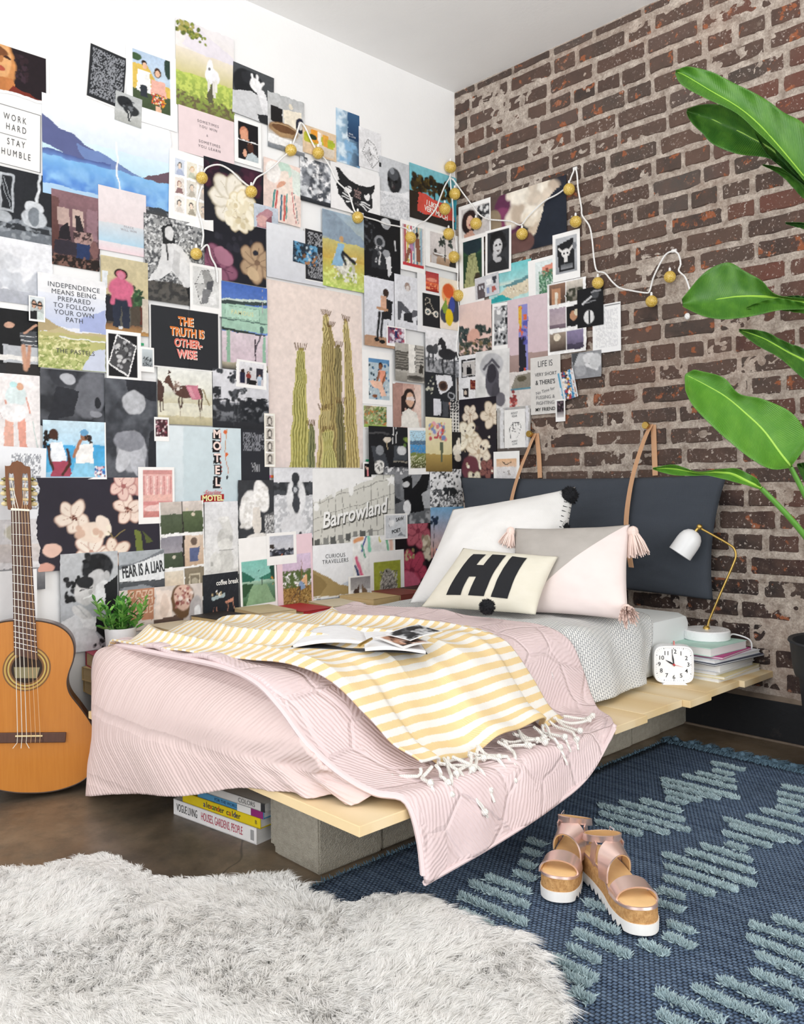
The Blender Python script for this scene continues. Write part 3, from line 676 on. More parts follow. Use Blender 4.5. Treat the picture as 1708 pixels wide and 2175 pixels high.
m_edge, t, b = nt('teal_edge_yarn', 0.95, '#56707f', spec=0.1); L(t, mix(t, noise(t, 90, 4, position(t), 0.7), '#3d5060', '#647d8c'), b.inputs['Base Color'])
def blades(n, base, tip, w, r):
    """n triangular 3-sided yarn ends from base to tip (n,3)"""
    d = tip - base; s = np.cross(d, r.normal(size=(n, 3))); s /= np.linalg.norm(s, axis=1, keepdims=True) + 1e-9
    q = np.cross(d, s); q /= np.linalg.norm(q, axis=1, keepdims=True) + 1e-9; w = np.broadcast_to(np.asarray(w, float).reshape(-1, 1), (n, 1))
    mid = base + d * 0.6
    V = np.stack([base + s * w, base - s * w * .5 + q * w, base - s * w * .5 - q * w, mid + s * w * .9, mid - s * w * .45 + q * w * .8, mid - s * w * .45 - q * w * .8, tip], 1).reshape(-1, 3)
    o = np.arange(n)[:, None] * 7
    f4 = np.concatenate([o + np.array([[0, 1, 4, 3]]), o + np.array([[1, 2, 5, 4]]), o + np.array([[2, 0, 3, 5]])])
    f3 = np.concatenate([o + np.array([[3, 4, 6]]), o + np.array([[4, 5, 6]]), o + np.array([[5, 3, 6]])])
    return V, f4.tolist() + f3.tolist()
TU = [(1235,205,1400,240),(1245,242,1335,264),(1155,258,1355,298),(1085,270,1365,335),(970,290,1385,382),(975,318,1280,385),(995,352,1180,400),(1000,385,1100,412),
(870,395,1080,455),(765,410,1100,500),(650,425,1130,550),(655,465,1020,565),(640,510,880,572),(670,565,750,585),
(1600,325,1760,360),(1575,360,1780,412),(1580,397,1740,435),(1570,432,1670,457),(1490,447,1700,500),(1420,475,1740,570),(1315,485,1665,625),(1330,528,1600,606),(1290,565,1535,632),(1310,620,1410,650),
(1185,630,1440,710),(1110,655,1450,770),(990,675,1460,835),(995,735,1370,860),(985,795,1250,880),(960,855,1085,895),(930,920,1090,962),(1010,1030,1140,1075),(1000,1090,1135,1155),
(300,600,370,630),(275,650,350,680),(255,715,330,742),(220,770,330,802),(80,790,300,870),(0,820,295,945),(-60,880,290,1035),(-60,960,100,1050),
(590,920,700,955),(560,985,750,1080),(530,1070,820,1200),(500,1150,660,1230),(430,1195,630,1330),(480,1290,600,1350),(870,1130,1000,1188),(520,1370,620,1432),
(1550,1000,1760,1075),(1420,1030,1760,1150),(1420,1100,1760,1235),(1465,1190,1760,1315),(1440,1280,1640,1360),(1275,1320,1660,1475),(1140,1360,1560,1545),(945,1380,1300,1535),(950,1500,1150,1570),(1640,1380,1800,1440)]
r_ = np.random.default_rng(12)
for (a, b_, c_, d_) in TU:
    p0 = onz(1000 + a * .4145, 1540 + b_ * .4145, RZ); p1 = onz(1000 + c_ * .4145, 1540 + d_ * .4145, RZ)
    ym = (p0[1] + p1[1]) / 2; sl = (p1[1] - p0[1]) * .35; ln = abs(p1[0] - p0[0]); n = int(900 * ln / .2) + 60
    u = r_.random(n); w = r_.normal(size=n) * .0040 * np.clip(np.minimum(u, 1 - u) * 14 + .25, 0, 1)
    base = np.stack([p0[0] + (p1[0] - p0[0]) * u, ym + sl * (u - .5) + w, np.full(n, RZ + .002)], 1)
    cl = vnoise(u * ln * 90, np.zeros(n), 4) - .5
    tip = base + np.stack([r_.normal(size=n) * .005 + cl * .012, w * 1.0 + r_.normal(size=n) * .003, .007 + .008 * r_.random(n) - np.abs(w) * .5], 1)
    V, Fc = blades(n, base, tip, .0016, r_); mesh('tuft_stripe', V, Fc, m_tuft, rug)
# overcast long edge
n = 3000; u = r_.random(n); base = np.stack([np.full(n, RX0) + r_.normal(size=n) * .004, RY0 + (RY1 - RY0) * u, np.full(n, .006)], 1)
tip = base + np.stack([-.003 - .006 * r_.random(n), r_.normal(size=n) * .003, .004 * r_.normal(size=n) + .004], 1); V, Fc = blades(n, base, tip, .0016, r_); tag(mesh('bound_edge', V, Fc, m_edge, rug), kind='stuff')
# knotted fringe at the wall end
x = RX0 + .03; k = 0
while x < 2.4:
    mb = MB(); n = 220; y = RY1 + .012
    base = np.array((x, y, .012)) + r_.normal(size=(n, 3)) * np.array((.022, .004, .003)); a_ = r_.normal() * .35
    d = np.array((math.sin(a_), math.cos(a_), 0)); tip = np.array((x, y, .01)) + d * (.045 + .02 * r_.random((n, 1))) + r_.normal(size=(n, 3)) * np.array((.008, .006, .004))
    V, Fc = blades(n, base, tip, .0018, r_); mb.add(V, Fc); mb.sphere(np.array((x, y + .012, .016)) , (.013, .011, .011), 9, 6, jit=.3); mb.build('fringe_knot', m_edge, rug, fix=False); x += .052 + .01 * r_.random(); k += 1
n = 2600; base = np.stack([RX0 + (2.5 - RX0) * r_.random(n), np.full(n, RY1) + r_.normal(size=n) * .006, np.full(n, .01)], 1); tip = base + np.stack([r_.normal(size=n) * .006, .006 + .01 * r_.random(n), .004 + .006 * r_.random(n)], 1)
V, Fc = blades(n, base, tip, .0018, r_); tag(mesh('end_braid', V, Fc, m_edge, rug), kind='stuff')

# ------------------------------------------------------------------ sheepskin
OUT = [(-160, 1890), (-60, 1868), (40, 1870), (110, 1862), (175, 1845), (240, 1842), (285, 1862), (335, 1888), (420, 1898), (520, 1890), (600, 1888), (645, 1912), (700, 1940), (745, 1945), (800, 1932), (890, 1936), (960, 1968), (1030, 2008), (1085, 2012), (1140, 2060), (1172, 2110), (1195, 2190), (1150, 2330), (700, 2420), (200, 2420), (-200, 2300)]
loop = closed_spline([onz(x, y, .02)[:2] for x, y in OUT], 160)
def inside(px, py, lp):
    r = np.zeros(px.shape, bool); j = len(lp) - 1
    for i in range(len(lp)):
        xi, yi = lp[i]; xj, yj = lp[j]; c = ((yi > py) != (yj > py)) & (px < (xj - xi) * (py - yi) / (yj - yi + 1e-12) + xi); r ^= c; j = i
    return r
ctr = loop.mean(0)
sheep = empty('sheepskin_rug', (ctr[0], ctr[1], 0), 'fluffy white sheepskin lying on the floor over the rug edge', 'sheepskin')
m_hide = flat('#f4f1ea', .9)
mb = MB(); lp3 = [np.array((q[0], q[1], .012)) for q in ctr + (loop - ctr) * .985]; mb.prism(lp3, (0, 0, 1), .014); mb.build('hide', m_hide, sheep)
m_fur, t, b = nt('white_wool', 0.9, '#f4f2ee', spec=0.15); L(t, mix(t, noise(t, 7, 4, position(t), .6), '#fefefe', '#f8f6f2'), b.inputs['Base Color'])
tr_ = N(t, 'ShaderNodeBsdfTranslucent'); tr_.inputs[0].default_value = (*lin('#fbfaf8'), 1); mx_ = N(t, 'ShaderNodeMixShader'); mx_.inputs[0].default_value = 0.5
L(t, b.outputs[0], mx_.inputs[1]); L(t, tr_.outputs[0], mx_.inputs[2]); L(t, mx_.outputs[0], t.nodes['Material Output'].inputs[0])
lo, hi_ = loop.min(0), loop.max(0); n = 310000
q = lo + (hi_ - lo) * r_.random((n, 2)); q = q[inside(q[:, 0], q[:, 1], loop)]
# near the camera only: thin out what lies behind the picture's lower edge
n = len(q)
cn = fbm(q[:, 0] * 9, q[:, 1] * 9, 5, 3); ang = 2 * math.pi * fbm(q[:, 0] * 3.0, q[:, 1] * 3.0, 15, 2) * 1.6
clump = np.stack([vnoise(q[:, 0] * 70, q[:, 1] * 70, 1) - .5, vnoise(q[:, 0] * 70, q[:, 1] * 70, 2) - .5], 1)
out = (q - ctr); out /= np.linalg.norm(out, axis=1, keepdims=True)
dmin = np.min(np.linalg.norm(q[:, None, :] - loop[None, ::2, :], axis=2), axis=1); edge = np.clip(1 - dmin / .05, 0, 1)[:, None]
dirn = np.stack([np.cos(ang), np.sin(ang)], 1) * .6 * (1 - edge) + clump * 1.3 + r_.normal(size=(n, 2)) * .16 + out * edge * .75
ln = (.032 + .018 * cn + .006 * r_.random(n))[:, None]
base = np.concatenate([q, np.full((n, 1), .024)], 1)
midp = base + np.concatenate([dirn * ln * .35, ln * .62 * np.ones((n, 1))], 1); tip = base + np.concatenate([dirn * ln * .95, ln * (.95 - .25 * edge)], 1)
tip[:, 2] -= np.linalg.norm(dirn, axis=1) * ln[:, 0] * .25
s = np.cross(tip - base, r_.normal(size=(n, 3))); s /= np.linalg.norm(s, axis=1, keepdims=True); w = .0010
V = np.stack([base + s * w, base - s * w, midp + s * w * .85, midp - s * w * .85, tip], 1).reshape(-1, 3); o_ = np.arange(n)[:, None] * 5
me = bpy.data.meshes.new('fur'); f = np.concatenate([o_ + np.array([[0, 1, 3]]), o_ + np.array([[0, 3, 2]]), o_ + np.array([[2, 3, 4]])]).astype(np.int32)
me.vertices.add(len(V)); me.vertices.foreach_set('co', V.ravel().astype(np.float32)); me.loops.add(f.size); me.loops.foreach_set('vertex_index', f.ravel())
me.polygons.add(len(f)); me.polygons.foreach_set('loop_start', np.arange(0, f.size, 3, dtype=np.int32)); me.update(calc_edges=True)
tag(link('fur', me, m_fur, sheep, True), kind='stuff'); print('fur blades', n)

# ------------------------------------------------------------------ platform sandals
m_rose, t, b = nt('rose_gold_leather', 0.28, '#dcbdb0', 0.7); n = noise(t, 40, 4, position(t)); L(t, mix(t, n, '#e2c3b6', '#d6bcb6'), b.inputs['Base Color'])
m_tan = flat('#deb680', .55); m_lug = flat('#f0eeea', .6)
m_cork, t, b = nt('cork', 0.85, '#b98d58'); oc = position(t); n = noise(t, 320, 3, oc); n2 = noise(t, 120, 4, oc)
c = mix(t, ramp(t, n2, [(.35, 0), (.65, 1)]), '#c69b65', '#a97c4a'); c = mix(t, ramp(t, n, [(.6, 0), (.7, .7)]), c, '#6d4a2b'); L(t, c, b.inputs['Base Color'])
m_steel = flat('#d8d8dc', .2, 1.0)
def sandal(heel, toe, side, label):
    heel = np.array((heel[0], heel[1], .012)); toe = np.array((toe[0], toe[1], .012)); Lg = np.linalg.norm(toe - heel); X = (toe - heel) / Lg; Yv = np.cross(ZV, X)
    o = empty('platform_sandal', (heel + toe) / 2, label, 'sandal', 'pair of rose gold sandals')
    G = lambda x, y, z: heel + X * x * Lg + Yv * y * side + ZV * z
    outl = closed_spline([(0, 0), (.03, .024), (.12, .031), (.3, .03), (.5, .033), (.7, .042), (.85, .042), (.95, .032), (1.0, .006), (.985, -.018), (.9, -.036), (.75, -.041), (.55, -.033), (.35, -.029), (.12, -.030), (.03, -.022)], 64)
    topz = lambda x: .066 - .018 * np.clip((x - .35) / .4, 0, 1) ** 1 * (3 - 2 * np.clip((x - .35) / .4, 0, 1)) * np.clip((x - .35) / .4, 0, 1) + .006 * np.clip((x - .85) / .15, 0, 1)
    def wall(z0f, z1f, sc0=1.0, sc1=1.0):
        vs = []; m = len(outl)
        for f_, sc in ((z0f, sc0), (z1f, sc1)):
            for (x, y) in outl: vs.append(G(.5 + (x - .5) * sc, y * sc, f_(x)))
        return vs, [(k, (k + 1) % m, m + (k + 1) % m, m + k) for k in range(m)] + [tuple(range(m))[::-1], tuple(range(m, 2 * m))]
    lugz = lambda x: .004 + (.010 if (int(x * 26) % 2 == 0 and .12 < x < .9) else 0.0) * 1.0
    m = MB(); outl_keep = outl; outl = closed_spline(outl_keep[::2], 128)
    m.add(*wall(lugz, lambda x: .026, 1.01, 1.02)); m.build('lug_sole', m_lug, o)
    outl = outl_keep
    MB().add(*wall(lambda x: .026, lambda x: topz(x), 1.0, .985)).build('cork_platform', m_cork, o, True)
    MB().add(*wall(lambda x: topz(x), lambda x: topz(x) + .005, 1.0, .99)).build('welt', m_rose, o, True)
    MB().add(*wall(lambda x: topz(x) + .0045, lambda x: topz(x) + .0065, .96, .93)).build('footbed', m_tan, o, True)
    def band(name, x0, x1, h, wd, sp, skew=0.0, rise=0.0):
        pts = []; wds = []
        for i in range(25):
            a = math.pi * i / 24; y = -math.cos(a) * sp; x = x0 + (x1 - x0) * i / 24
            z = topz(x) + h * math.sin(a) ** .75 + rise * math.sin(a); pts.append(G(x, y, z)); wds.append(X * 1.0 + ZV * skew * math.sin(a))
        st = MB().ribbon(pts, np.array(wds), wd, .0035).build(name, m_rose, o, True)
        inner = [p - (p - G(x0 + (x1 - x0) * .5, 0, topz(.5))) * .035 for p in pts]
        MB().ribbon(inner, np.array(wds), wd * .98, .002).build('lining', m_tan, st, True)
    band('toe_strap', .80, .74, .034, .036, .0415, -.25)
    band('instep_strap', .40, .54, .056, .041, .036, -.65)
    # ankle strap: a loop standing over the heel
    pts = []; 
    for i in range(41):
        a = 2 * math.pi * i / 40; cx = .24 + .20 * math.cos(a); pts.append(G(cx, .037 * math.sin(a), topz(.2) + .050 + .016 * math.cos(a)))
    st = MB().ribbon(pts, ZV + X * .25, .0145, .003).build('ankle_strap', m_rose, o, True)
    MB().ribbon([p + (G(.24, 0, p[2] - 0) - p) * .0 - (p - G(.24, 0, topz(.2) + .05)) * .06 for p in pts], ZV + X * .25, .014, .002).build('lining', m_tan, st, True)
    for y in (-.031, .031): MB().ribbon([G(.30, y, topz(.3)), G(.33, y * 1.03, topz(.3) + .03), G(.36, y, topz(.3) + .055)], X, .022, .003).build('side_tab', m_rose, o, True)
    bc = G(.16, -.031, topz(.2) + .045); bk = MB(); q = [bc + X * dx + ZV * dz - Yv * side * .004 for dx, dz in ((-.009, -.011), (.009, -.011), (.009, .011), (-.009, .011), (-.009, -.011))]
    bk.tube(q, .0016, 6); bk.build('buckle', m_steel, o, True)
    return o
sandal(onz(1236, 1836, .0)[:2], onz(1177, 1931, .0)[:2], 1, 'rose gold platform sandal standing behind the other, toe towards the sheepskin')
sandal(onz(1253, 1868, .0)[:2], onz(1378, 2004, .0)[:2], -1, 'rose gold platform sandal set in front, its cork side and toothed sole showing')

# ------------------------------------------------------------------ classical guitar
gn = np.array((0.90, -0.435, 0.06)); gn /= np.linalg.norm(gn)
gp0 = onz(62, 1697, 0.0); g = lambda x, y, off=0.0: hit(x, y, gp0, gn) + gn * off
guitar = empty('guitar', gp0, 'honey-coloured classical guitar leaning in the corner between wall and bed', 'guitar')
m_top, t, b = nt('amber_cedar_top', 0.22, '#c8823a'); oc = position(t); mp = N(t, 'ShaderNodeMapping'); mp.inputs['Scale'].default_value = (160, 160, 3); L(t, oc, mp.inputs[0])
n = noise(t, 1, 4, mp.outputs[0]); c = mix(t, n, '#c27f36', '#b06d29'); L(t, c, b.inputs['Base Color'])
def wood(name, c1, c2, rough=.35, sc=(110, 110, 4)):
    m, t, b = nt(name, rough, c1); mp = N(t, 'ShaderNodeMapping'); mp.inputs['Scale'].default_value = sc; L(t, position(t), mp.inputs[0]); L(t, mix(t, noise(t, 1, 5, mp.outputs[0], .65), c1, c2), b.inputs['Base Color']); return m
m_rosew = wood('rosewood', '#3a2219', '#5d3a2a', .45); m_head = wood('mahogany', '#7a4a26', '#5c3518', .3); m_side = wood('rosewood_sides', '#4a2716', '#6f3f22', .25)
ax_ = lambda y: 40 + (y - 980) * (62 - 40) / 703.0
hw = [(1318, 0), (1320, 40), (1330, 74), (1348, 96), (1372, 105), (1400, 103), (1430, 92), (1452, 88), (1475, 94), (1505, 116), (1540, 138), (1575, 148), (1605, 149), (1635, 138), (1660, 112), (1676, 72), (1683, 35), (1684.5, 0)]
right = [(ax_(y) + w_, y) for y, w_ in hw]; left = [(ax_(y) - w_, y) for y, w_ in hw[1:-1]][::-1]
lp = closed_spline(right + left, 140)
body = [g(x, y) for x, y in lp]
gu = g(100, 1500) - g(50, 1500); gu /= np.linalg.norm(gu); gw = np.cross(gu, gn); gw = gw if gw[2] > 0 else -gw
MB().prism([p - gn * .095 for p in body], gn, .093).build('sides_and_back', m_side, guitar, True)
MB().prism([p - gn * .0025 for p in body], gn, .0025).build('soundboard', m_top, guitar)
MB().tube(body + body[:1], .0022, 6, False).build('binding', flat('#3a2a20', .4), guitar, True)
sc_ = g(57, 1420); pxm = depth_of(sc_) / FPX; axg = (gu, gw, gn)
MB().lathe(sc_, [(0, .0012), (.043, .0012)], 48, axg, False, False).build('soundhole', flat('#2a1c12', .8), guitar)
MB().add(*(lambda a: (a, [(0, 1, 2, 3)]))([sc_ - gu * .036 + gw * .004 + gn * .0018, sc_ + gu * .036 + gw * .004 + gn * .0018, sc_ + gu * .03 - gw * .028 + gn * .0018, sc_ - gu * .03 - gw * .028 + gn * .0018])).build('paper_label', flat('#8a8262', .8), guitar)
for r0, r1, cc in ((.044, .047, '#5b4326'), (.049, .053, '#b9a45a'), (.054, .056, '#4c3a22'), (.058, .062, '#b79b4e'), (.0635, .066, '#6a4c28')):
    MB().lathe(sc_, [(r0, .0006), (r0, .0012), (r1, .0012), (r1, .0006)], 64, axg, False, False).build('rosette_ring', flat(cc, .4), guitar)
# neck, fingerboard, frets
fb = [g(24, 1085, .008), g(63, 1085, .008), g(80.5, 1402, .006), g(30.5, 1390, .006)]
mb = MB(); lowr = [p - gn * .022 for p in (g(27, 1085, .004), g(60, 1085, .004), g(74, 1330, .0), g(36, 1330, .0))]; upr = [g(26, 1085, .004), g(61, 1085, .004), g(76, 1330, .002), g(33, 1330, .002)]
mb.add(lowr + upr, [(0, 1, 2, 3), (4, 5, 6, 7), (0, 1, 5, 4), (1, 2, 6, 5), (2, 3, 7, 6), (3, 0, 4, 7)]).build('neck', m_head, guitar)
MB().prism([p - gn * .005 for p in fb], gn, .006).build('fingerboard', m_rosew, guitar)
lerp = lambda a, c, f: a + (c - a) * f
for i in range(1, 18):
    f = (1 - 2 ** (-i / 12.0)) * (1565 - 1085) / (1402 - 1085.)
    if f > .985: break
    a_, c_ = lerp(fb[0], fb[3], f), lerp(fb[1], fb[2], f); MB().tube([a_ + gn * .0012, c_ + gn * .0012], .0012, 6).build('fret', m_steel, guitar, True)
MB().box(lerp(fb[0], fb[1], .5) + gn * .002 + gw * .003, (np.linalg.norm(fb[1] - fb[0]), .006, .008), (gu, gw, gn)).build('nut', flat('#efe6d2', .4), guitar)
for (x_, y_) in ((59, 1160), (60, 1228), (61, 1262), (56, 1308), (69, 1307)): MB().lathe(g(x_, y_, .0062), [(.0035, 0), (.0035, .0012), (0, .0013)], 12, axg).build('position_dot', flat('#cfd8dc', .3), guitar)
# slotted headstock (front half rails around two slots)
def hs(x, y): return g(x, y, .001 - (1082 - y) / 100 * .018)
outline = [(22, 1083), (16, 1076), (12, 1040), (9, 992), (11, 989), (20, 988), (24, 981), (31, 979), (35, 977), (39, 979), (45, 981), (51, 988), (59, 990), (63, 995), (65, 1040), (66, 1070), (63, 1083)]
slots = [[(17, 1009), (22, 1006), (28, 1009), (32, 1066), (28, 1071), (23, 1068)], [(46, 1010), (52, 1006), (58, 1010), (60, 1066), (54, 1072), (48, 1067)]]
bm = bmesh.new(); 
def addloop(pts):
    vs = [bm.verts.new(Vector(hs(x, y))) for x, y in pts]; return [bm.edges.new((vs[i], vs[(i + 1) % len(vs)])) for i in range(len(vs))]
ed = addloop(closed_spline(outline, 60)); 
for s_ in slots: ed += addloop(closed_spline(s_, 24))
bmesh.ops.triangle_fill(bm, edges=ed, use_beauty=True, use_dissolve=False); 
r = bmesh.ops.extrude_face_region(bm, geom=bm.faces[:]); 
for v in [e_ for e_ in r['geom'] if isinstance(e_, bmesh.types.BMVert)]: v.co -= Vector(gn * .016)
bmesh.ops.recalc_face_normals(bm, faces=bm.faces); me = bpy.data.meshes.new('headstock'); bm.to_mesh(me); bm.free(); link('headstock', me, m_head, guitar)
m_bone = flat('#e6d3a0', .4); m_gear = flat('#8d8450', .35, .8)
for sx, xs in ((-1, (22, 24, 27)), (1, (53, 53, 53))):
    for x_, y_ in zip(xs, (1017, 1039, 1061)):
        c0 = hs(x_, y_) - gn * .008; tm = MB().tube([c0 - gu * .009, c0 + gu * .009], .0048, 10).build('tuning_roller', m_bone, guitar, True)
        ex = (9 if sx < 0 else 67) + (y_ - 1017) * .09 * (1 if sx < 0 else .0); e0 = hs(ex, y_) - gn * .008
        MB().lathe(e0 - gu * sx * .002, [(.0065, 0), (.0065, .006), (.003, .006), (.003, .012)], 14, (gw, gn, gu * sx)).build('gear', m_gear, tm, True)
        MB().sphere(e0 + gu * sx * .005 - gn * .014 - gw * .012, (.011, .006, .007), 12, 8, (gu, gn, gw)).build('peg_button', m_bone, tm, True)
# bridge and strings
bc = g(62, 1566); MB().box(bc + gn * .004, (.205, .03, .008), (gu, gw, gn), .002).build('bridge', m_rosew, guitar)
MB().box(bc + gn * .0095 + gw * .006, (.075, .004, .008), (gu, gw, gn), .001).build('saddle', m_bone, guitar)
MB().box(bc + gn * .0085 - gw * .008, (.078, .010, .004), (gu, gw, gn), .001).build('tie_block', m_rosew, guitar)
for i in range(6):
    f = i / 5; top = lerp(hs(28, 1084), hs(59.5, 1084), f) + gn * .009; bot = bc + gu * (-.031 + .062 * f) + gn * .0135 + gw * .006; tie = bc + gu * (-.031 + .062 * f) + gn * .0095 - gw * .014
    xs = (22, 24, 27) if i < 3 else (53, 53, 53); yy = (1061, 1039, 1017)[i] if i < 3 else (1017, 1039, 1061)[i - 3]; pk = hs(xs[{1061: 2, 1039: 1, 1017: 0}[yy]], yy) - gn * .003
    MB().tube([pk, top, bot, tie] + ([tie - gw * .015 + gu * .01 * (i - 1) + gn * .004] if i < 3 else []), .0011 if i < 3 else .0008, 5).build('string', flat('#e3dccb' if i < 3 else '#d8b184', .35), guitar, True)
# ------------------------------------------------------------------ lettering helper
def lettering(txt, org, right, up, size, mat, parent, name='lettering', align='CENTER', sx=1.0, bold=0.0, shear=0.0, space=1.0, line=1.0, ext=0.0, lift=0.0005):
    cu = bpy.data.curves.new('txt', 'FONT'); cu.body = txt; cu.size = 1.0; cu.align_x = align; cu.align_y = 'CENTER'; cu.offset = bold; cu.shear = shear
    cu.space_character = space; cu.space_line = line; cu.resolution_u = 3; cu.extrude = ext
    ob = bpy.data.objects.new('txt', cu); C.objects.link(ob); bpy.context.view_layer.update()
    me = bpy.data.meshes.new_from_object(ob.evaluated_get(bpy.context.evaluated_depsgraph_get())); bpy.data.objects.remove(ob); bpy.data.curves.remove(cu)
    right = np.asarray(right, float); up = np.asarray(up, float); right = right / np.linalg.norm(right); up = up / np.linalg.norm(up); n = np.cross(right, up)
    n = n if np.dot(n, CAM - np.asarray(org)) > 0 else -n
    co = np.zeros(len(me.vertices) * 3, np.float32); me.vertices.foreach_get('co', co); co = co.reshape(-1, 3)
    w = np.asarray(org) + co[:, :1] * size * sx * right + co[:, 1:2] * size * up + n * (lift + co[:, 2:3] * size)
    me.vertices.foreach_set('co', w.astype(np.float32).ravel()); me.update(); me.name = name; me.materials.clear()
    return link(name, me, mat, parent)

# ------------------------------------------------------------------ books
m_pages, t, b = nt('page_edges', 0.9, '#e9e2d2'); mp = N(t, 'ShaderNodeMapping'); mp.inputs['Scale'].default_value = (3, 3, 900); L(t, position(t), mp.inputs[0]); L(t, mix(t, noise(t, 1, 3, mp.outputs[0]), '#efe9dc', '#cfc4ae'), b.inputs['Base Color'])
m_pages_w, t, b = nt('white_page_edges', 0.9, '#efeeea'); mp = N(t, 'ShaderNodeMapping'); mp.inputs['Scale'].default_value = (3, 3, 900); L(t, position(t), mp.inputs[0]); L(t, mix(t, noise(t, 1, 3, mp.outputs[0]), '#f2f1ee', '#d5d4d2'), b.inputs['Base Color'])
m_pages_t, t, b = nt('yellowed_page_edges', 0.9, '#cdb184'); mp = N(t, 'ShaderNodeMapping'); mp.inputs['Scale'].default_value = (3, 3, 900); L(t, position(t), mp.inputs[0]); L(t, mix(t, noise(t, 1, 3, mp.outputs[0]), '#d8bf92', '#b7996a'), b.inputs['Base Color'])
def book(c, w, l, h, ang, cover, pages, label, group=None, spine='+x', cat='book', cov=.002, ovh=.003):
    """lies flat: w along local x (spine side at +x or -x), l along local y, h thick; c = centre of its underside"""
    o = empty('book', (c[0], c[1], c[2]), label, cat, group); a = math.radians(ang); X = np.array((math.cos(a), math.sin(a), 0)); Y = np.array((-math.sin(a), math.cos(a), 0)); c = np.asarray(c, float); sg = 1 if spine == '+x' else -1
    P_ = MB().box(c + ZV * h / 2 + X * sg * ovh * -.5, (w - 2 * ovh, l - 2 * ovh, h - 2 * cov), (X, Y, ZV)).build('pages', pages, o)
    mb = MB(); mb.box(c + ZV * cov / 2, (w, l, cov), (X, Y, ZV)); mb.box(c + ZV * (h - cov / 2), (w, l, cov), (X, Y, ZV)); mb.box(c + ZV * h / 2 + X * sg * (w / 2 - cov / 2), (cov, l, h), (X, Y, ZV)); mb.build('cover', cover, o)
    return o, X, Y
# art books under the platform
bz = 0.0
def spine_text(o, org, txt, size, col, up=ZV, **k): return lettering(txt, org, RT, up, size, flat(col, .6), o, lift=.0008, **k)
p0, p1 = onz(369, 1729, 0), onz(545, 1795, 0); RT = (p1 - p0) / np.linalg.norm(p1 - p0); BKl = np.linalg.norm(p1 - p0); ang = math.degrees(math.atan2(RT[1], RT[0])); back_ = np.array((-RT[1], RT[0], 0))
def art_book(px0, px1, z, h, col, dep, label, pg=None):
    q0, q1 = hit(px0[0], px0[1], p0, np.cross(RT, ZV)), hit(px1[0], px1[1], p0, np.cross(RT, ZV)); s0 = np.dot(q0 - p0, RT); s1 = np.dot(q1 - p0, RT)
    c = p0 + RT * (s0 + s1) / 2 + back_ * dep / 2; c[2] = z
    o, X, Y = book(c, dep, s1 - s0, h, ang - 90, flat(col, .4), pg or m_pages_w, label, 'art books stacked on the floor', '+x'); return o, p0 + RT * s0 + ZV * z, p0 + RT * s1 + ZV * z
o, a_, e_ = art_book((369, 1729), (545, 1795), 0, .044, '#e9e6e4', .26, 'thick white art book titled in black and red, bottom of the floor stack')
L_ = np.linalg.norm(e_ - a_); spine_text(o, a_ + RT * L_ * .175 + ZV * .022, 'VOGUE LIVING', .031, '#222', sx=.44); spine_text(o, a_ + RT * L_ * .60 + ZV * .022, 'HOUSES, GARDENS, PEOPLE', .031, '#b5304f', sx=.44)
MB().box(a_ + RT * L_ * .955 + ZV * .022 - back_ * .0008, (.012, .001, .026), (RT, back_, ZV)).build('emblem', flat('#9a9a9a', .6), o)
o, a_, e_ = art_book((388, 1700), (553, 1757), .044, .028, '#e0c617', .25, 'yellow art book with coloured letters on its spine in the floor stack')
x_ = .30; L_ = np.linalg.norm(e_ - a_)
for ch, cc in zip('alexander calder', ['#1b2a7a', '#333', '#333', '#b3261e', '#1f5d3a', '#333', '#b3261e', '#333', '#333', '#333', '#333', '#b3261e', '#333', '#1b2a7a', '#333', '#333']):
    if ch != ' ': spine_text(o, a_ + RT * L_ * x_ + ZV * .014, ch, .022, cc, bold=.01)
    x_ += .026 if ch in 'lri' else .031
spine_text(o, a_ + RT * L_ * .95 + ZV * .014, 'B', .014, '#333')
o, a_, e_ = art_book((420, 1690), (560, 1738), .072, .018, '#4f93bd', .24, 'slim art book with blue and white spine in the floor stack')
L_ = np.linalg.norm(e_ - a_); MB().box(a_ + RT * L_ * .72 + ZV * .009 - back_ * .0006, (L_ * .2, .001, .0178), (RT, back_, ZV)).build('spine_label', flat('#e6e4e0', .6), o); MB().box(a_ + RT * L_ * .91 + ZV * .009 - back_ * .0006, (L_ * .17, .001, .0178), (RT, back_, ZV)).build('spine_print', flat('#8a1f6a', .6), o)
spine_text(o, a_ + RT * L_ * .45 + ZV * .009, 'FOR THE WORLD', .012, '#20405c'); 
o, a_, e_ = art_book((430, 1672), (563, 1717), .090, .022, '#d9d6d2', .24, 'grey-white art book lying on top of the floor stack')
L_ = np.linalg.norm(e_ - a_); spine_text(o, a_ + RT * L_ * .72 + ZV * .011, 'COLORS', .017, '#555')
MB().box(a_ + RT * L_ * .97 + ZV * .011 - back_ * .0006, (L_ * .06, .001, .021), (RT, back_, ZV)).build('spine_print', flat('#26262a', .6), o)
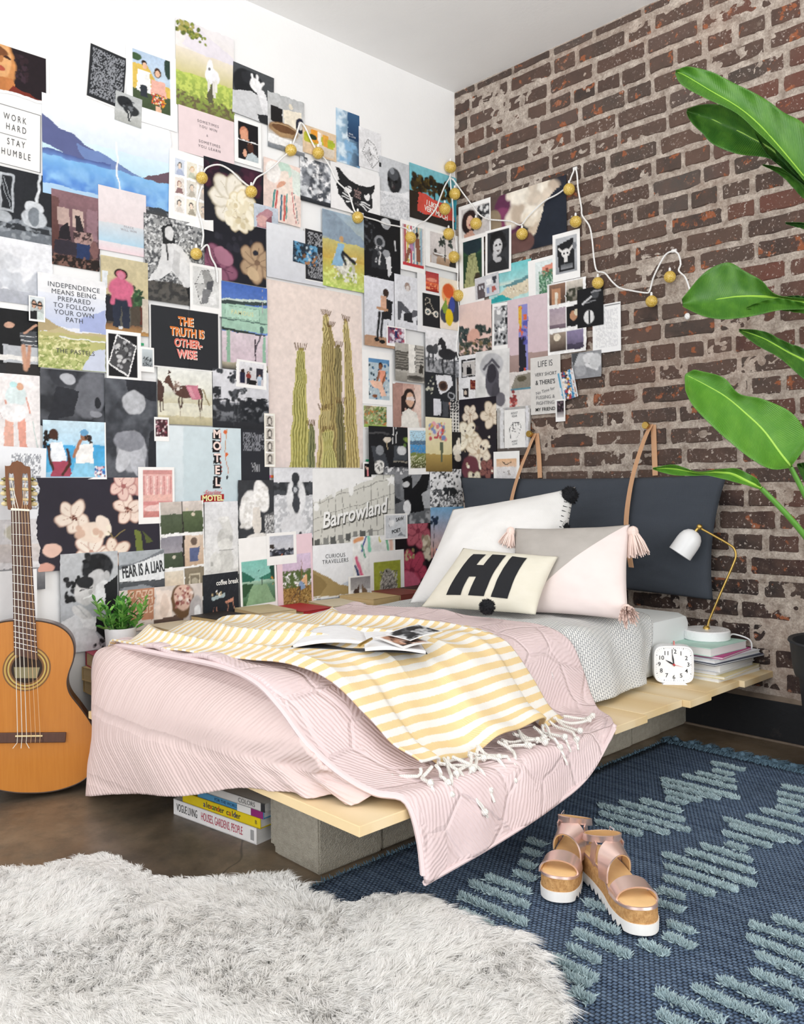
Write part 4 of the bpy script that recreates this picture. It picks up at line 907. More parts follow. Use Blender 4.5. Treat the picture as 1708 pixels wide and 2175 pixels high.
# paperbacks piled between mattress and white wall
cols = ['#c9b48d', '#b59a6c', '#e6dcc8', '#8d2b2a', '#d8c7a3', '#3a3a40', '#cdbb95', '#a5402f', '#e2d9c6', '#c2a777']
rb = random.Random(8)
tops = [('plain yellowed paperback lying closed beside the bar-stool photo', '#d8cbb0', 0, .018), ('dark paperback with curled cover on the pile beside the green lake photo', '#2b2320', 6, .022), ('paperback with tan cover on the ledge beneath the green lake photo', '#cdb891', -5, .026),
        ('red-backed book on the ledge under the field photo', '#b3262c', 3, .02), ('cream paperback on the ledge under the valley poster', '#d9cdb2', -8, .026), ('tan paperback on the ledge below the tiny animal figures', '#c8ad7c', 4, .03), ('brown-spined book on the ledge below the green-framed print', '#7d3a30', -3, .034), ('small dark paperback at the pillow end of the ledge', '#3b2f28', 5, .028)]
yy = -1.56
for k, (lab, colr, an, hh) in enumerate(tops):
    z = ZP; y = yy + k * .172; 
    for j in range(4):
        h = rb.uniform(.043, .05); book((.125 + rb.uniform(-.012, .01), y, z), rb.uniform(.19, .21), .158, h, rb.uniform(-3, 3), flat(rb.choice(cols), .7), m_pages_t, 'thick yellowed paperback inside a pile between mattress and white wall', 'paperbacks hidden in the ledge piles', '-x'); z += h
    book((.13, y, z), .2, .15, hh, an, flat(colr, .6), m_pages_t, lab, 'paperbacks along the ledge', '+x')
z = ZP
for j, (h, lab, cc) in enumerate(((.042, 'tan volume at the foot of the pile under the potted plant', '#c4a56e'), (.044, 'paperback with rounded yellowed pages in the middle of the plant pile', '#ccb07d'), (.046, 'red and white covered paperback directly under the potted plant', '#a8354a'))):
    book((.118 + .004 * j, -1.78 + .004 * (j % 2), z), .2, .17, h, (-4, 5, -8)[j], flat(cc, .6), m_pages_t, lab, 'books piled under the potted plant', '-x'); z += h
PLZ = z
# potted succulent
pc = np.array((.115, -1.775, PLZ)); pot = empty('potted_plant', pc, 'small leafy green plant in a white pot on a pile of books', 'plant')
MB().lathe(pc, [(.040, 0), (.045, .004), (.050, .075), (.051, .082), (.047, .082), (.044, .066)], 36).build('pot', flat('#efefee', .35), pot, True)
MB().lathe(pc, [(.0, .068), (.044, .066)], 24, None, False, False).build('soil', flat('#3b2d22', .9), pot)
m_leafs, t, b = nt('small_leaf', 0.5, '#3f7a2f'); oi = N(t, 'ShaderNodeObjectInfo'); L(t, ramp(t, oi.outputs['Random'], [(0, '#3c7530'), (.5, '#62a544'), (1, '#8cc45c')]), b.inputs['Base Color'])
lf = bpy.data.meshes.new('leaf'); vs = [(0, 0, 0), (.35, .2, .06), (.7, .2, .1), (1, 0, .02), (.7, -.2, .1), (.35, -.2, .06), (.5, 0, -.01)]
lf.from_pydata(vs, [], [(0, 1, 6), (1, 2, 6), (2, 3, 6), (3, 4, 6), (4, 5, 6), (5, 0, 6)]); lf.update(); lf.materials.append(m_leafs); lf.shade_smooth()
for i in range(17):
    a = i * 2.4; r0 = .012 + .026 * (i % 4) / 3; hgt = .075 + .035 * rb.random(); st0 = pc + np.array((math.cos(a) * r0, math.sin(a) * r0, .066)); st1 = st0 + np.array((math.cos(a) * .022 * (i % 4) / 1.6, math.sin(a) * .022 * (i % 4) / 1.6, hgt))
    sm = MB().tube([st0, (st0 + st1) / 2, st1], .0022, 5).build('stem', flat('#6f9a4a', .6), pot)
    for j in range(11):
        f = (j + 1) / 11; b_ = a + j * 2.4; p_ = st0 + (st1 - st0) * f; o = bpy.data.objects.new('leaf', lf); C.objects.link(o)
        o.parent = sm; o.location = p_; o.rotation_euler = (rb.uniform(-.3, .3), -(.35 + .5 * f), b_); s_ = .036 * (1.15 - .35 * f); o.scale = (s_, s_ * 1.1, s_)
# ------------------------------------------------------------------ bedside: books, clock, lamp
z = ZP; SX1, SY0, SY1 = 1.452, -.305, -.012
def stk(w, l, h, dx, dy, an, col, pages, label):
    global z
    w *= .78
    o = book((SX1 - w / 2 + dx, SY0 + l / 2 + dy, z), w, l, h, an, flat(col, .5), pages, label, 'books under the desk lamp', '-x', cov=min(.0018, h * .2))[0]; z += h + .0004; return o
stk(.22, .285, .012, .004, -.002, -3, '#e9e6dc', m_pages_w, 'thin cream magazine at the bottom of the lamp pile')
stk(.215, .29, .009, .01, -.004, 2, '#e7d9a8', m_pages_w, 'thin pale yellow magazine low in the lamp pile')
stk(.21, .26, .010, -.01, .0, -2, '#dfe0e2', m_pages_w, 'thin grey-white magazine in the lamp pile below the thick white book')
stk(.215, .27, .024, -.006, .004, 1, '#e8e8ea', m_pages_w, 'thick white book in the middle of the lamp pile')
stk(.235, .30, .006, .012, -.014, -7, '#1f2a44', m_pages_w, 'dark navy covered magazine jutting out of the lamp pile')
stk(.225, .29, .012, .0, -.006, -5, '#dcdfe6', m_pages_w, 'white book with blue edge above the navy magazine')
stk(.205, .24, .007, -.004, .01, 3, '#b8307f', m_pages_w, 'magenta-backed magazine under the mint book')
stk(.22, .235, .028, -.022, .0, -4, '#b9ddd0', m_pages_w, 'mint green hardback directly under the desk lamp')
ZS = z
m_wht, t, b = nt('white_enamel', 0.25, '#f2f2f3'); L(t, ramp(t, noise(t, 30, 3, position(t)), [(0.3, .2), (.7, .3)]), b.inputs['Roughness'])
lc = onz(1501, 1356, ZS); lamp = empty('desk_lamp', lc, 'white desk lamp with bent brass arm standing on the pile of books', 'lamp')
MB().lathe(lc, [(.078, 0), (.081, .003), (.081, .030), (.077, .034), (0, .0345)], 48).build('base', m_wht, lamp, True)
# arm lies in the plane facing the room
nl = CAM - lc; nl[2] = 0; nl /= np.linalg.norm(nl); q = lambda x, y, o_=0: hit(x, y, lc, nl) + nl * o_
pts = crom(np.array([q(1504, 1341), q(1504, 1327), q(1510, 1309), q(1530, 1262), q(1555, 1205), q(1563, 1182), q(1559, 1165), q(1545, 1154), q(1517, 1138), q(1490, 1123)]), 60)
MB().tube(pts, .0042, 10).build('arm', m_brass, lamp, True); MB().lathe(lc, [(.012, .034), (.012, .040), (.006, .046)], 20).build('collar', m_brass, lamp, True)
j0 = q(1486, 1119); MB().sphere(j0, .0105, 16, 10).build('joint', m_brass, lamp, True)
ds = q(1442, 1180) - q(1480, 1126); ds += nl * .012; ds /= np.linalg.norm(ds); u1 = np.cross(ds, nl); u1 /= np.linalg.norm(u1); u2 = np.cross(ds, u1); k0 = q(1478, 1128)
MB().tube([j0, k0], .006, 10).build('stem', m_brass, lamp, True)
pr = [(.0, .0), (.013, .0015), (.026, .008), (.036, .020), (.0415, .036), (.043, .052), (.043, .100), (.0405, .100), (.0405, .05), (.033, .022), (.0, .004)]
MB().lathe(k0, pr, 40, (u1, u2, ds), False, False).build('shade', m_wht, lamp, True)
MB().sphere(k0 + ds * .05, (.018, .018, .024), 16, 10, (u1, u2, ds)).build('bulb', flat('#f4efe2', .3), lamp, True)
pts = crom(np.array([lc + np.array((.07, .03, .012)), q(1560, 1350, -.03) , q(1592, 1362, -.04), q(1598, 1380, -.04), q(1588, 1394, -.05), (1.44, -.03, ZP + .01)]), 40)
MB().tube(pts, .0028, 8).build('cable', m_wht, lamp, True)
# alarm clock
ck = onz(1432, 1452, ZP); nc = np.array((.62, -.78, 0)); nc /= np.linalg.norm(nc); rc = np.array((-nc[1], nc[0], 0)); cc0 = hit(1431, 1411, ck, nc); clock = empty('alarm_clock', ck, 'white alarm clock with rounded square face showing two minutes to ten', 'clock')
pxs = depth_of(ck) / FPX; hw_ = 41 * pxs / abs(np.dot(rc, RV)); hh_ = 40 * pxs
def sq(s, e=.30, n=64):
    r = []
    for i in range(n):
        a = 2 * math.pi * i / n; c_, s_ = math.cos(a), math.sin(a); k = (abs(c_) ** (2 / .42) + abs(s_) ** (2 / .42)) ** (-.42 / 2); r.append((c_ * k * hw_ * s, s_ * k * hh_ * s))
    return r
mb = MB(); n = 64; rings = [(.9, -.040), (1.0, -.034), (1.0, .002), (.985, .006), (.93, .0065), (.91, .003)]; vs = []
for s_, d in rings: vs += [cc0 + rc * x + ZV * y + nc * d for x, y in sq(s_)]
fs = [(j * n + i, j * n + (i + 1) % n, (j + 1) * n + (i + 1) % n, (j + 1) * n + i) for j in range(len(rings) - 1) for i in range(n)] + [tuple(range(n))[::-1]]
mb.add(vs, fs).build('case', m_wht, clock, True)
MB().add([cc0 + rc * x + ZV * y + nc * .0032 for x, y in sq(.912)], [tuple(range(n))]).build('dial', flat('#f6f6f7', .5), clock)
hb = (cc0 - ck)[2] - hh_; mb = MB(); mb.add([ck + rc * x + nc * y + ZV * z_ for x, y, z_ in ((-.040, .02, 0), (.040, .02, 0), (.040, -.035, 0), (-.040, -.035, 0), (-.026, .0, hb + .008), (.026, .0, hb + .008), (.026, -.03, hb + .008), (-.026, -.03, hb + .008))], [(0, 1, 2, 3), (4, 5, 6, 7), (0, 1, 5, 4), (1, 2, 6, 5), (2, 3, 7, 6), (3, 0, 4, 7)]).build('foot', m_wht, clock)
mk = flat('#15161a', .6); rad = hw_
for i in range(1, 13):
    a = math.pi / 2 - i * math.pi / 6; f = .68; o_ = cc0 + nc * .0035 + rc * math.cos(a) * hw_ * (f + .04) + ZV * math.sin(a) * hh_ * f; lettering(str(i), o_, rc, ZV, .0195, mk, clock, 'numeral', bold=.01)
mb = MB()
for i in range(60):
    a = i * math.pi / 30; c_, s_ = math.cos(a), math.sin(a); k = (abs(c_) ** (2 / .42) + abs(s_) ** (2 / .42)) ** (-.42 / 2) * .875; r0 = cc0 + nc * .0036 + rc * c_ * k * hw_ + ZV * s_ * k * hh_; d = rc * c_ + ZV * s_; w_ = rc * -s_ + ZV * c_; ww = .0011 if i % 5 == 0 else .0004; ll = .0035 if i % 5 == 0 else .0018
    mb.add([r0 + w_ * ww, r0 - w_ * ww, r0 - w_ * ww - d * ll, r0 + w_ * ww - d * ll], [(0, 1, 2, 3)])
mb.build('minute_marks', mk, clock)
def hand(name, deg, ln, w, mat, lift, tail=.006):
    a = math.radians(90 - deg); d = rc * math.cos(a) + ZV * math.sin(a); s_ = rc * -math.sin(a) + ZV * math.cos(a); o_ = cc0 + nc * lift
    MB().prism([o_ - d * tail + s_ * w * .5, o_ + d * ln * .45 + s_ * w * 1.3, o_ + d * ln + s_ * w * .2, o_ + d * ln - s_ * w * .2, o_ + d * ln * .45 - s_ * w * 1.3, o_ - d * tail - s_ * w * .5], nc, .0006).build(name, mat, clock)
hand('hour_hand', 299, .030, .0022, mk, .005); hand('minute_hand', 352, .040, .0018, mk, .006); hand('second_hand', 104, .03, .0005, flat('#c93030', .5), .007)
MB().lathe(cc0, [(.0035, .004), (.0035, .0085), (0, .009)], 14, (rc, ZV, nc)).build('hub', flat('#c93030', .5), clock); MB().box(cc0 + ZV * (hh_ + .005) + rc * .004 - nc * .015, (.004, .012, .014), (rc, nc, ZV)).build('alarm_button', flat('#d77f78', .5), clock)
# ------------------------------------------------------------------ open notebook, prints and pen on the throw
zt = .521
m_paper = flat('#f4f4f6', .7)
nbk = empty('notebook', onz(800, 1370, zt), 'open notebook with blank white pages lying on the striped throw', 'notebook')
def sheet(name, pxs, z, mat, parent, bow=.0, n=14, th_=.0015, uvx=None, col=None):
    c4 = [onz(x, y, zz) for (x, y), zz in zip(pxs, z)]; u = np.linspace(0, 1, n); U, V = np.meshgrid(u, u, indexing='ij')
    Pn = c4[0] * ((1 - U) * (1 - V))[..., None] + c4[1] * (U * (1 - V))[..., None] + c4[2] * (U * V)[..., None] + c4[3] * ((1 - U) * V)[..., None]
    Pn = Pn + ZV * (bow * np.sin(U * math.pi))[..., None]; o = grid_mesh(name, Pn, mat, parent, True, np.stack([U, 1 - V], -1), col); 
    if normals_of(Pn)[..., 2].sum() < 0: o.data.flip_normals()
    md = o.modifiers.new('t', 'SOLIDIFY'); md.thickness = th_; md.offset = -1; return o
sheet('left_pages', ((668, 1334), (768, 1335), (782, 1366), (622, 1371)), (zt, zt, zt + .004, zt), m_paper, nbk, .010, th_=.006)
sheet('right_pages', ((770, 1336), (880, 1346), (905, 1384), (775, 1378)), (zt, zt, zt, zt + .004), m_paper, nbk, .006, th_=.006)
sheet('cover', ((665, 1336), (882, 1348), (908, 1388), (618, 1374)), (zt - .008,) * 4, flat('#2b2c30', .6), nbk, 0, th_=.002)
pn = [onz(763, 1371, zt + .018), onz(785, 1359, zt + .018)]; mb = MB().tube([pn[0] + (pn[0] - pn[1]) * .06, pn[0], pn[0] + (pn[1] - pn[0]) * .9, pn[1] + (pn[1] - pn[0]) * .2], [.001, .004, .004, .0035], 10); pen = mb.build('pen', m_brass, None, True); tag(pen, 'slim brass pen lying in the fold of the open notebook', 'pen')
# ------------------------------------------------------------------ prints: a small painter for the pictures on paper
class Pic:
    def __init__(s, nu, nv, asp):
        u = np.linspace(0, 1, nu); v = np.linspace(0, 1, nv); s.U, s.V = np.meshgrid(u, v, indexing='ij'); s.a = asp   # asp = width / height
        s.I = np.ones((nu, nv, 3)); s.px = 1.0 / max(nu, 2); s.sd = 1
    def put(s, m, c): s.I = s.I * (1 - m[..., None]) + (lin(c) if isinstance(c, str) else c) * m[..., None]
    def g(s, c0, c1, d='v'):
        f = (s.V if d == 'v' else s.U)[..., None]; s.I = lin(c0) * (1 - f) + lin(c1) * f
    def r(s, u0, v0, u1, v1, c): s.put(((s.U >= u0) & (s.U <= u1) & (s.V >= v0) & (s.V <= v1)).astype(float), c)
    def gr(s, u0, v0, u1, v1, c0, c1):
        m = ((s.U >= u0) & (s.U <= u1) & (s.V >= v0) & (s.V <= v1)).astype(float); f = np.clip((s.V - v0) / (v1 - v0), 0, 1)[..., None]; s.put(m, lin(c0) * (1 - f) + lin(c1) * f)
    def e(s, cx, cy, rx, ry, c, rot=0, soft=0.12):
        x = s.U - cx; y = (s.V - cy) / s.a; a = math.radians(rot); X = x * math.cos(a) + y * math.sin(a); Y = -x * math.sin(a) + y * math.cos(a)
        d = np.sqrt((X / rx) ** 2 + (Y / (ry / s.a)) ** 2); s.put(np.clip((1 - d) / max(soft, 1e-3) + .5, 0, 1), c)
    def p(s, c, *q):
        lp = [(q[i], q[i + 1]) for i in range(0, len(q), 2)]; s.put(inside(s.U, s.V, lp).astype(float), c)
    def l(s, c, w, *q):
        for i in range(0, len(q) - 3, 2):
            ax, ay, bx, by = q[i:i + 4]; dx, dy = bx - ax, (by - ay) / s.a; L2 = dx * dx + dy * dy + 1e-9
            t = np.clip(((s.U - ax) * dx + (s.V - ay) / s.a * dy) / L2, 0, 1); d = np.hypot(s.U - ax - t * dx, (s.V - ay) / s.a - t * dy); s.put(np.clip((w - d) / (w * .5 + 1e-4) , 0, 1), c)
    def n(s, sc, amt): s.sd += 1; s.I = np.clip(s.I * (1 + amt * 2 * (fbm(s.U * sc, s.V * sc / s.a, s.sd, 3)[..., None] - .5)), 0, 1)
    def m(s, c, sc, th, so, u0=0, v0=0, u1=1, v1=1):
        s.sd += 1; f = fbm(s.U * sc, s.V * sc / s.a, s.sd * 7, 3); s.put(np.clip((f - th) / so + .5, 0, 1) * ((s.U >= u0) & (s.U <= u1) & (s.V >= v0) & (s.V <= v1)), c)
    def s_(s, n, u0, v0, u1, v1, r0, r1, *cs):
        s.sd += 1; q = random.Random(s.sd * 31 + int(n))
        for _ in range(int(n)): r = q.uniform(r0, r1); s.e(q.uniform(u0, u1), q.uniform(v0, v1), r, r * s.a * q.uniform(.6, 1.3), cs[q.randrange(len(cs))], q.uniform(0, 180), .4)
    def f(s, cx, cy, r, k, c1, c2, ph=0):
        for i in range(int(k)):
            a = ph + i * 2 * math.pi / k; x, y = cx + math.cos(a) * r * .55, cy + math.sin(a) * r * .55 * s.a
            s.e(x, y, r * .56, r * .42 * s.a, c2, math.degrees(a), .2); s.e(x, y, r * .5, r * .36 * s.a, c1, math.degrees(a), .25); s.l(c2, r * .02, cx, cy, cx + math.cos(a) * r * .8, cy + math.sin(a) * r * .8 * s.a)
        s.e(cx, cy, r * .16, r * .16 * s.a, c2)
    def t(s, u0, v0, u1, v1, n, c, fill=.55):
        q = random.Random(int(n) * 7)
        for i in range(int(n)):
            v = v0 + (v1 - v0) * (i + .5) / n; h = (v1 - v0) / n * .5; e = u1 - (u1 - u0) * (q.random() * .35 if i % 6 == 5 else 0)
            m = ((np.abs(s.V - v) < h / 1.0) & (s.U > u0) & (s.U < e) & (vnoise(s.U * 60, s.V * 0 + i * 3.7, 3) < fill)).astype(float); s.put(m * .8, c)
    def k(s, u0, v0, u1, v1, c, w): s.r(u0, v0, u1, v0 + w * s.a, c); s.r(u0, v1 - w * s.a, u1, v1, c); s.r(u0, v0, u0 + w, v1, c); s.r(u1 - w, v0, u1, v1, c)
    def P(s, cx, v0, h, skin, hair, top, bot, w=1.0):
        k = h / s.a * 1.0; W = w * .13 * h / s.a
        s.e(cx, v0 + .09 * h, W * .62, .095 * h, hair); s.e(cx, v0 + .10 * h, W * .45, .075 * h, skin)
        s.p(bot, cx - W * .8, v0 + .5 * h, cx + W * .8, v0 + .5 * h, cx + W * .75, v0 + h, cx + W * .15, v0 + h, cx, v0 + .62 * h, cx - W * .15, v0 + h, cx - W * .75, v0 + h)
        s.e(cx, v0 + .34 * h, W * 1.15, .19 * h, top, 0, .2)
def run(pic, prog):
    for ln in prog.split(';'):
        q = ln.split()
        if not q: continue
        a = [float(x) if (x[0] in '-.0123456789' and not x.startswith('#')) else x for x in q[1:]]
        a = [x if not (isinstance(x, str) and x.startswith('#')) else x for x in a]
        getattr(pic, {'s': 's_'}.get(q[0], q[0]))(*a)
def photoize(pic, prog, g=1.0):
    """paints with slightly wandering outlines and adds the mottling of a printed photograph"""
    U0, V0 = pic.U, pic.V; k = pic.sd * 3 + 1; amp = 0.0 if prog.count(';') < 3 else 0.022
    pic.U = U0 + amp * (fbm(U0 * 9, V0 * 9 / pic.a, k, 3) - .5) * 2 * np.clip(np.minimum(U0, 1 - U0) * 12, 0, 1); pic.V = V0 + amp * pic.a * (fbm(U0 * 9 + 40, V0 * 9 / pic.a, k + 1, 3) - .5) * 2 * np.clip(np.minimum(V0, 1 - V0) * 12, 0, 1)
    run(pic, prog); pic.U, pic.V = U0, V0
    if amp:
        f = 1 + .26 * g * (fbm(U0 * 5, V0 * 5 / pic.a, k + 2, 3) - .5) + .34 * g * (fbm(U0 * 22, V0 * 22 / pic.a, k + 3, 3) - .5); pic.I = np.clip(pic.I * f[..., None], 0, 1)
m_print, t, b = nt('printed_paper', 0.55, '#fff', spec=0.25); at = N(t, 'ShaderNodeAttribute', attribute_name='print'); n = noise(t, 35, 3, position(t))
L(t, mix(t, 1.0, at.outputs[0], ramp(t, n, [(0.3, 0.95), (0.7, 1.0)]), 'MULTIPLY'), b.inputs['Base Color'])
placed = []; CELL = 1.75
def on_wall(wall, x, y): 
    q = onx(x, y, 0) if wall == 'L' else ony(x, y, 0); return (q[1] if wall == 'L' else q[0]), q[2]
def sheet_of(wall, name, label, cat, x0, y0, x1, y1, paint, rot=0, bd=None, bc='#f6f5f3', texts=(), torn='', curl=0.0):
    s0, z1 = on_wall(wall, x0, y0); s1, z0 = on_wall(wall, x1, y1); s1 = min(s1, -.004) if wall == 'L' else s1; s0 = s0 if wall == 'L' else max(s0, .006)
    w, h = s1 - s0, z1 - z0; box = (s0, z0, s1, z1); lev = 0
    for (wl, bx, lv) in placed:
        if wl == wall and bx[0] < s1 + .002 and bx[2] > s0 - .002 and bx[1] < z1 + .002 and bx[3] > z0 - .002: lev = max(lev, lv + 1)
    placed.append((wall, box, lev)); off = (.0014 if wall == 'L' else .0155) + lev * .0011
    nu = int(np.clip(abs(x1 - x0) / CELL, 8, 130)); nv = int(np.clip(abs(y1 - y0) / CELL, 8, 240)); pic = Pic(nu, nv, w / h)
    if bd:
        l_, t_, r_b, b_ = bd; sub = Pic(nu, nv, (w * (1 - l_ - r_b)) / (h * (1 - t_ - b_))); sub.U = (pic.U - l_) / (1 - l_ - r_b); sub.V = (pic.V - t_) / (1 - t_ - b_); sub.sd = len(placed)
        msk = (sub.U >= 0) & (sub.U <= 1) & (sub.V >= 0) & (sub.V <= 1); photoize(sub, paint, .3 if name == 'poster' else 1.0); pic.put(np.ones_like(pic.U), bc); pic.I[msk] = sub.I[msk]
    else: pic.sd = len(placed); photoize(pic, paint, .3 if name == 'poster' else 1.0)
    U = pic.U.copy(); V = pic.V.copy(); rr_ = np.random.default_rng(len(placed))
    for ed in torn:
        j = (fbm(np.linspace(0, 14, nu if ed in 'TB' else nv), np.zeros(nu if ed in 'TB' else nv), len(placed), 4) - .35) * .05
        if ed == 'T': V += np.clip(1 - V * 4, 0, 1) * j[:, None]
        if ed == 'B': V -= np.clip(V * 4 - 3, 0, 1) * j[:, None]
        if ed == 'L': U += np.clip(1 - U * 4, 0, 1) * j[None, :]
        if ed == 'R': U -= np.clip(U * 4 - 3, 0, 1) * j[None, :]
    a = math.radians(rot); X = (U - .5) * w; Y = (.5 - V) * h; Xr = X * math.cos(a) - Y * math.sin(a); Yr = X * math.sin(a) + Y * math.cos(a); cs, cz = (s0 + s1) / 2, (z0 + z1) / 2
    lift = off + .0006 * fbm(U * 3 + len(placed), V * 3, 3, 2) + curl * np.clip(V - .6, 0, 1) ** 2 * np.clip(U, 0, 1)
    def to3(S, Z, o_): return np.stack([o_, S, Z], -1) if wall == 'L' else np.stack([S, -o_, Z], -1)
    P_ = to3(cs + Xr, cz + Yr, lift); o = grid_mesh(name, P_, m_print, None, True, None, pic.I, flip=(wall == 'L'))
    n0 = normals_of(P_).mean((0, 1))
    tag(o, label, cat, 'prints pinned over the walls')
    rt = to3(np.array(math.cos(a)), np.array(math.sin(a)), np.array(0.)); up = to3(np.array(-math.sin(a)), np.array(math.cos(a)), np.array(0.))
    if wall == 'R': rt = np.array((math.cos(a), 0, math.sin(a))); up = np.array((-math.sin(a), 0, math.cos(a)))
    for ti, tx in enumerate(texts):
        s, u, v, sz, cl = tx[:5]; kw = tx[5] if len(tx) > 5 else {}
        x_, y_ = (u - .5) * w, (.5 - v) * h; ra = math.radians(kw.pop('rot', 0)) if 'rot' in kw else 0
        c0 = to3(np.array(cs + x_ * math.cos(a) - y_ * math.sin(a)), np.array(cz + x_ * math.sin(a) + y_ * math.cos(a)), np.array(off + .0011))
        R2 = rt * math.cos(ra) + up * math.sin(ra); U2 = up * math.cos(ra) - rt * math.sin(ra)
        lettering(s, c0, R2, U2, sz * h, flat(cl, .6), o, lift=.0003 + .0003 * ti, **kw)
    return o
def LW(*a, **k): return sheet_of('L', *a, **k)
def RW(*a, **k): return sheet_of('R', *a, **k)
PH, PO, PG, IN = 'photo_print', 'poster', 'magazine_page', 'instant_photo'
W3 = (.06, .05, .06, .05)
GRASS = 'm #9db054 30 .5 .2 0 .6 1 1;m #6d8440 45 .55 .15 0 .62 1 1'
def cactus_column(x0, x1, top, t0, t1, c, dark, light, k):
    o = [f"p {c} {x0} 1 {t0} {top+.04} {t0*.7+t1*.3} {top} {t0*.3+t1*.7} {top} {t1} {top+.04} {x1} 1"]
    for i in range(1, k): o.append(f"l {dark} .007 {t0+(t1-t0)*i/k} {top+.02} {x0+(x1-x0)*i/k} 1")
    for i in range(k): o.append(f"l {light} .005 {t0+(t1-t0)*(i+.5)/k} {top+.02} {x0+(x1-x0)*(i+.5)/k} 1")
    for i in range(6): o.append(f"l #6a5030 .006 {t0+(t1-t0)*i/5} {top+.01} {t0+(t1-t0)*i/5+(i/5-.5)*.03} {top-.02}")
    return ';'.join(o)
CACTUS = 'g #efdfd6 #e8d9d4;' + ';'.join(cactus_column(*a) for a in (
    (.64, .78, .30, .68, .76, '#8d8258', '#5f5638', '#a89a68', 4), (.50, .72, .14, .56, .63, '#b9a56a', '#7a6a40', '#cfc084', 6), (.62, .72, .20, .62, .68, '#a3915c', '#6f6040', '#b8a870', 3),
    (.80, .97, .15, .79, .855, '#bda96e', '#7d6c44', '#d2c388', 5), (.20, .40, .34, .285, .38, '#b4ac62', '#7d7a42', '#ccc680', 6), (.40, .47, .76, .39, .46, '#7d8058', '#50553a', '#989a6c', 3),
    (.70, .80, .62, .71, .79, '#77704c', '#4c4630', '#8f8860', 3), (.48, .68, .66, .52, .64, '#c0ad74', '#7f7046', '#d6c88e', 6), (.53, .70, .78, .55, .66, '#bdb670', '#84804a', '#d2cc8a', 6))) + ';n 40 .1'
# ---- white wall, from the top
LW(PH, 'print of a woman in close-up with dark hair against black', 'print', -75, 66, 104, 226, 'r 0 0 1 1 #1d1218;e .36 .42 .24 .62 #c98a52;e .38 .3 .17 .45 #dfa871;e .3 .18 .2 .16 #7a4a2a;e .40 .52 .07 .05 #b4533f;e .42 .33 .03 .08 #b97a48;e .3 .26 .06 .035 #3a2018;e .5 .26 .05 .035 #3a2018;p #c07a45 .2 .75 .55 .7 .62 1 .1 1;s 40 .6 .1 .75 .7 .01 .03 #2b1a20 #382630;p #7a2e20 .55 .85 .95 1 .5 1', bd=(.02, .03, .03, .06), torn='B')
LW(PH, 'black and white print of an electric guitar beside a harp', 'print', -60, 338, 110, 522, 'r 0 0 1 1 #22252a;r 0 .72 1 1 #6f757c;r 0 .78 1 .86 #2d3136;m #9aa0a6 16 .6 .2 0 .7 1 1;e .77 .5 .12 .1 #d5d9dd;e .77 .65 .16 .13 #c2c7cc;e .77 .62 .07 .14 #7d848b;l #d9dde0 .022 .8 .42 .86 0;l #b8bdc2 .02 .34 .1 .5 .1 .5 .6 .34 .6 .34 .1;l #a5abb0 .006 .36 .2 .48 .6;l #a5abb0 .006 .38 .15 .48 .45;e .36 .7 .12 .08 #aeb3b8;n 40 .2')
LW(PG, 'watercolour print of grey clouds on a pale ground', 'print', -30, 497, 112, 655, 'r 0 0 1 1 #e9eaee;s 16 .1 .3 .5 .42 .05 .09 #d3d5da #dcdee2;s 22 0 .55 .8 .8 .06 .1 #cfd2d8 #c2c5cc;gr 0 .8 1 1 #b9bcc4 #a9acb5;n 8 .06')
LW(PO, 'wide landscape print of a blue lake and mountains', 'poster', 88, 196, 366, 470, 'g #f6f7f9 #a9cdea;gr 0 .38 1 .62 #d9ecf5 #bfe0ef;p #5c6390 0 .2 .12 .3 .3 .4 .55 .52 .72 .6 .3 .6 0 .5;p #6f86b8 .25 .42 .4 .44 .62 .56 .8 .62 .3 .6;p #6a5560 .75 .6 .9 .52 1 .48 1 .66 .8 .64;gr 0 .6 1 .9 #7cb4e4 #4f7fd0;m #8fc0ea 14 .55 .5 0 .6 1 .9;gr 0 .55 .5 .6 #4d5a92 #6a8cc8;gr .7 .9 1 1 #3a4048 #4a4a48;m #8b9098 30 .6 .1 .6 .9 1 1;l #f4f4f2 .008 .545 .3 .55 .6 .57 .9;n 5 .04', torn='R')
LW(PO, 'typographic poster in black on white reading work hard', 'poster', -42, 206, 88, 370, 'r 0 0 1 1 #f5f4f2;k .01 .015 .99 .985 #2a2a2c .012;r .3 .485 .75 .492 #555', texts=[('WORK', .55, .2, .15, '#444', dict(space=1.5, sx=.62)), ('HARD', .57, .36, .15, '#444', dict(space=1.5, sx=.62)), ('STAY', .57, .6, .15, '#444', dict(space=1.5, sx=.62)), ('HUMBLE', .57, .78, .15, '#444', dict(space=1.5, sx=.62))], rot=-1)
LW(PG, 'dark page of fine white text pinned high on the white wall', 'print', 186, 92, 268, 236, 'r 0 0 1 1 #26282c;t .06 .05 .94 .93 34 #9a9da3', bd=(.02, .01, .03, .03), rot=-5)
LW(PG, 'illustrated page of a couple in bright clothes on white', 'print', 266, 88, 376, 282, 'g #b7cbe2 #cfe0e8;p #d9b95b 0 .25 .4 .22 .6 .45 1 .5 1 .7 0 .7;e .1 .12 .14 .07 #3f5a3a;e .95 .15 .1 .2 #2c4038;r 0 .7 1 1 #46553a;e .3 .2 .07 .06 #2a1d18;e .32 .24 .06 .06 #e3b79a;p #f1f1ef .15 .33 .45 .33 .5 .72 .1 .72;r .2 .6 .4 .8 #30363e;e .66 .3 .09 .09 #4a3020;e .66 .32 .06 .06 #e6bb9e;p #e7b1a2 .5 .45 .85 .43 .92 .72 .48 .72;r .5 .68 .85 .88 #c04a3a;s 60 .5 .68 .85 .88 .01 .03 #f0e0c8 #2d5a4a #e0a030;r .6 .9 .75 1 #e3b79a', bd=(.12, .06, .14, .2), bc='#fafafa')
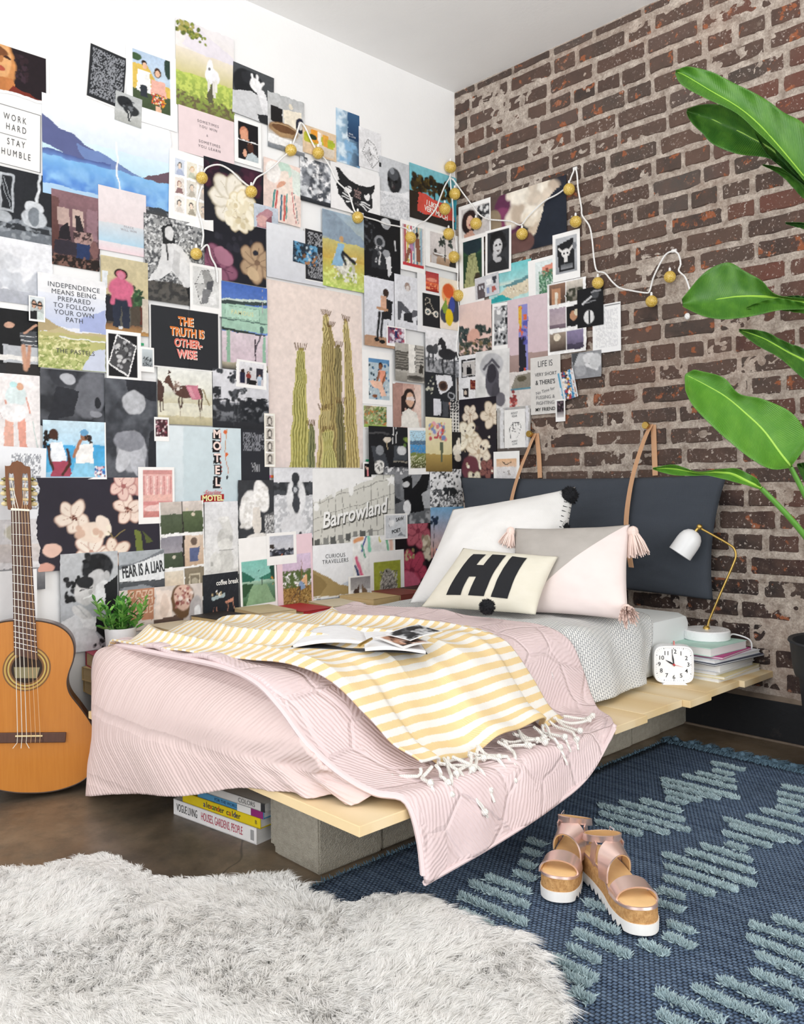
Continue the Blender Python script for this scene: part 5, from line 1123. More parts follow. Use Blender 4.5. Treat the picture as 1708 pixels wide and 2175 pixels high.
LW(IN, 'small monochrome snapshot of a crouched figure', 'print', 243, 193, 300, 273, 'r 0 0 1 1 #b9bcbc;gr 0 .6 1 1 #c8cac8 #a8aaa6;e .35 .3 .3 .2 #23262a;e .6 .5 .3 .18 #2f3235;p #3a3d40 .45 .5 .65 .5 .6 .9 .5 .9;s 12 .3 .2 .7 .5 .03 .06 #1a1c20 #6a6e72;l #dadcda .02 .5 .55 .6 .85', rot=-3)
LW(PO, 'tall photo of a white horse standing in a sunlit meadow', 'poster', 371, 34, 497, 262, 'g #eae6e8 #ece4d2;p #e5dfe6 .3 0 1 .25 1 .4 .1 .3;gr 0 .33 1 .6 #e9dfcf #cfc68e;gr 0 .6 1 1 #a9be5a #7c8a45;m #c6d36a 24 .55 .2 0 .6 1 .85;m #6a5f45 26 .55 .2 0 .82 1 1;s 40 0 .02 .38 .16 .02 .045 #7c8a3a #a9a25a #5f6b30;s 12 .2 .1 .5 .22 .015 .03 #8a9440 #6b7a34;e .57 .42 .05 .07 #f0eff0;e .61 .55 .13 .1 #eeedf0;e .57 .48 .06 .08 #f6f5f6;r .52 .6 .56 .8 #e2dfd8;r .61 .6 .66 .79 #dedad2;r .66 .58 .7 .72 #e8e4de;p #5c5a46 .5 .78 .6 .62 .62 .85 .55 .88;e .56 .46 .02 .02 #777', torn='T')
LW(PO, 'blush poster reading sometimes you win and sometimes you learn', 'poster', 377, 222, 496, 354, 'r 0 0 1 1 #e9d6d7;n 3 .03', texts=[('SOMETIMES\nYOU WIN', .52, .28, .085, '#6b6368', dict(space=1.3, line=1.25)), ('&', .5, .5, .07, '#8d8488'), ('SOMETIMES\nYOU LEARN', .54, .72, .085, '#6b6368', dict(space=1.3, line=1.25))])
LW(PH, 'monochrome print of a hand raised across a face', 'print', 492, 132, 580, 270, 'r 0 0 1 1 #4a4d50;e .3 .35 .3 .3 #1f2124;e .45 .2 .25 .14 #2a2c30;p #cfd0d2 0 .55 .4 .45 .75 .5 1 .62 1 1 0 1;e .55 .3 .15 .13 #e8e8e8 30;l #f0f0f0 .035 .5 .28 .45 .12;l #f0f0f0 .035 .58 .26 .58 .1;l #ececec .035 .65 .3 .75 .2;p #e6e6e8 .52 .3 .75 .35 .95 .75 .75 .8;p #27292c .6 .85 .9 .8 1 1 .65 1', rot=-2)
LW(PG, 'white strip holding two dark pictures of a long-haired woman', 'print', 495, 246, 553, 360, 'r 0 0 1 .48 #17151a;r 0 .5 1 1 #17151a;r 0 .475 1 .5 #eee;e .3 .28 .22 .16 #c9876a;p #d59a7c .15 .25 .4 .15 .55 .46 .1 .46;e .6 .62 .14 .1 #d8a58a;p #4b2c22 .45 .6 .55 .52 .75 .55 .8 .8 .5 .75;p #b9c4c8 .45 .85 .7 .75 1 .85 1 1 .35 1;e .33 .82 .09 .1 #d8a58a', bd=(.14, .08, .12, .1))
LW(PH, 'kitchen still life print with a wooden board and wicker basket', 'print', 566, 192, 645, 336, 'g #b9bbbc #d5d3d0;n 12 .15;r .08 .25 .4 .52 #1d1b1c;p #ede4d2 .42 .25 .92 .2 .9 .6 .45 .62;e .62 .16 .06 .05 #e9dfcb;e .88 .45 .13 .14 #23263a;e .88 .45 .07 .08 #d8d3cc;e .42 .62 .4 .13 #7a5a3c;e .42 .59 .34 .08 #bfa07a;e .42 .66 .36 .1 #a98a64 0 .6;e .42 .6 .33 .07 #6b4a30;p #ececec 0 .75 1 .8 1 .95 0 .9;gr 0 .92 1 1 #8b8f95 #6f747a', torn='T')
LW(PH, 'abstract print of yellow and orange blocks', 'print', 640, 264, 712, 346, 'r 0 0 1 1 #dcc3a4;r .05 .25 .9 .6 #b9b93c;r .25 .1 .45 .55 #e39a35;r .45 .12 .55 .7 #efe9e0;r .6 .15 .75 .6 #e2a742;r .75 .3 .95 .5 #a9b83a;e .3 .35 .12 .1 #2b3a2c;p #dcd0c0 .5 .55 .95 .6 .9 .9 .5 .95')
LW(PO, 'small deep blue ocean print with tiny white words', 'poster', 713, 228, 764, 358, 'g #a8cbe4 #26405e h;m #dcebf5 6 .52 .3 0 0 .55 1;gr .5 0 1 .5 #3a5f85 #1f3a5c;m #86b2d6 5 .58 .25 0 .55 1 1', texts=[('FEAR\nWILL LOSE', .62, .43, .042, '#e8eef4', dict(space=1.2))])
LW(PG, 'pencil sketch of a faceted gem on white paper', 'print', 761, 268, 809, 368, 'r 0 0 1 1 #e6e6e8;l #777 .015 .4 .25 .15 .6 .6 .95 .9 .7 .7 .35 .4 .25;l #8a8a8c .012 .4 .25 .5 .6 .6 .95;l #8a8a8c .012 .15 .6 .5 .6 .9 .7;l #555 .02 .45 .5 .6 .7;m #b9b9bb 12 .6 .2 .25 .35 .7 .8')
LW(PH, 'monochrome portrait of a person tilting a shaved head in a white shirt', 'print', 804, 330, 869, 474, 'r 0 0 1 1 #c9ccd0;e .5 .35 .24 .22 #26282b;e .48 .25 .17 .1 #4a4d52;e .42 .2 .08 .05 #8a8e94;e .3 .36 .05 .04 #111;e .55 .36 .06 .03 #0e0f10;e .45 .46 .07 .035 #3a3033;p #e4e5e8 0 .6 .3 .56 .7 .54 1 .45 1 1 0 1;m #c4c6ca 30 .55 .2 0 .6 1 1;p #2b2d30 0 .12 .06 .12 .06 .2 0 .2;e .42 .42 .03 .05 #555')
LW(PH, 'photo of palms above a red sign with white capitals', 'print', 868, 345, 978, 492, 'g #7fc3cf #4f9fb4;s 120 .05 .18 .85 .48 .02 .05 #1e1c16 #3a2f1a #5a4a20 #241f14;r .2 .4 .24 .75 #241d18;r .5 .4 .54 .75 #2a221c;r .0 .5 .2 .95 #2f261e;p #cf5145 .18 .48 .92 .6 .96 .98 .16 .84;r 0 .86 1 1 #2a2522;p #3e9fb5 .93 .3 1 .3 1 1 .95 1', texts=[('I LIKE YOU\nVERY MUCH', .55, .735, .135, '#f5efe8', dict(bold=.03, rot=-7, sx=.85, line=.85))])
LW(PG, 'white page with a grid of nine small drawn portraits', 'print', 356, 315, 452, 492, ';'.join(f'r {x:.2f} {y:.2f} {x+.28:.2f} {y+.29:.2f} {c};e {x+.14:.2f} {y+.12:.2f} .06 .06 {h};e {x+.14:.2f} {y+.13:.2f} .045 .05 #e6d3c2;p {d} {x+.03:.2f} {y+.28:.2f} {x+.1:.2f} {y+.18:.2f} {x+.2:.2f} {y+.18:.2f} {x+.26:.2f} {y+.28:.2f}' for (x, y, c, h, d) in ((.02,.02,'#cfd6e2','#555','#aab4cc'),(.36,.02,'#e4e0d2','#c9a26a','#c2c8b8'),(.70,.02,'#e8e4de','#222','#d0c4b0'),(.02,.35,'#e6dfd8','#8a5a50','#8f7070'),(.36,.35,'#dcd8d0','#777','#b8b0a4'),(.70,.35,'#e2ded6','#aaa','#c4bcb4'),(.02,.68,'#eeeae4','#333','#dcd4cc'),(.36,.68,'#e8e2d2','#222','#a8a090'),(.70,.68,'#e2d8c8','#667','#c8b8a8'))), bd=(.10, .10, .10, .12), rot=-1.5, curl=.02)
LW(PO, 'large dark print of cream peonies and mauve petals', 'poster', 430, 332, 563, 612, 'r 0 0 1 1 #1f2028;s 40 0 .05 .9 .2 .04 .1 #3c1f30 #4c2638 #2a1a28;f .45 .3 .34 7 #efe9dc #c9bfa8 .4;f .62 .36 .24 8 #f5efdc #d8c79a;f .55 .45 .2 6 #ece3cc #b9a98a 1;s 50 .35 .3 .8 .55 .03 .06 #f3ecd8 #e6dcc0 #d3c5a2;f .2 .9 .3 6 #8d5a70 #5a3048 .2;e .3 .8 .16 .07 #a87488 30;f .85 .8 .28 6 #b59a7c #7d6450 .6;e .78 .9 .12 .05 #c8ae8c 40;s 10 .1 .62 .9 .72 .02 .05 #2a2a34 #30303a;n 8 .1')
LW(PH, 'fashion photo of a figure in a long striped dress', 'print', 556, 334, 637, 484, 'r 0 0 1 1 #eed9cf;e .55 .12 .2 .14 #c8e0d2;p #f0e2d6 .45 .15 .65 .12 .75 .6 .4 .6;l #2f8a86 .03 .3 .5 .22 .85;l #c04a48 .03 .36 .5 .3 .88;l #28607a .03 .48 .55 .45 .95;l #d0584e .035 .56 .55 .55 .95;l #3a9a90 .02 .62 .5 .6 .92;l #b84a50 .012 .75 .45 .86 .95;l #3b6a70 .01 .8 .45 .92 .95;e .45 .38 .14 .04 #dba58c -35;e .25 .2 .2 .18 #f6f2ee;p #dfe8e0 .72 .05 1 .1 1 .5 .8 .45', rot=-1)
LW(PH, 'small hazy photo of a bent arm in pink', 'print', 536, 432, 588, 494, 'g #c8d0dc #b8c4d0;p #b98a92 .1 .5 .55 .1 .8 .2 .5 1 .1 1;e .35 .7 .25 .25 #d5a9a4;p #8a5a64 .5 .6 .75 .35 .7 .9 .5 1')
LW(PH, 'monochrome print of dark storm clouds', 'print', 634, 332, 699, 443, 'r 0 0 1 1 #8b8f96;m #4a4e55 5 .5 .2;m #d5d8dc 6 .55 .2;m #f0f0f2 9 .62 .12;gr 0 .9 1 1 #3a3d42 #22252a;n 14 .2')
LW(PO, 'poster of a black cat head with white eyes and small words', 'poster', 698, 343, 804, 470, 'r 0 0 1 1 #efeeee;p #232427 .09 .1 .16 .08 .33 .26 .55 .34 .66 .33 .9 .25 .88 .38 .82 .48 .85 .6 .82 .78 .7 .9 .58 .94 .47 1 .3 .85 .15 .65 .12 .45 .17 .33;e .34 .5 .075 .075 #f0efef -25;p #232427 .22 .36 .45 .5 .3 .45;e .73 .54 .06 .1 #f0efef 20;p #232427 .62 .5 .8 .38 .7 .52;l #eee .012 .24 .6 .42 .67;l #eee .012 .22 .68 .42 .71;l #eee .012 .3 .77 .42 .74;l #eee .012 .6 .7 .78 .72;l #eee .012 .6 .74 .78 .8;l #eee .012 .58 .76 .7 .86', texts=[('I\nNEVER\nSAID\nI WAS', .53, .53, .075, '#c9a9a4', dict(line=.85, rot=-6)), ('A\nPOET', .53, .76, .07, '#8f8a8a', dict(line=.85, rot=-6))])
LW(PG, 'pale grey blank page behind the net photo', 'paper', 562, 472, 690, 612, 'g #e4e6ea #d4d6dc;n 20 .05')
LW(PG, 'dark page of white text beside the girl on the rock', 'print', 643, 485, 699, 606, 'r 0 0 1 1 #28292d;t .08 .04 .92 .3 9 #a5a6aa;t .08 .42 .92 .95 18 #a5a6aa', bd=(.02, .01, .02, .02))
LW(PH, 'small photo of tangled blue rope', 'print', 618, 513, 670, 568, 'r 0 0 1 1 #3f4f60;m #6aa3c8 8 .5 .2;m #26303c 12 .55 .15;s 30 .1 .1 .9 .9 .03 .06 #4f93c0 #2f6f9c #b9c8d0 #2a3038;s 14 .4 .5 1 1 .03 .06 #a57a58 #7d5a40', rot=-2)
LW(PH, 'photo of a figure sitting on a pale rock in a yellow field', 'print', 680, 444, 772, 624, 'g #9fb3c4 #b9b06a;p #8fa0b0 0 0 .3 .02 1 .3 1 .45 0 .35;gr 0 .38 1 .62 #c9c07a #c4a44e;gr 0 .62 1 1 #c9b25a #b6cf6a;m #d8e08a 20 .55 .2 0 .75 1 1;e .5 .68 .28 .13 #c3c1b2 25;m #e8e6da 22 .55 .15 .25 .55 .8 .9;s 14 .2 .6 .75 .9 .02 .04 #9fb05a #8a9a48;e .44 .34 .05 .04 #c9a070;p #8fb6d2 .36 .4 .5 .4 .45 .7 .2 .72;l #23252a .045 .48 .52 .62 .58 .75 .62;l #2c2e34 .04 .45 .55 .52 .66')
LW(PH, 'monochrome print of a pale-haired figure in a long dark coat', 'print', 768, 450, 846, 602, 'r 0 0 1 1 #17181b;m #4a4d52 14 .6 .15 0 .1 .3 .6;e .6 .1 .13 .08 #d3d4d6;e .62 .14 .08 .05 #a9aaae;e .42 .42 .14 .1 #8d8f93;e .42 .42 .08 .06 #33363a;p #2a2c30 .25 .5 .55 .48 .6 .85 .2 .85;s 30 .3 .5 .45 .75 .015 .03 #c8c8ca #5a5c60;p #dcdcde .55 .6 .72 .62 .75 .9 .65 .95 .6 .7;e .6 .58 .1 .06 #9a9ca0;l #ddd .02 .45 .6 .4 .78;l #cfcfd2 .025 .85 .35 .88 .5', torn='B')
LW(PG, 'photo of two figures before a striped rainbow curtain', 'print', 845, 466, 898, 584, ';'.join(f'r {i/14:.3f} 0 {(i+1)/14:.3f} 1 {c}' for i, c in enumerate(['#c9b0b8','#b6545c','#e2d8c8','#d6c05a','#e8e4e0','#b84a62','#e4dcd4','#7a9ab0','#d8d4d0','#5a7f8a','#d9b8a0','#b9c8b8','#8fb0c4','#d2ccc8'])) + ';e .68 .2 .08 .07 #2a1c18;p #8a5a48 .6 .28 .8 .28 .85 .85 .65 .85;p #b98ab0 .3 .4 .5 .38 .5 .6 .3 .6;p #8a5a48 .25 .55 .4 .58 .2 .9 .05 .92;r 0 .93 1 1 #c03a40', bd=(.1, .08, .06, .1))
LW(PG, 'page with a photo of a palm in a pale courtyard', 'print', 897, 484, 978, 584, 'r 0 0 1 1 #d9d2d0;gr 0 .75 1 1 #b9a08a #a88a70;r .02 .55 .25 1 #c9c2c0;r .55 .3 .6 .9 #4a4a48;s 26 .35 .05 .85 .4 .03 .06 #35403a #56635a #2a302c;r .75 .6 1 1 #2e2b2a;e .3 .7 .2 .06 #8a7a70;r .15 .66 .55 .7 #eee;e .2 .6 .06 .06 #3a3634', bd=(.14, .06, .1, .12))
LW(PH, 'dim photo of a living room with framed pictures over a blue sofa', 'print', 108, 400, 212, 578, 'g #8c6a70 #2b2226;gr 0 .1 .15 .8 #6a4a48 #54342f;r .12 .22 .36 .45 #b9a098;r .42 .22 .66 .45 #c2aaa0;r .72 .18 .95 .6 #94747c;p #201c22 .18 .5 .32 .4 .4 .65 .12 .65;p #2a2428 .48 .3 .58 .28 .66 .5 .5 .55;r .45 .5 .85 .68 #a88a84;m #3a2c2e 20 .55 .15 .45 .5 .85 .68;r .05 .66 .5 .84 #2f2a34;r .5 .66 .78 .95 #26365c;e .88 .72 .09 .12 #7d5a58;r 0 .86 1 1 #241c1a;m #7a5a50 18 .6 .1 0 .84 1 1', torn='R')
LW(PO, 'poster of a pastel pink and blue sky with tiny words', 'poster', 207, 392, 310, 548, 'g #e9dfe0 #e3d5d6;gr 0 .55 1 .88 #d6dade #b2d3e6;gr 0 .86 1 1 #e6dfe2 #ecd5da;n 4 .03', texts=[('PEACE\nWILL WIN', .62, .6, .05, '#a8a0a6', dict(space=1.2))])
LW(PH, 'monochrome print of a long-haired girl in white sitting on pebbles', 'print', 303, 452, 432, 655, 'r 0 0 1 1 #9a9b9b;m #55575a 30 .52 .1;m #d5d6d6 34 .6 .08;gr 0 .76 1 1 #55524e #5c5a56;m #3a3a3a 16 .55 .15 0 .75 1 1;p #26282a .3 .1 .46 .06 .5 .25 .48 .5 .3 .5;e .41 .18 .07 .08 #dcdcdc;p #dedede .3 .32 .5 .28 .62 .32 1 .66 .85 .8 .65 .78 .45 .62 .3 .72 .05 .78 .22 .6;p #c9c9c9 .5 .36 .6 .4 .55 .7 .46 .6;p #1f2022 .68 .8 1 .68 1 1 .75 1;l #2a2a2c .02 .36 .25 .38 .5')
LW(PH, 'photo of a figure in a bright pink jumper and dark jeans in a room', 'print', 211, 542, 313, 716, 'g #cbbf9c #c2b48c;r 0 .5 1 1 #4f463c;gr 0 .88 1 1 #7a5a44 #b98f58;r .02 .2 .14 .42 #dfe3e6;r 0 .52 .3 .85 #23242c;r .3 .62 .62 .9 #5c5a52;s 30 .68 .35 .9 .62 .03 .06 #3a5a3c #547a50 #2c4430;r .86 .5 1 .95 #cfc4b4;r .82 .6 .86 .85 #5a2c22;P .42 .14 .78 #c46a7c #2a1d1a #cf6a88 #2a3040 1.5;e .42 .23 .07 .05 #d08098;l #cf6a88 .06 .3 .38 .24 .6;l #cf6a88 .06 .54 .38 .6 .6;r .35 .9 .45 .94 #ddd')
LW(PH, 'photo of crossed legs in a striped skirt on a white bench', 'print', -30, 650, 85, 800, 'r 0 0 1 1 #17181a;r .3 .55 1 .85 #b9bcc0;r .22 .7 1 .78 #e6e4e0;r .3 .82 1 1 #2c2a2a;p #4a4d52 .6 .35 .95 .3 .98 .55 .65 .55;l #ddd .008 .62 .4 .95 .38;l #ddd .008 .63 .46 .96 .46;l #ddd .008 .64 .52 .96 .52;l #c99a80 .06 .68 .56 .72 .9;l #c08f76 .05 .8 .55 .76 .85;e .42 .25 .09 .05 #c9a08a;l #c89c84 .03 .95 .2 .7 .35;r 0 .85 .35 1 #2b2b2d', torn='R')
LW(PO, 'poster of a mountain road reading independence means being prepared', 'poster', 77, 578, 224, 792, 'g #efeff0 #dfe3ee;gr 0 .2 1 .55 #e4e7ef #c2cbe4;p #a9b4dc .6 .45 1 .3 1 .58 .6 .58;p #b4a27c 0 .45 .15 .5 .4 .58 .6 .6 0 .62;p #c2b48a .3 .56 .6 .6 1 .58 1 .65 0 .66;gr 0 .62 1 1 #bdb77c #b4bf7a;m #8f9a58 34 .55 .15 0 .66 .75 1;m #e0dca8 30 .6 .12 0 .66 .75 1;p #c9cfe0 1 .74 .8 .78 .7 .88 .62 1 1 1;l #eef0f2 .01 .3 .65 1 .68', texts=[('INDEPENDENCE\nMEANS BEING\nPREPARED\nTO FOLLOW\nYOUR OWN\nPATH', .52, .29, .073, '#4a4d55', dict(space=1.1, line=.98)), ('THE PASTELS', .53, .81, .068, '#4a4a48', dict(space=1.1))], torn='R')
LW(IN, 'small snapshot of two people wearing dark sunglasses', 'print', 58, 628, 93, 686, 'g #d8dfe2 #9aa09a;e .28 .3 .2 .2 #2a2420;e .28 .33 .14 .16 #c99f88;r .14 .27 .42 .34 #111;e .72 .34 .2 .2 #3a2a20;e .72 .38 .14 .16 #d5ab92;r .58 .32 .88 .39 #111;p #1d1d20 0 .65 .5 .6 .5 1 0 1;p #cfd8d4 .5 .62 1 .7 1 1 .5 1', bd=(.09, .06, .09, .08))
LW(PG, 'monochrome print of a folded paper polyhedron', 'print', 400, 558, 469, 674, 'r 0 0 1 1 #dcdcda;p #9a9a98 .35 .1 .6 .05 .8 .35 .7 .55 .45 .5;p #55565a .55 .35 .78 .3 .72 .58 .5 .55;p #c2c2c0 .1 .45 .45 .42 .45 .65 .2 .8;p #7d7e80 .4 .55 .7 .55 .55 .9 .3 .95;p #efefee .6 .75 .85 .6 .9 .9 .65 .95;l #444 .008 .1 .45 .35 .1 .6 .05 .8 .35;l #444 .008 .45 .42 .1 .45 .3 .95', bd=(.08, .05, .08, .16))
LW(PH, 'photo of a mint green shop front lettered famous under blue sky', 'print', 467, 597, 566, 792, 'g #4a6cb8 #86a3d8;r 0 .24 1 .54 #a5c8b4;p #3c4a48 0 .22 1 .16 1 .21 0 .26;p #c9d8d0 0 .2 1 .14 1 .17 0 .22;r .08 .27 .82 .41 #b4d6c2;k .08 .27 .82 .41 #7da08c .01;r 0 .42 1 .435 #5f7a70;p #2f3a38 0 .53 .95 .56 .95 .585 0 .56;gr 0 .57 1 .92 #d9cbd2 #d2bfc8;r .1 .56 .17 .95 #8fb59c;r .88 .58 .95 .92 #95bca4;r .7 .62 .73 .9 #4a3f48;l #55505a .02 .72 .75 .85 .55;e .86 .5 .05 .04 #4f6a66;gr 0 .92 1 1 #b9b09a #4a4844;l #a9a6a8 .006 .9 .02 .9 .3', texts=[('FAMOUS', .44, .34, .07, '#d8deb0', dict(space=1.2, bold=.02))])
LW(PO, 'dark poster with orange lettering reading the truth is otherwise', 'poster', 314, 646, 464, 792, 'r 0 0 1 1 #2b2d31;gr .545 0 .555 1 #3b3d40 #1c1d20;n 3 .06', bd=(.012, .01, .012, .02), texts=[('THE', .51, .225, .19, '#f0dcc8', dict(bold=.05, sx=.8)), ('THE', .5, .215, .19, '#e07a2a', dict(bold=.03, sx=.8)), ('TRUTH IS', .53, .405, .19, '#f0dcc8', dict(bold=.05, sx=.78)), ('TRUTH IS', .52, .395, .19, '#e07a2a', dict(bold=.03, sx=.78)), ('OTHER-', .54, .585, .18, '#f2d8cc', dict(bold=.05, sx=.8)), ('OTHER-', .53, .575, .18, '#e0705c', dict(bold=.03, sx=.8)), ('WISE', .52, .765, .19, '#f2d8cc', dict(bold=.05, sx=.85)), ('WISE', .51, .755, .19, '#e6847c', dict(bold=.03, sx=.85))])
LW(PG, 'plain white sheet below the tilted flower photo', 'paper', 222, 795, 331, 830, 'r 0 0 1 1 #eeedec')
LW(PG, 'page with a tilted monochrome photo of flowers on black', 'print', 222, 700, 297, 820, 'r 0 0 1 1 #1b1b1e;p #f0efee .3 0 1 .25 .7 1 0 .72;p #4a4a4c .33 .04 .95 .27 .68 .95 .04 .7;s 20 .2 .15 .8 .8 .04 .08 #cfcfcf #8f9090 #b0b0b2;s 14 .2 .15 .8 .8 .03 .05 #2a2a2c #6a6a6c', bd=(.05, .06, .12, .14))
LW(IN, 'tiny instant photo of tall grass under grey sky', 'print', 295, 737, 324, 792, 'g #c9d2d6 #8d9498;s 60 .1 .45 .9 1 .03 .06 #22262a #3a4248 #15181a', bd=(.1, .08, .1, .2))
LW(PH, 'photo of a dark horse with a pink saddle cloth on a pale beach', 'print', 331, 780, 448, 905, 'g #e9eae4 #d9d4bc;gr 0 .42 1 .62 #dcdccc #cfc8ac;gr 0 .85 1 1 #c9c0a0 #b0a888;e .5 .4 .22 .11 #5a4038;p #5c4138 .28 .3 .2 .12 .14 .2 .1 .26 .18 .28 .32 .45;p #4a332c .2 .04 .24 .08 .18 .12;p #5a4038 .66 .3 .8 .32 .82 .5 .7 .5;l #4a332c .016 .38 .5 .4 .72;l #4a332c .016 .44 .5 .43 .7;l #4a332c .016 .74 .48 .76 .75;l #4a332c .016 .8 .48 .79 .72;p #c97f90 .5 .28 .72 .27 .78 .52 .6 .54;p #d99aa6 .53 .3 .6 .3 .68 .5 .62 .52;l #8a7a50 .014 .82 .34 .88 .5 .94 .62;p #4f3a34 0 .22 .06 .24 .12 .4 .08 .6 0 .6;l #4a332c .014 .04 .55 .05 .78;l #4a332c .012 .09 .55 .1 .76;s 30 .3 .24 .42 .42 .012 .025 #e0d8d0 #8a7468;l #a89a88 .01 .4 .76 .4 .84;l #a89a88 .01 .77 .78 .77 .88')
LW(PH, 'monochrome photo of tall palms over dark trees', 'print', 448, 782, 568, 915, 'g #d9d9de #cfd0d6;gr 0 .55 1 1 #8f9298 #3a3c42;m #2c2f34 12 .5 .15 0 .5 1 1;m #22252a 14 .45 .2 .5 .45 1 1;m #2a2c30 12 .45 .2 0 .3 .15 1;gr 0 .88 1 1 #2c2e33 #26282c;s 14 .3 .35 .46 .5 .025 .045 #33363a #55585e;s 10 .42 .3 .58 .4 .02 .04 #3a3d42 #6a6d72;l #3c3f44 .008 .37 .45 .36 .95;l #4a4d52 .007 .43 .42 .43 .9;s 14 .25 .02 .45 .2 .02 .04 #55585e #2f3237;s 8 0 0 .2 .06 .02 .04 #3c3f44')
LW(IN, 'white-edged snapshot of people at a party', 'print', 497, 764, 563, 828, 'g #e4e4e8 #c9c2c4;r .4 .2 .52 .36 #55565c;r .05 .45 .25 .95 #23253c;e .15 .4 .08 .09 #2a1d1a;P .38 .4 .6 #caa08c #3a2420 #8a3a34 #23242a 1.6;r .68 .2 .95 .7 #33303c;P .82 .5 .5 #c9a08c #2a2220 #b9c8d8 #9fb0c8 2;r .42 .75 .7 1 #1c1a1c', bd=(.09, .08, .09, .12), rot=-2, torn='LR')
LW(PG, 'pale painting of seated figures in white and coral', 'print', -30, 790, 85, 960, 'r 0 0 1 1 #ece7e6;e .55 .28 .2 .14 #dbe8e8;e .62 .16 .07 .05 #d8a98c;e .5 .14 .07 .04 #b9dcdc;p #e8b4a2 .35 .45 .5 .5 .48 1 .3 1;p #e6a594 .55 .5 .7 .48 .75 1 .6 1;l #d89a88 .02 .35 .35 .4 .55;l #d8a090 .02 .75 .3 .8 .5;e .5 .5 .25 .12 #f4f2f2;l #d8c8c8 .01 .1 .2 .3 .6;l #c8d4d0 .015 .85 .6 .95 .95;n 5 .04')
LW(PH, 'dark monochrome close-up of a face turned aside', 'print', 84, 782, 222, 910, 'r 0 0 1 1 #54565c;m #2f3136 4 .5 .3;e .78 .4 .25 .45 #6d6f76 20;e .35 .1 .2 .2 #3a3c42;e .42 .16 .12 .1 #b4b6bc 20;e .88 .55 .05 .1 #26282d;p #2b2d33 .25 .3 .6 .35 .5 .8 .1 .9;e .85 .75 .1 .06 #8d8f96;n 9 .15', torn='B')
LW(PH, 'blurred monochrome print of hanging pale petals', 'print', 219, 803, 331, 1024, 'r 0 0 1 1 #5c5f66;m #393c42 4 .5 .3;p #2c2e34 .4 0 1 0 1 .2 .45 .15;e .55 .22 .22 .12 #b9bbc0 60;e .5 .7 .3 .2 #a9abb2;e .35 .75 .14 .16 #c4c6cc 20;e .6 .78 .14 .17 #bdbfc6 -10;e .45 .6 .3 .1 #8a8c94;p #26282e .85 .5 1 .45 1 1 .8 1;n 10 .18')
LW(PH, 'photo of two women in white tops sitting before a blue sea', 'print', 87, 892, 222, 1018, 'g #cfe6f2 #8cc4e6;gr 0 .42 1 .9 #4aa4d8 #5ab4e2;r 0 .4 1 .42 #a5d2ec;s 40 .02 .18 .22 .5 .02 .03 #231a18 #1a1412;e .17 .24 .08 .1 #4a2e24;p #e9edf2 .1 .4 .3 .36 .38 .7 .12 .72;p #a84a5e .15 .72 .4 .7 .45 .98 .12 .98;l #4a2e24 .03 .08 .5 .15 .85;l #4a2e24 .03 .38 .5 .42 .75 .3 .95;e .66 .26 .07 .09 #9a6a50;e .66 .2 .075 .05 #6aa0c8;s 16 .68 .24 .78 .42 .02 .025 #2a1d1a #3a2a22;p #f4f2f0 .52 .42 .8 .38 .8 .74 .52 .74;p #8fcbe8 .5 .74 .8 .74 .86 1 .42 1;l #b07a5c .03 .52 .5 .48 .62 .6 .34;s 30 .82 .8 1 1 .02 .03 #e8c8d0 #3a6ab0 #f0f0f0 #8a4a5a', bd=(.0, .0, .02, .03), curl=.03)
LW(PO, 'pale blue poster of a vertical motel sign', 'poster', 327, 903, 509, 1068, 'g #cfdde2 #c6d6dc;gr 0 0 .3 1 #dfe8ec #cddbe1;' + ';'.join(f'r .655 {.02+i*.158:.3f} .745 {.16+i*.158:.3f} #1c1a1e' for i in range(5)) + ';r .75 0 .753 .95 #c05a50;l #c98a50 .006 .83 .02 .8 .3;l #c9805a .006 .8 .3 .84 .6;e .81 .06 .02 .03 #d86a3a;e .82 .35 .02 .03 #d86a3a;e .83 .66 .015 .03 #2a2a30;p #b8b0b0 .52 .84 .76 .84 .72 .89 .56 .89;r .5 .88 .78 .985 #a8262a', texts=[(c, .70, .09 + i * .158, .15, '#f3dcd4', dict(bold=.04)) for i, c in enumerate('MOTEL')] + [('Starlite', .64, .855, .085, '#d8707a', dict(shear=.3)), ('MOTEL', .64, .93, .1, '#f0e8a8', dict(bold=.04))])
LW(IN, 'tiny instant photo of red and dark leaves', 'print', 323, 886, 355, 938, 'r 0 0 1 1 #4a2a30;s 40 0 0 1 1 .05 .1 #8a3a48 #d8c8c8 #2a1a20 #b0808a', bd=(.1, .08, .1, .2))
LW(PG, 'dark page with short white columns beside the photo booth strip', 'print', 507, 912, 568, 1024, 'r 0 0 1 1 #2b2d33;t .08 .06 .95 .4 12 #8d8f96;t .35 .62 .65 .8 5 #a5a6aa')
LW(PO, 'tall blush poster of a cluster of saguaro cacti', 'poster', 566, 592, 771, 994, CACTUS)
LW(IN, 'photo booth strip of four small portraits', 'print', 556, 878, 580, 992, ';'.join(f'r .05 {i*.25+.01:.2f} .95 {i*.25+.235:.3f} #cfc9bf;e .5 {i*.25+.12:.3f} .3 .09 #4a4440;e .52 {i*.25+.13:.3f} .18 .065 #d8d2ca;p #55504c .1 {i*.25+.23:.3f} .5 {i*.25+.17:.3f} .9 {i*.25+.23:.3f}' for i in range(4)), bd=(.1, .03, .1, .03), bc='#f3f0e4')
LW(PG, 'page of printed text behind the guitar headstock', 'print', -30, 948, 94, 1112, 'r 0 0 1 1 #eceef2;t .38 .08 .9 .8 30 #7d8088', rot=-2)
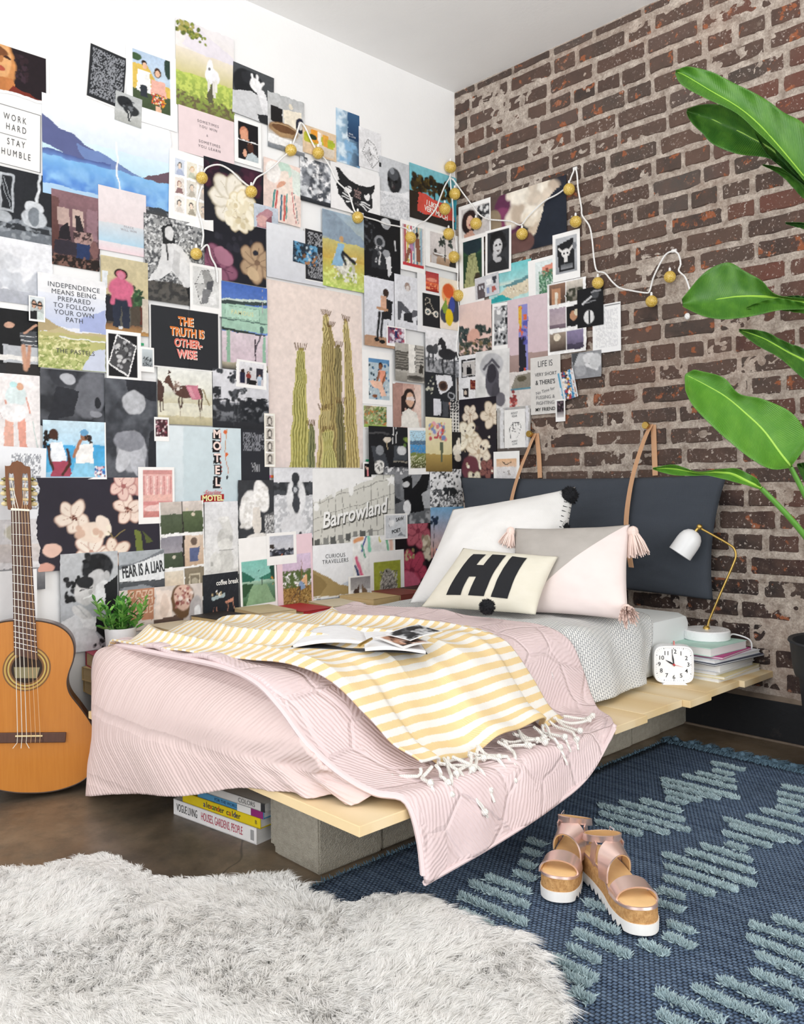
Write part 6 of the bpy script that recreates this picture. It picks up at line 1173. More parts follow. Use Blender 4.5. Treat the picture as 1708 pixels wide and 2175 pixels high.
LW(PG, 'pale page with grey rounded shapes beside the guitar neck', 'print', -30, 1105, 92, 1250, 'r 0 0 1 1 #dcdadc;e .5 .18 .22 .12 #c8c4b4;r .3 .06 .31 .3 #e8e6e0;gr 0 .35 1 .6 #d8d0cc #cac4c4;gr 0 .68 1 1 #8f8f92 #5c5c60')
LW(PG, 'white sheet low on the wall beside the guitar body', 'paper', -30, 1215, 75, 1320, 'r 0 0 1 1 #f1f1f2')
LW(PO, 'dark floral poster of white blossom with green leaves', 'poster', 74, 1015, 334, 1195, 'r 0 0 1 1 #2e2b36;f .27 .42 .13 5 #f2e4d6 #c9a998 .3;f .73 .36 .12 5 #efdccf #b98f80 .9;f .42 .82 .14 5 #f4e8dc #c8a090 .1;f .62 .86 .13 5 #f0e0d0 #b98a78 .6;e .88 .1 .14 .12 #d9a9a0;f .7 .1 .12 5 #e8c9bf #a86a68 .4;e .1 .78 .08 .07 #e9c4b4;e .05 .96 .08 .06 #d9a494;e .42 .6 .12 .12 #efdccc;e .52 .52 .05 .12 #f2e2d4 -30;p #6f7a3c .78 .6 .84 .62 .86 .9 .8 .86;p #565f34 .86 .62 .95 .74 .9 .76;s 10 .3 .55 .6 .7 .02 .03 #f5ead8 #d9b8a4;s 20 .24 .4 .3 .46 .004 .008 #6a3a30;s 20 .7 .34 .76 .4 .004 .008 #6a3a30;s 16 .6 .82 .66 .88 .004 .008 #6a2a28;l #8a7a50 .006 .55 .6 .6 .68 .7 .6', torn='L')
LW(IN, 'white-framed photo of a pink ruffled bench and curtain', 'print', 288, 992, 366, 1110, 'g #e6b9b4 #d99a98;' + ';'.join(f'r {i/9+.02:.2f} .12 {i/9+.06:.2f} .52 {"#f0d2cc" if i%2 else "#cc8f8c"}' for i in range(9)) + ';r 0 0 1 .08 #cf9490;r 0 .52 1 .66 #e3b5ab;r 0 .68 1 .75 #d08c8a;e .5 .82 .45 .08 #f2d0cb;gr 0 .88 1 1 #d29089 #c27c78', bd=(.12, .06, .05, .12), bc='#f5f3f1')
LW(PG, 'page of six dim framed pictures with sheep and a man in blue', 'print', 334, 1066, 430, 1274, ';'.join(['r 0 0 1 1 #efefee', 'gr .02 0 .5 .12 #cfc4bc #bfb8b0', 'gr .02 .12 .5 .31 #55604c #47523c', 'gr .52 0 .98 .1 #dcd2cc #c9c0b8', 'gr .52 .1 .98 .31 #5c6a4c #47543a', 'e .76 .13 .04 .02 #d8cdb8', 'e .62 .08 .03 .015 #d8cdb8', 'r .5 0 .52 .31 #2e2a28', 'gr .02 .34 .5 .5 #8c8a94 #9c98a0', 'gr .02 .5 .5 .64 #4a5644 #3e4a38', 'e .3 .54 .04 .015 #cfc8b8', 'r .5 .34 .54 .64 #2e2a28', 'gr .54 .34 .98 .64 #d9c6b4 #c2a890', 'e .76 .4 .07 .04 #6a5a50', 'p #5a6488 .66 .47 .88 .46 .84 .6 .66 .6', 'gr .02 .68 .5 .95 #dcd2c2 #c9b49a', 'r .02 .92 .5 .98 #b98f54', 'gr .52 .66 .98 .96 #8a7f6c #77705f', 'k .62 .72 .88 .9 #c9bfa8 .03', 'e .75 .81 .07 .05 #b0a894']), rot=1.2)
LW(PH, 'pale photo of a stack of white ceramic pigs and pots', 'print', 428, 1066, 501, 1218, 'g #dcdde0 #e4e4e2;r 0 .92 1 1 #d0cfcc;e .6 .82 .25 .2 #cfcfcb;e .3 .84 .16 .16 #dcdcd8;e .6 .5 .24 .15 #c9c9c6;e .6 .58 .22 .08 #dedeDA;p #d3d3d0 .42 .26 .7 .2 .85 .42 .6 .46;e .55 .24 .16 .04 #e6e6e4;e .78 .5 .06 .04 #b9b9b6;e .2 .84 .04 .03 #b4b4b0;l #9a9a98 .008 .38 .66 .85 .66')
LW(PH, 'monochrome print of a figure with huge white feather wings', 'print', 498, 1020, 576, 1154, 'r 0 0 1 1 #3a3c40;e .3 .45 .26 .3 #e9e8e6 10;e .65 .25 .2 .26 #f2f1ef -15;s 30 .1 .25 .45 .7 .03 .06 #f6f5f3 #d8d6d2;s 26 .5 .05 .82 .45 .03 .06 #f6f5f3 #dedcd8;p #dcd6ce .42 .42 .6 .42 .66 .75 .5 .9 .38 .7;e .6 .92 .4 .1 #e4e1dc;p #6a6a6c .72 .55 1 .5 1 .85 .75 .85;t .74 .55 .98 .85 12 #d8d8d8', torn='L')
LW(PH, 'monochrome photo of a person in fur pointing a camera on a shore', 'print', 574, 994, 660, 1142, 'g #dfe0e4 #cfd0d4;r 0 .2 1 .38 #4a4d52;m #33363a 12 .5 .2 0 .2 1 .38;gr 0 .38 1 1 #c2c4c8 #b4b6ba;m #e6e7ea 20 .55 .15 0 .38 1 1;e .55 .42 .24 .28 #e3e4e6;e .5 .8 .34 .16 #dcdde0;e .54 .14 .1 .08 #3a3c40;l #2f3136 .08 .54 .2 .56 .6;e .54 .3 .09 .06 #55585e;e .54 .3 .05 .035 #c2c4c8;l #2c2e33 .05 .4 .92 .4 1;l #2c2e33 .05 .64 .92 .66 1;e .55 .5 .1 .12 #3f4248')
LW(PO, 'monochrome poster of a tiled building with a script neon sign', 'poster', 656, 996, 833, 1170, 'r 0 0 1 1 #efefee;p #d5d4cc 0 .38 1 .0 1 .92 0 1;' + ';'.join(f'l #8f8e88 .004 {i*.085:.3f} {.36-.36*i*.085:.3f} {i*.085:.3f} 1' for i in range(12)) + ';' + ';'.join(f'l #8f8e88 .004 0 {.4+i*.16:.2f} 1 {.08+i*.2:.2f}' for i in range(5)) + ';' + ';'.join(f'r {.02+i*.09:.2f} {.80-i*.012:.3f} {.08+i*.09:.2f} {.9-i*.015:.3f} {"#8a8a86" if i%2 else "#5f605e"}' for i in range(8)) + ';p #f2f2f0 .46 .78 .48 .86 .56 .87 .5 .91 .52 .98 .46 .94 .4 .98 .42 .91 .37 .87 .44 .86;p #9fb0c4 .22 .88 .235 .93 .29 .94 .245 .96 .26 1 .22 .98 .18 1 .19 .96 .15 .94 .205 .93;p #f4f4f2 .95 .04 .97 .1 1 .1 .98 .16 1 .2 .94 .16 .9 .2 .92 .14 .88 .1 .93 .1;e .04 .42 .03 .05 #f4f4f2;e .24 .28 .03 .05 #e8e8e6;e .44 .24 .03 .06 #f2f2f0', texts=[('Barrowland', .495, .535, .25, '#5a5954', dict(shear=.3, rot=9, bold=.035, sx=.86)), ('Barrowland', .485, .52, .25, '#f6f6f4', dict(shear=.3, rot=9, bold=.02, sx=.86))])
LW(PH, 'torn monochrome photo of a laughing curly-haired couple embracing', 'print', 122, 1177, 247, 1372, 'g #c3c6ca #aeb2b8;e .64 .16 .28 .15 #1f2124;s 30 .4 .02 .85 .25 .03 .06 #26282b #303236 #1a1b1e;e .62 .27 .15 .1 #c9c9cb 30;e .8 .25 .06 .05 #b9b9bb;s 40 .08 .24 .4 .48 .03 .05 #1f2023 #2c2d31 #17181a;e .42 .4 .19 .13 #d5d4d4 -15;e .42 .3 .15 .06 #2a2b2e;l #3a3a3c .01 .32 .38 .4 .37;l #3a3a3c .01 .46 .36 .53 .36;l #f6f6f6 .016 .38 .46 .47 .45 .52 .43;e .5 .4 .03 .025 #b4b3b3;e .74 .42 .16 .12 #e6e6e8;p #1d1f22 .75 .35 1 .25 1 .9 .8 .95 .5 .72 .6 .65 .8 .7;p #dcdde0 0 .68 .3 .6 .55 .75 .7 .95 .7 1 0 1;p #ececee .3 .62 .6 .66 .6 .8 .4 .75;e .36 .6 .2 .05 #d9d8d8 35;l #b9b9bb .012 .25 .52 .45 .66;s 10 .55 .9 .8 .98 .02 .03 #2a2b2e #8d8e92', torn='L')
LW(PH, 'monochrome photo of a wall lettered fear is a liar', 'print', 247, 1172, 344, 1258, 'r 0 0 1 1 #7d8288;p #aab0b6 0 0 1 0 .4 .25 0 .3;p #e6e9ec 0 .38 1 .1 1 .72 0 .66;gr 0 .68 1 1 #55595e #3a3e43;p #8d9298 0 .8 .5 .75 1 .95 .2 1;l #3a3d41 .01 0 .66 1 .7', texts=[('FEAR IS A LIAR.', .53, .43,   .36, '#33363a', dict(sx=.43, bold=.03, rot=4))], rot=1)
LW(PH, 'print of a brass dish, lace and a patterned rust textile', 'print', 247, 1254, 424, 1320, 'r 0 0 1 1 #d9cfc8;r .1 0 .4 .75 #b98468;' + ';'.join(f'k {.12+i*.07:.2f} {.05+j*.2:.2f} {.17+i*.07:.2f} {.2+j*.2:.2f} #e6cdb8 .008' for i in range(4) for j in range(3)) + ';p #efe0d6 .42 .1 .64 .15 .62 .8 .42 .75;e .53 .5 .05 .3 #e3d0c4;r .4 .78 .75 1 #5c4a42;e .75 .4 .14 .45 #6a5038;e .76 .32 .11 .33 #d9b8a8;s 30 .66 .1 .86 .55 .012 .025 #7a3a34 #f0e0d8 #a8706a;e .92 .7 .08 .4 #b9b4b4;e .94 .75 .04 .2 #eee')
LW(PH, 'photo of a dark cafe counter and stools titled coffee break', 'print', 425, 1220, 501, 1312, 'r 0 0 1 1 #26292f;' + ';'.join(f'l #32363d .006 {i*.16-.3:.2f} .5 {i*.16:.2f} 0' for i in range(9)) + ';p #aebfc2 .2 .5 .6 .42 .6 .5 .25 .56;s 10 .25 .36 .58 .46 .02 .03 #f0e8d8 #c9b48a #fff;l #c98f78 .012 .7 .62 .64 .95;l #c98f78 .012 .82 .6 .9 .92;l #c98f78 .012 .7 .64 .84 .62;l #b07a68 .012 .28 .7 .26 .98;l #b07a68 .012 .36 .7 .38 .98;p #c98f78 .6 .62 .86 .55 .84 .62 .64 .66', texts=[('coffee break', .68, .2, .15, '#f4f2ee', dict(sx=.72, bold=.02))], rot=1.5)
LW(PG, 'white-bordered photo of a figure leaping over a green lake', 'print', 501, 1142, 581, 1300, 'g #7fc0b4 #a9d4c8;p #2f6a58 0 .2 .2 .3 .42 .42 .1 .52 0 .5;p #3a7a66 1 .25 .8 .33 .5 .42 .9 .5 1 .48;p #24483c .85 .18 1 .15 1 .5 .9 .45;gr 0 .5 1 1 #6f9a80 #3a5a34;p #8aab86 .3 .5 .7 .5 1 1 .1 1;gr 0 .46 1 .56 #a9c8b4 #7fa488;p #33553a 0 .5 .35 .52 .1 .8 0 .8;l #23302c .02 .6 .45 .58 .58;e .6 .44 .02 .02 #23302c;e .51 .24 .015 .012 #33403c;s 6 .88 .4 1 .6 .015 .025 #d8923a #5a6a30', bd=(.05, .3, .05, .14), rot=2)
LW(PG, 'pink page with a photo of a paper star in tall dry grass', 'print', 580, 1137, 658, 1300, 'gr 0 0 1 .35 #d8c4dc #d2bcd0;m #5c6a3c 12 .5 .2 0 .3 1 .75;gr 0 .6 1 1 #a98a4c #b4925a;m #7a5c34 30 .5 .12 0 .55 1 1;m #55683a 14 .45 .2 0 .32 1 .62;s 40 0 .75 1 1 .01 .02 #d9c8a0 #8a6a3a;p #e3b48a .62 .5 .82 .38 .84 .62;p #8aa0c0 .55 .55 .62 .5 .8 .64 .62 .68;l #4a4440 .012 .6 .6 .25 .85;l #4a4440 .012 .6 .6 .5 .95;l #8a6a50 .014 .62 .5 .68 .1', bd=(.16, .24, .05, .08), bc='#ecd0d8', rot=1.5)
LW(IN, 'white-framed snapshot of parked cars under a cloudy sky', 'print', 558, 1132, 622, 1195, 'g #b9bcc6 #d9dade;r 0 .72 1 1 #2a2b33;r 0 .4 .2 .6 #3a3430;s 20 0 .68 1 .95 .03 .07 #3c3f4a #1f2026 #55586a #8a8d98;r 0 .68 1 .74 #33353c;e .5 .95 .03 .03 #d87a4a', bd=(.1, .1, .1, .26), rot=1)
LW(PO, 'poster of a valley and river titled curious travellers', 'poster', 656, 1158, 743, 1290, 'g #f0f1f3 #e2e5ea;p #a58f62 0 .35 .2 .42 .6 .6 1 .7 1 .78 0 .78;p #8f7a50 0 .4 .15 .46 .35 .6 .1 .78 0 .78;p #c2cad6 .7 .62 .9 .58 1 .62 1 .7;l #e6e3da .012 0 .76 1 .8;gr 0 .8 1 1 #8d9094 #9fb0be;m #d5dde2 20 .6 .1 .3 .82 1 1', texts=[('CURIOUS\nTRAVELLERS', .55, .22, .085, '#4a4c50', dict(space=1.1, line=.95))], rot=.5)
LW(PG, 'torn painting of loose pastel brush strokes', 'print', 740, 1140, 834, 1220, 'r 0 0 1 1 #efefed;l #e0a070 .05 .05 .1 .2 .05;l #4a5a9a .02 .3 0 .2 .35;l #5aa88a .02 .2 .2 .28 .5;l #d86a8a .05 .08 .5 .2 .95;l #2a3a6a .03 .05 .7 .15 1;l #8ad0b4 .04 .35 0 .38 .35;l #e8c0b0 .06 .85 0 .9 .5;l #6ab890 .03 .75 .1 .8 .4;l #d8d060 .02 .6 .05 .62 .15')
LW(PH, 'dark print of old pink roses beside the palm sunset', 'print', 830, 1110, 918, 1268, 'r 0 0 1 1 #1d161b;f .55 .12 .3 6 #b8606e #7d3444 .3;s 20 .65 .2 .95 .5 .04 .07 #d9cdb8 #b0a088 #8a7a68;f .4 .62 .36 6 #b4465e #7a2a40 .2;e .35 .78 .3 .14 #c4607a 30;s 12 .25 .35 .45 .5 .02 .03 #c9b890 #9a8a60;s 14 .6 .5 1 .9 .04 .08 #2a2026 #3a2a2e')
LW(PG, 'white-bordered print of a shaggy grey beast on moss green', 'print', 776, 1172, 850, 1290, 'r 0 0 1 1 #9aa03c;n 10 .08;e .52 .72 .34 .5 #8f8c86;e .5 .35 .22 .2 #a29f98;m #5c5a56 26 .52 .15 .2 .2 .86 1;m #c2beb4 28 .6 .1 .2 .2 .86 1;e .46 .2 .04 .03 #3a3430', bd=(.12, .18, .1, .04), rot=.5)
LW(IN, 'small photo of two little toy horse figures on a shelf', 'print', 730, 1224, 780, 1282, 'g #8d8a8c #c9c8ca;r 0 .45 1 .55 #d8d8da;gr 0 .5 1 .85 #e2e2e4 #d2d2d4;e .3 .55 .14 .12 #4a3a34;p #4a3a34 .3 .5 .42 .25 .46 .5;e .7 .55 .14 .12 #7a6450;p #7a6450 .58 .25 .7 .5 .56 .5;r .2 .6 .26 .75 #4a3a34;r .36 .6 .42 .75 #4a3a34;r .6 .6 .66 .75 #7a6450;r .78 .6 .84 .75 #7a6450;r 0 .9 1 1 #3a2e34', bd=(.08, .06, .06, .08))
LW(PH, 'monochrome photo of worn boots upside down', 'print', 829, 1005, 906, 1110, 'g #8d8f93 #55585c;p #17181b .2 .1 .45 .05 .5 .3 .8 .0 1 .0 .9 .35 .8 .75 .4 .8 .25 .5;e .3 .22 .1 .06 #c9cacc;e .33 .68 .1 .14 #e3e4e6;p #26282c 0 .45 .2 .55 .0 .6;m #a9abae 8 .55 .2 .4 .75 1 1;r 0 .2 .15 .45 #6a6c70;p #b4b6ba .75 .4 1 .3 1 .7 .8 .7')
LW(PG, 'monochrome line print of a zebra in jungle plants', 'print', 903, 996, 978, 1082, 'r 0 0 1 1 #ececee;m #3a3c40 22 .6 .08;m #6a6c70 30 .62 .06 0 .5 1 1;e .62 .55 .2 .1 #2a2c30;e .45 .5 .08 .06 #2f3135;l #2a2c30 .02 .5 .6 .48 .85;l #2a2c30 .02 .7 .6 .74 .85;l #ddd .008 .55 .48 .56 .62;l #ddd .008 .65 .48 .66 .62;s 20 0 .6 1 1 .02 .04 #8a8c90 #4a4c50 #eee')
LW(PH, 'photo of palms against a blue and pink dusk sky', 'print', 904, 1078, 978, 1178, 'g #7fb4dc #e6b4a0;gr 0 .8 1 1 #dca89a #b98a88;l #2a2838 .012 .1 .3 .07 1;s 14 .02 .18 .2 .34 .03 .05 #2a3a4c #23304a;l #2a2838 .01 .82 .6 .82 1;s 10 .74 .5 .92 .64 .02 .04 #2c4a6a #24364c;l #2c2a38 .008 .32 .82 .32 1;e .32 .78 .05 .04 #2c2a38;l #2c2a38 .006 .5 .9 .5 1;e .5 .9 .03 .02 #2c2a38')
LW(PG, 'plain cobalt blue card behind the pillow', 'paper', 916, 1165, 950, 1205, 'r 0 0 1 1 #2438a8')
LW(IN, 'small card reading I saw I poet on a pale grey photo', 'print', 806, 1092, 856, 1143, 'r 0 0 1 1 #d5d8dc;e .3 .35 .14 .14 #f0f1f2;p #8d9298 .6 .9 .75 .75 .95 .95;n 8 .06', bd=(.05, .05, .05, .05), texts=[('SAW', .66, .22, .2, '#26282c', dict(bold=.02, rot=8)), ('I', .22, .2, .15, '#3a3c40', dict(rot=12)), ('I', .2, .46, .15, '#3a3c40', dict(rot=12)), ('POET', .5, .68, .2, '#26282c', dict(bold=.02, rot=10))])
LW(IN, 'tiny instant photo of a pink dancer on black', 'print', 763, 982, 784, 1020, 'r 0 0 1 1 #17151a;e .5 .3 .12 .08 #e8c4b4;p #e08a90 .35 .4 .65 .4 .6 .9 .4 .9;l #e8c4b4 .06 .4 .42 .2 .2;l #e8c4b4 .06 .6 .42 .8 .2', bd=(.1, .08, .1, .16))
LW(PH, 'photo of a woman seated sideways on a chair in a white studio', 'print', 768, 586, 833, 742, 'g #dcdde4 #d2d4da;r 0 .85 1 1 #b48f74;l #2f2a2c .012 .45 .55 .42 .9;l #2f2a2c .012 .75 .55 .8 .9;p #1d1e22 .7 .28 .95 .3 .9 .58 .6 .58;e .72 .2 .1 .07 #3a2a24;p #d0a58c .55 .25 .72 .24 .75 .42 .55 .44;r .4 .42 .8 .46 #b98f70;l #17181b .05 .5 .5 .42 .85;l #1f2024 .05 .6 .5 .55 .85;e .4 .9 .08 .03 #141416;e .58 .92 .1 .03 #141416')
LW(PG, 'grey sketch of a man sitting with knees apart', 'print', 832, 582, 894, 706, 'g #e2e3e8 #dcdde2;e .45 .2 .09 .08 #a08a80;e .45 .23 .06 .05 #d8cfca;p #dadbe0 .3 .36 .65 .36 .7 .62 .28 .62;p #55565c .1 .5 .3 .52 .55 .68 .5 .76 .25 .66 .18 .85 .1 .85;p #5c5d63 .65 .62 .95 .62 .9 .9 .75 .88 .8 .72 .5 .8;p #26272b .3 .72 .6 .68 .62 .86 .32 .86')
LW(PG, 'white page behind the fruit-shaped abstract', 'paper', 880, 580, 978, 720, 'r 0 0 1 1 #eeeeef;l #c9c9cc .004 .45 .06 .75 .08')
LW(PH, 'small photo of a red and orange sunset', 'print', 898, 577, 926, 624, 'g #a83a40 #d8664a;gr 0 .55 1 .72 #e8764a #b83a34;e .45 .4 .4 .1 #e0907a;gr 0 .75 1 1 #c0402c #8a2420;m #f0a070 12 .6 .1 0 .6 1 .9')
LW(PO, 'black card with two round eyes on a looping thread', 'print', 890, 620, 931, 702, 'r 0 0 1 1 #1d1f22;e .28 .55 .16 .1 #ece6da;e .28 .55 .09 .055 #2a2c2f;e .28 .54 .045 .03 #7a8a8c;e .74 .58 .16 .1 #ece6da;e .76 .58 .09 .055 #2a2c2f;e .76 .57 .045 .03 #7a8a8c;l #b9b0a0 .02 .2 .45 .12 .25 .2 .12 .4 .15 .4 .26 .25 .3;l #b9b0a0 .02 .4 .26 .62 .48;l #d8d0c0 .02 .4 .57 .62 .58', bd=(.04, .03, .04, .03))
LW(PO, 'abstract print of coloured petal shapes on cream', 'print', 927, 590, 978, 706, 'r 0 0 1 1 #efe3d2;e .45 .3 .36 .22 #e9a66a;e .42 .24 .26 .15 #d05a2c;e .72 .6 .34 .24 #3c4250;e .25 .72 .24 .16 #3c4250;p #7d9a3c .1 .6 .3 .38 .42 .66 .2 .7;e .6 .5 .12 .16 #3a4a9a;e .45 .76 .18 .17 #dcc21c')
LW(IN, 'tiny red and violet crowd snapshot', 'print', 815, 692, 856, 740, 'r 0 0 1 1 #8a5a70;s 50 0 0 1 1 .05 .1 #c9c0cc #3a2c48 #b03a50 #5a4a70 #e8e0e8;r .4 .2 .6 .6 #26305c', bd=(.08, .06, .08, .14))
LW(PG, 'page with a painting of a seated figure in coral on blue', 'print', 768, 742, 833, 862, 'r 0 0 1 1 #b4c4cc;s 60 0 0 1 1 .03 .06 #3a6a94 #d8e0e2 #26404c #8ab0c8;r 0 0 1 .1 #5a8ab4;e .58 .16 .1 .08 #2a1a16;e .58 .2 .08 .07 #8a5638;p #e39a80 .5 .28 .78 .28 .82 .55 .55 .58;l #8a5638 .06 .5 .34 .4 .6;l #8a5638 .06 .8 .4 .6 .66;p #ecc0a8 .05 .55 .6 .55 .85 .9 .6 .92 .5 .75 .2 .7;e .3 .92 .12 .04 #8a5638', bd=(.2, .14, .1, .1))
LW(PH, 'monochrome photo of white shutters over a straw hat', 'print', 833, 728, 895, 815, 'r 0 0 1 1 #b4b0a8;r 0 .2 .45 .7 #55524c;' + ';'.join(f'r .02 {.25+i*.07:.2f} .44 {.28+i*.07:.2f} #8a867e;r .72 {.08+i*.09:.2f} .98 {.11+i*.09:.2f} #4a4a48' for i in range(6)) + ';r .46 0 .68 .75 #ece9e2;r .68 0 .7 .75 #3a3836;p #3a3630 .8 .75 .86 .5 .98 .55 .95 .75;e .7 .9 .36 .08 #6a6660;e .7 .88 .24 .05 #4a4742;gr 0 .75 .4 1 #a09c94 #8d8980')
LW(PH, 'monochrome photo of a dark horse trotting past others', 'print', 897, 702, 978, 804, 'g #eeeef0 #dcdde0;r 0 .65 1 1 #a5a6aa;m #6a6c70 20 .5 .15 0 .6 1 1;e .62 .48 .26 .13 #2b2c30;p #2b2c30 .48 .45 .38 .15 .46 .1 .55 .2 .62 .4;p #2b2c30 .36 .2 .48 .14 .48 .24 .34 .34;l #2b2c30 .03 .5 .55 .46 .75 .5 .95;l #2b2c30 .03 .82 .5 .8 .95;l #2b2c30 .025 .6 .58 .58 .8;p #2b2c30 .84 .4 1 .45 .98 .75 .9 .55;e .14 .42 .12 .1 #44464a;l #3a3c40 .03 .1 .5 .08 .8;l #3a3c40 .03 .2 .5 .22 .78;e .28 .4 .08 .12 #4a4c50')
LW(PH, 'photo of a long-haired person in sunglasses on a pink ground', 'print', 833, 812, 894, 910, 'g #d0a99c #c9a496;gr 0 0 .35 1 #b08a80 #a88478;gr .75 0 1 1 #ecd2c6 #e2c8bc;e .58 .35 .22 .25 #2a1d1c;e .6 .36 .14 .17 #d8ae94;r .48 .3 .76 .37 #e8d8d4;p #2a1d1c .3 .3 .45 .25 .42 .7 .28 .7;p #ece8e0 .3 .66 .55 .56 .85 .66 .95 1 .28 1;r 0 0 .1 .02 #fff')
LW(PH, 'dark top view of a coffee cup and papers on a black table', 'print', 896, 790, 962, 895, 'r 0 0 1 1 #26282d;p #e4e4e8 .35 .05 .85 .02 .9 .22 .7 .38 .5 .45 .38 .25;e .58 .26 .16 .11 #5c4438;e .58 .26 .1 .07 #2e1f1a;e .85 .46 .12 .08 #b9bbc0;e .85 .46 .09 .06 #26282d;r .25 .56 .5 .9 #dcdde4;r .55 .6 .75 .92 #4a4d54;p #c99a88 .75 .6 .85 .6 1 .95 .9 1;s 12 .05 .1 .3 .5 .02 .03 #6a6c5c #8a8c7a #c9c9b8')
LW(PG, 'black and white tile pattern page in the wall corner', 'print', 949, 850, 978, 920, 'r 0 0 1 1 #e6e4e0;' + ';'.join(f'e {x*.25+.12:.2f} {y*.1+.05:.2f} .08 .035 #1f2024' for x in range(4) for y in range(10)) + ';m #1f2024 20 .55 .1 0 0 1 .4')
LW(PH, 'small photo of autumn trees in green woodland', 'print', 771, 860, 822, 912, 'r 0 0 1 1 #a8b47c;m #6f8a4a 10 .5 .2;m #8a7a60 12 .58 .15;m #c9c8a0 16 .6 .1;m #c08048 14 .66 .06;m #48663a 12 .6 .12 .5 0 1 .7;gr 0 .85 1 1 #a9c068 #98b45a', bd=(.03, .02, .03, .04))
LW(PH, 'dark living room photo with armchairs and a white garden stool', 'print', 773, 905, 860, 1008, 'r 0 0 1 1 #1b1c20;r .55 0 .75 .35 #1f2024;r .58 0 .6 .35 #e4e4e4;r .66 0 .68 .35 #d8d8d8;r 0 .12 .5 .16 #4a4a4c;e .45 .27 .09 .06 #d9cfc0;r .44 .3 .46 .5 #b9a888;p #3f4248 .05 .4 .3 .45 .4 .6 .5 .95 .15 .8;e .26 .5 .1 .1 #8a8d92;p #44484e .62 .4 .92 .4 .95 .7 .6 .72;e .8 .5 .12 .1 #c9cacc;e .25 .85 .12 .14 #e6e4e0;s 14 .16 .75 .34 .95 .015 .02 #6a6a68;r .6 .72 .95 .75 #8a8478;gr .35 .85 1 1 #55565a #8a8c90;m #dcdcde 14 .55 .1 .4 .85 1 1;s 8 .88 .2 .98 .4 .03 .04 #5c7a3c #8a9a4c')
LW(IN, 'white-edged photo of a lake through a chain-link fence', 'print', 856, 908, 901, 1008, 'g #b9dcee #a8cfe4;gr 0 .28 1 .38 #5a7a94 #4a6a88;gr 0 .38 1 .62 #4f9ad0 #3a80b8;gr 0 .6 1 1 #7d8a4a #4a4a30;m #c9c8a8 22 .6 .08 0 .65 1 1;' + ';'.join(f'l #8d98a0 .008 {i*.2-.6:.2f} 0 {i*.2+.2:.2f} .62;l #8d98a0 .008 {i*.2+.2:.2f} 0 {i*.2-.6:.2f} .62' for i in range(8)), bd=(.1, .06, .1, .14), rot=1)
LW(PO, 'print of a suited figure with a bouquet of flowers for a head', 'print', 893, 886, 950, 1002, 'g #eee6c8 #d8cc94;gr 0 .68 1 1 #b49a5a #7a6438;s 50 .15 .1 .75 .42 .03 .07 #d88a8a #8a9ac8 #e8d8d0 #c0505a #d8b060 #7a8ab8 #e8a8b0;p #5c6450 .52 .46 .66 .46 .64 .62 .62 .82 .56 .82 .54 .62')
LW(PH, 'photo of a pale lily on black in the wall corner', 'print', 950, 918, 978, 996, 'r 0 0 1 1 #1c1c1e;e .4 .5 .35 .16 #e6e0d4 30;e .6 .4 .2 .2 #f0ebe0 -20;e .5 .7 .3 .1 #d8cfc0 10;e .6 .25 .12 .1 #ded6c8')
# ---- brick wall prints
RW(PH, 'dark print of a cream and purple peony on the bricks', 'print', 1034, 428, 1209, 512, 'r 0 0 1 1 #23252f;r 0 0 .3 1 #5a4a44;e .3 .35 .2 .4 #5c2c4a;e .22 .5 .14 .3 #7a3a5c;s 40 .35 .0 .85 .6 .05 .09 #e6dccc #d3c5b4 #f0e8da #bfae9c;s 16 .5 .5 .75 .75 .03 .06 #e3d8c6 #c9b8a4;e .1 .4 .12 .2 #8a7a64;e .42 .85 .2 .2 #6a4c48;p #1e2430 .75 .3 1 .1 1 1 .6 1;n 8 .12')
RW(PG, 'page with a photo of a green pleated lamp shade', 'print', 980, 508, 1034, 652, 'r 0 0 1 1 #23402c;gr 0 0 1 .35 #1f3a44 #2f5638;e .5 .2 .5 .16 #1d3038;p #a5a878 .3 .35 .65 .33 .98 1 .02 1;' + ';'.join(f'l #7d8258 .012 {.35+i*.04:.2f} .36 {.05+i*.13:.2f} 1' for i in range(8)) + ';e .75 .85 .16 .12 #3a3224', bd=(.16, .03, .08, .3))
RW(IN, 'white-framed portrait of a dark-haired woman by a bookshelf', 'print', 979, 442, 1048, 500, 'r 0 0 1 1 #d8d4d2;e .3 .5 .28 .45 #2a1d1e;e .33 .5 .13 .24 #e0b8a4;e .34 .62 .05 .04 #b05a54;r .6 .05 1 .5 #3a3c40;s 20 .6 .05 1 .5 .03 .06 #ddd #888 #222;p #c9c4c4 .5 .7 1 .55 1 1 .4 1;p #c49a88 .1 .9 .4 .8 .5 1 .1 1', bd=(.08, .12, .05, .12), rot=0)
RW(PH, 'turquoise beach photo with a curving sandy shore', 'print', 1043, 572, 1134, 630, 'g #6fc4c8 #bfe0dc;gr 0 .45 1 .55 #9fd0d0 #d9e4d8;p #d8cdb4 0 1 .4 .65 1 .5 1 .85 .5 .95;p #5f8a90 .3 .6 .6 .52 1 .4 1 .5 .5 .65;p #2fa5a8 0 .85 .3 .8 .45 .9 .6 1 0 1;s 20 .4 .65 .9 .85 .008 .014 #a08a74 #f0ece0')
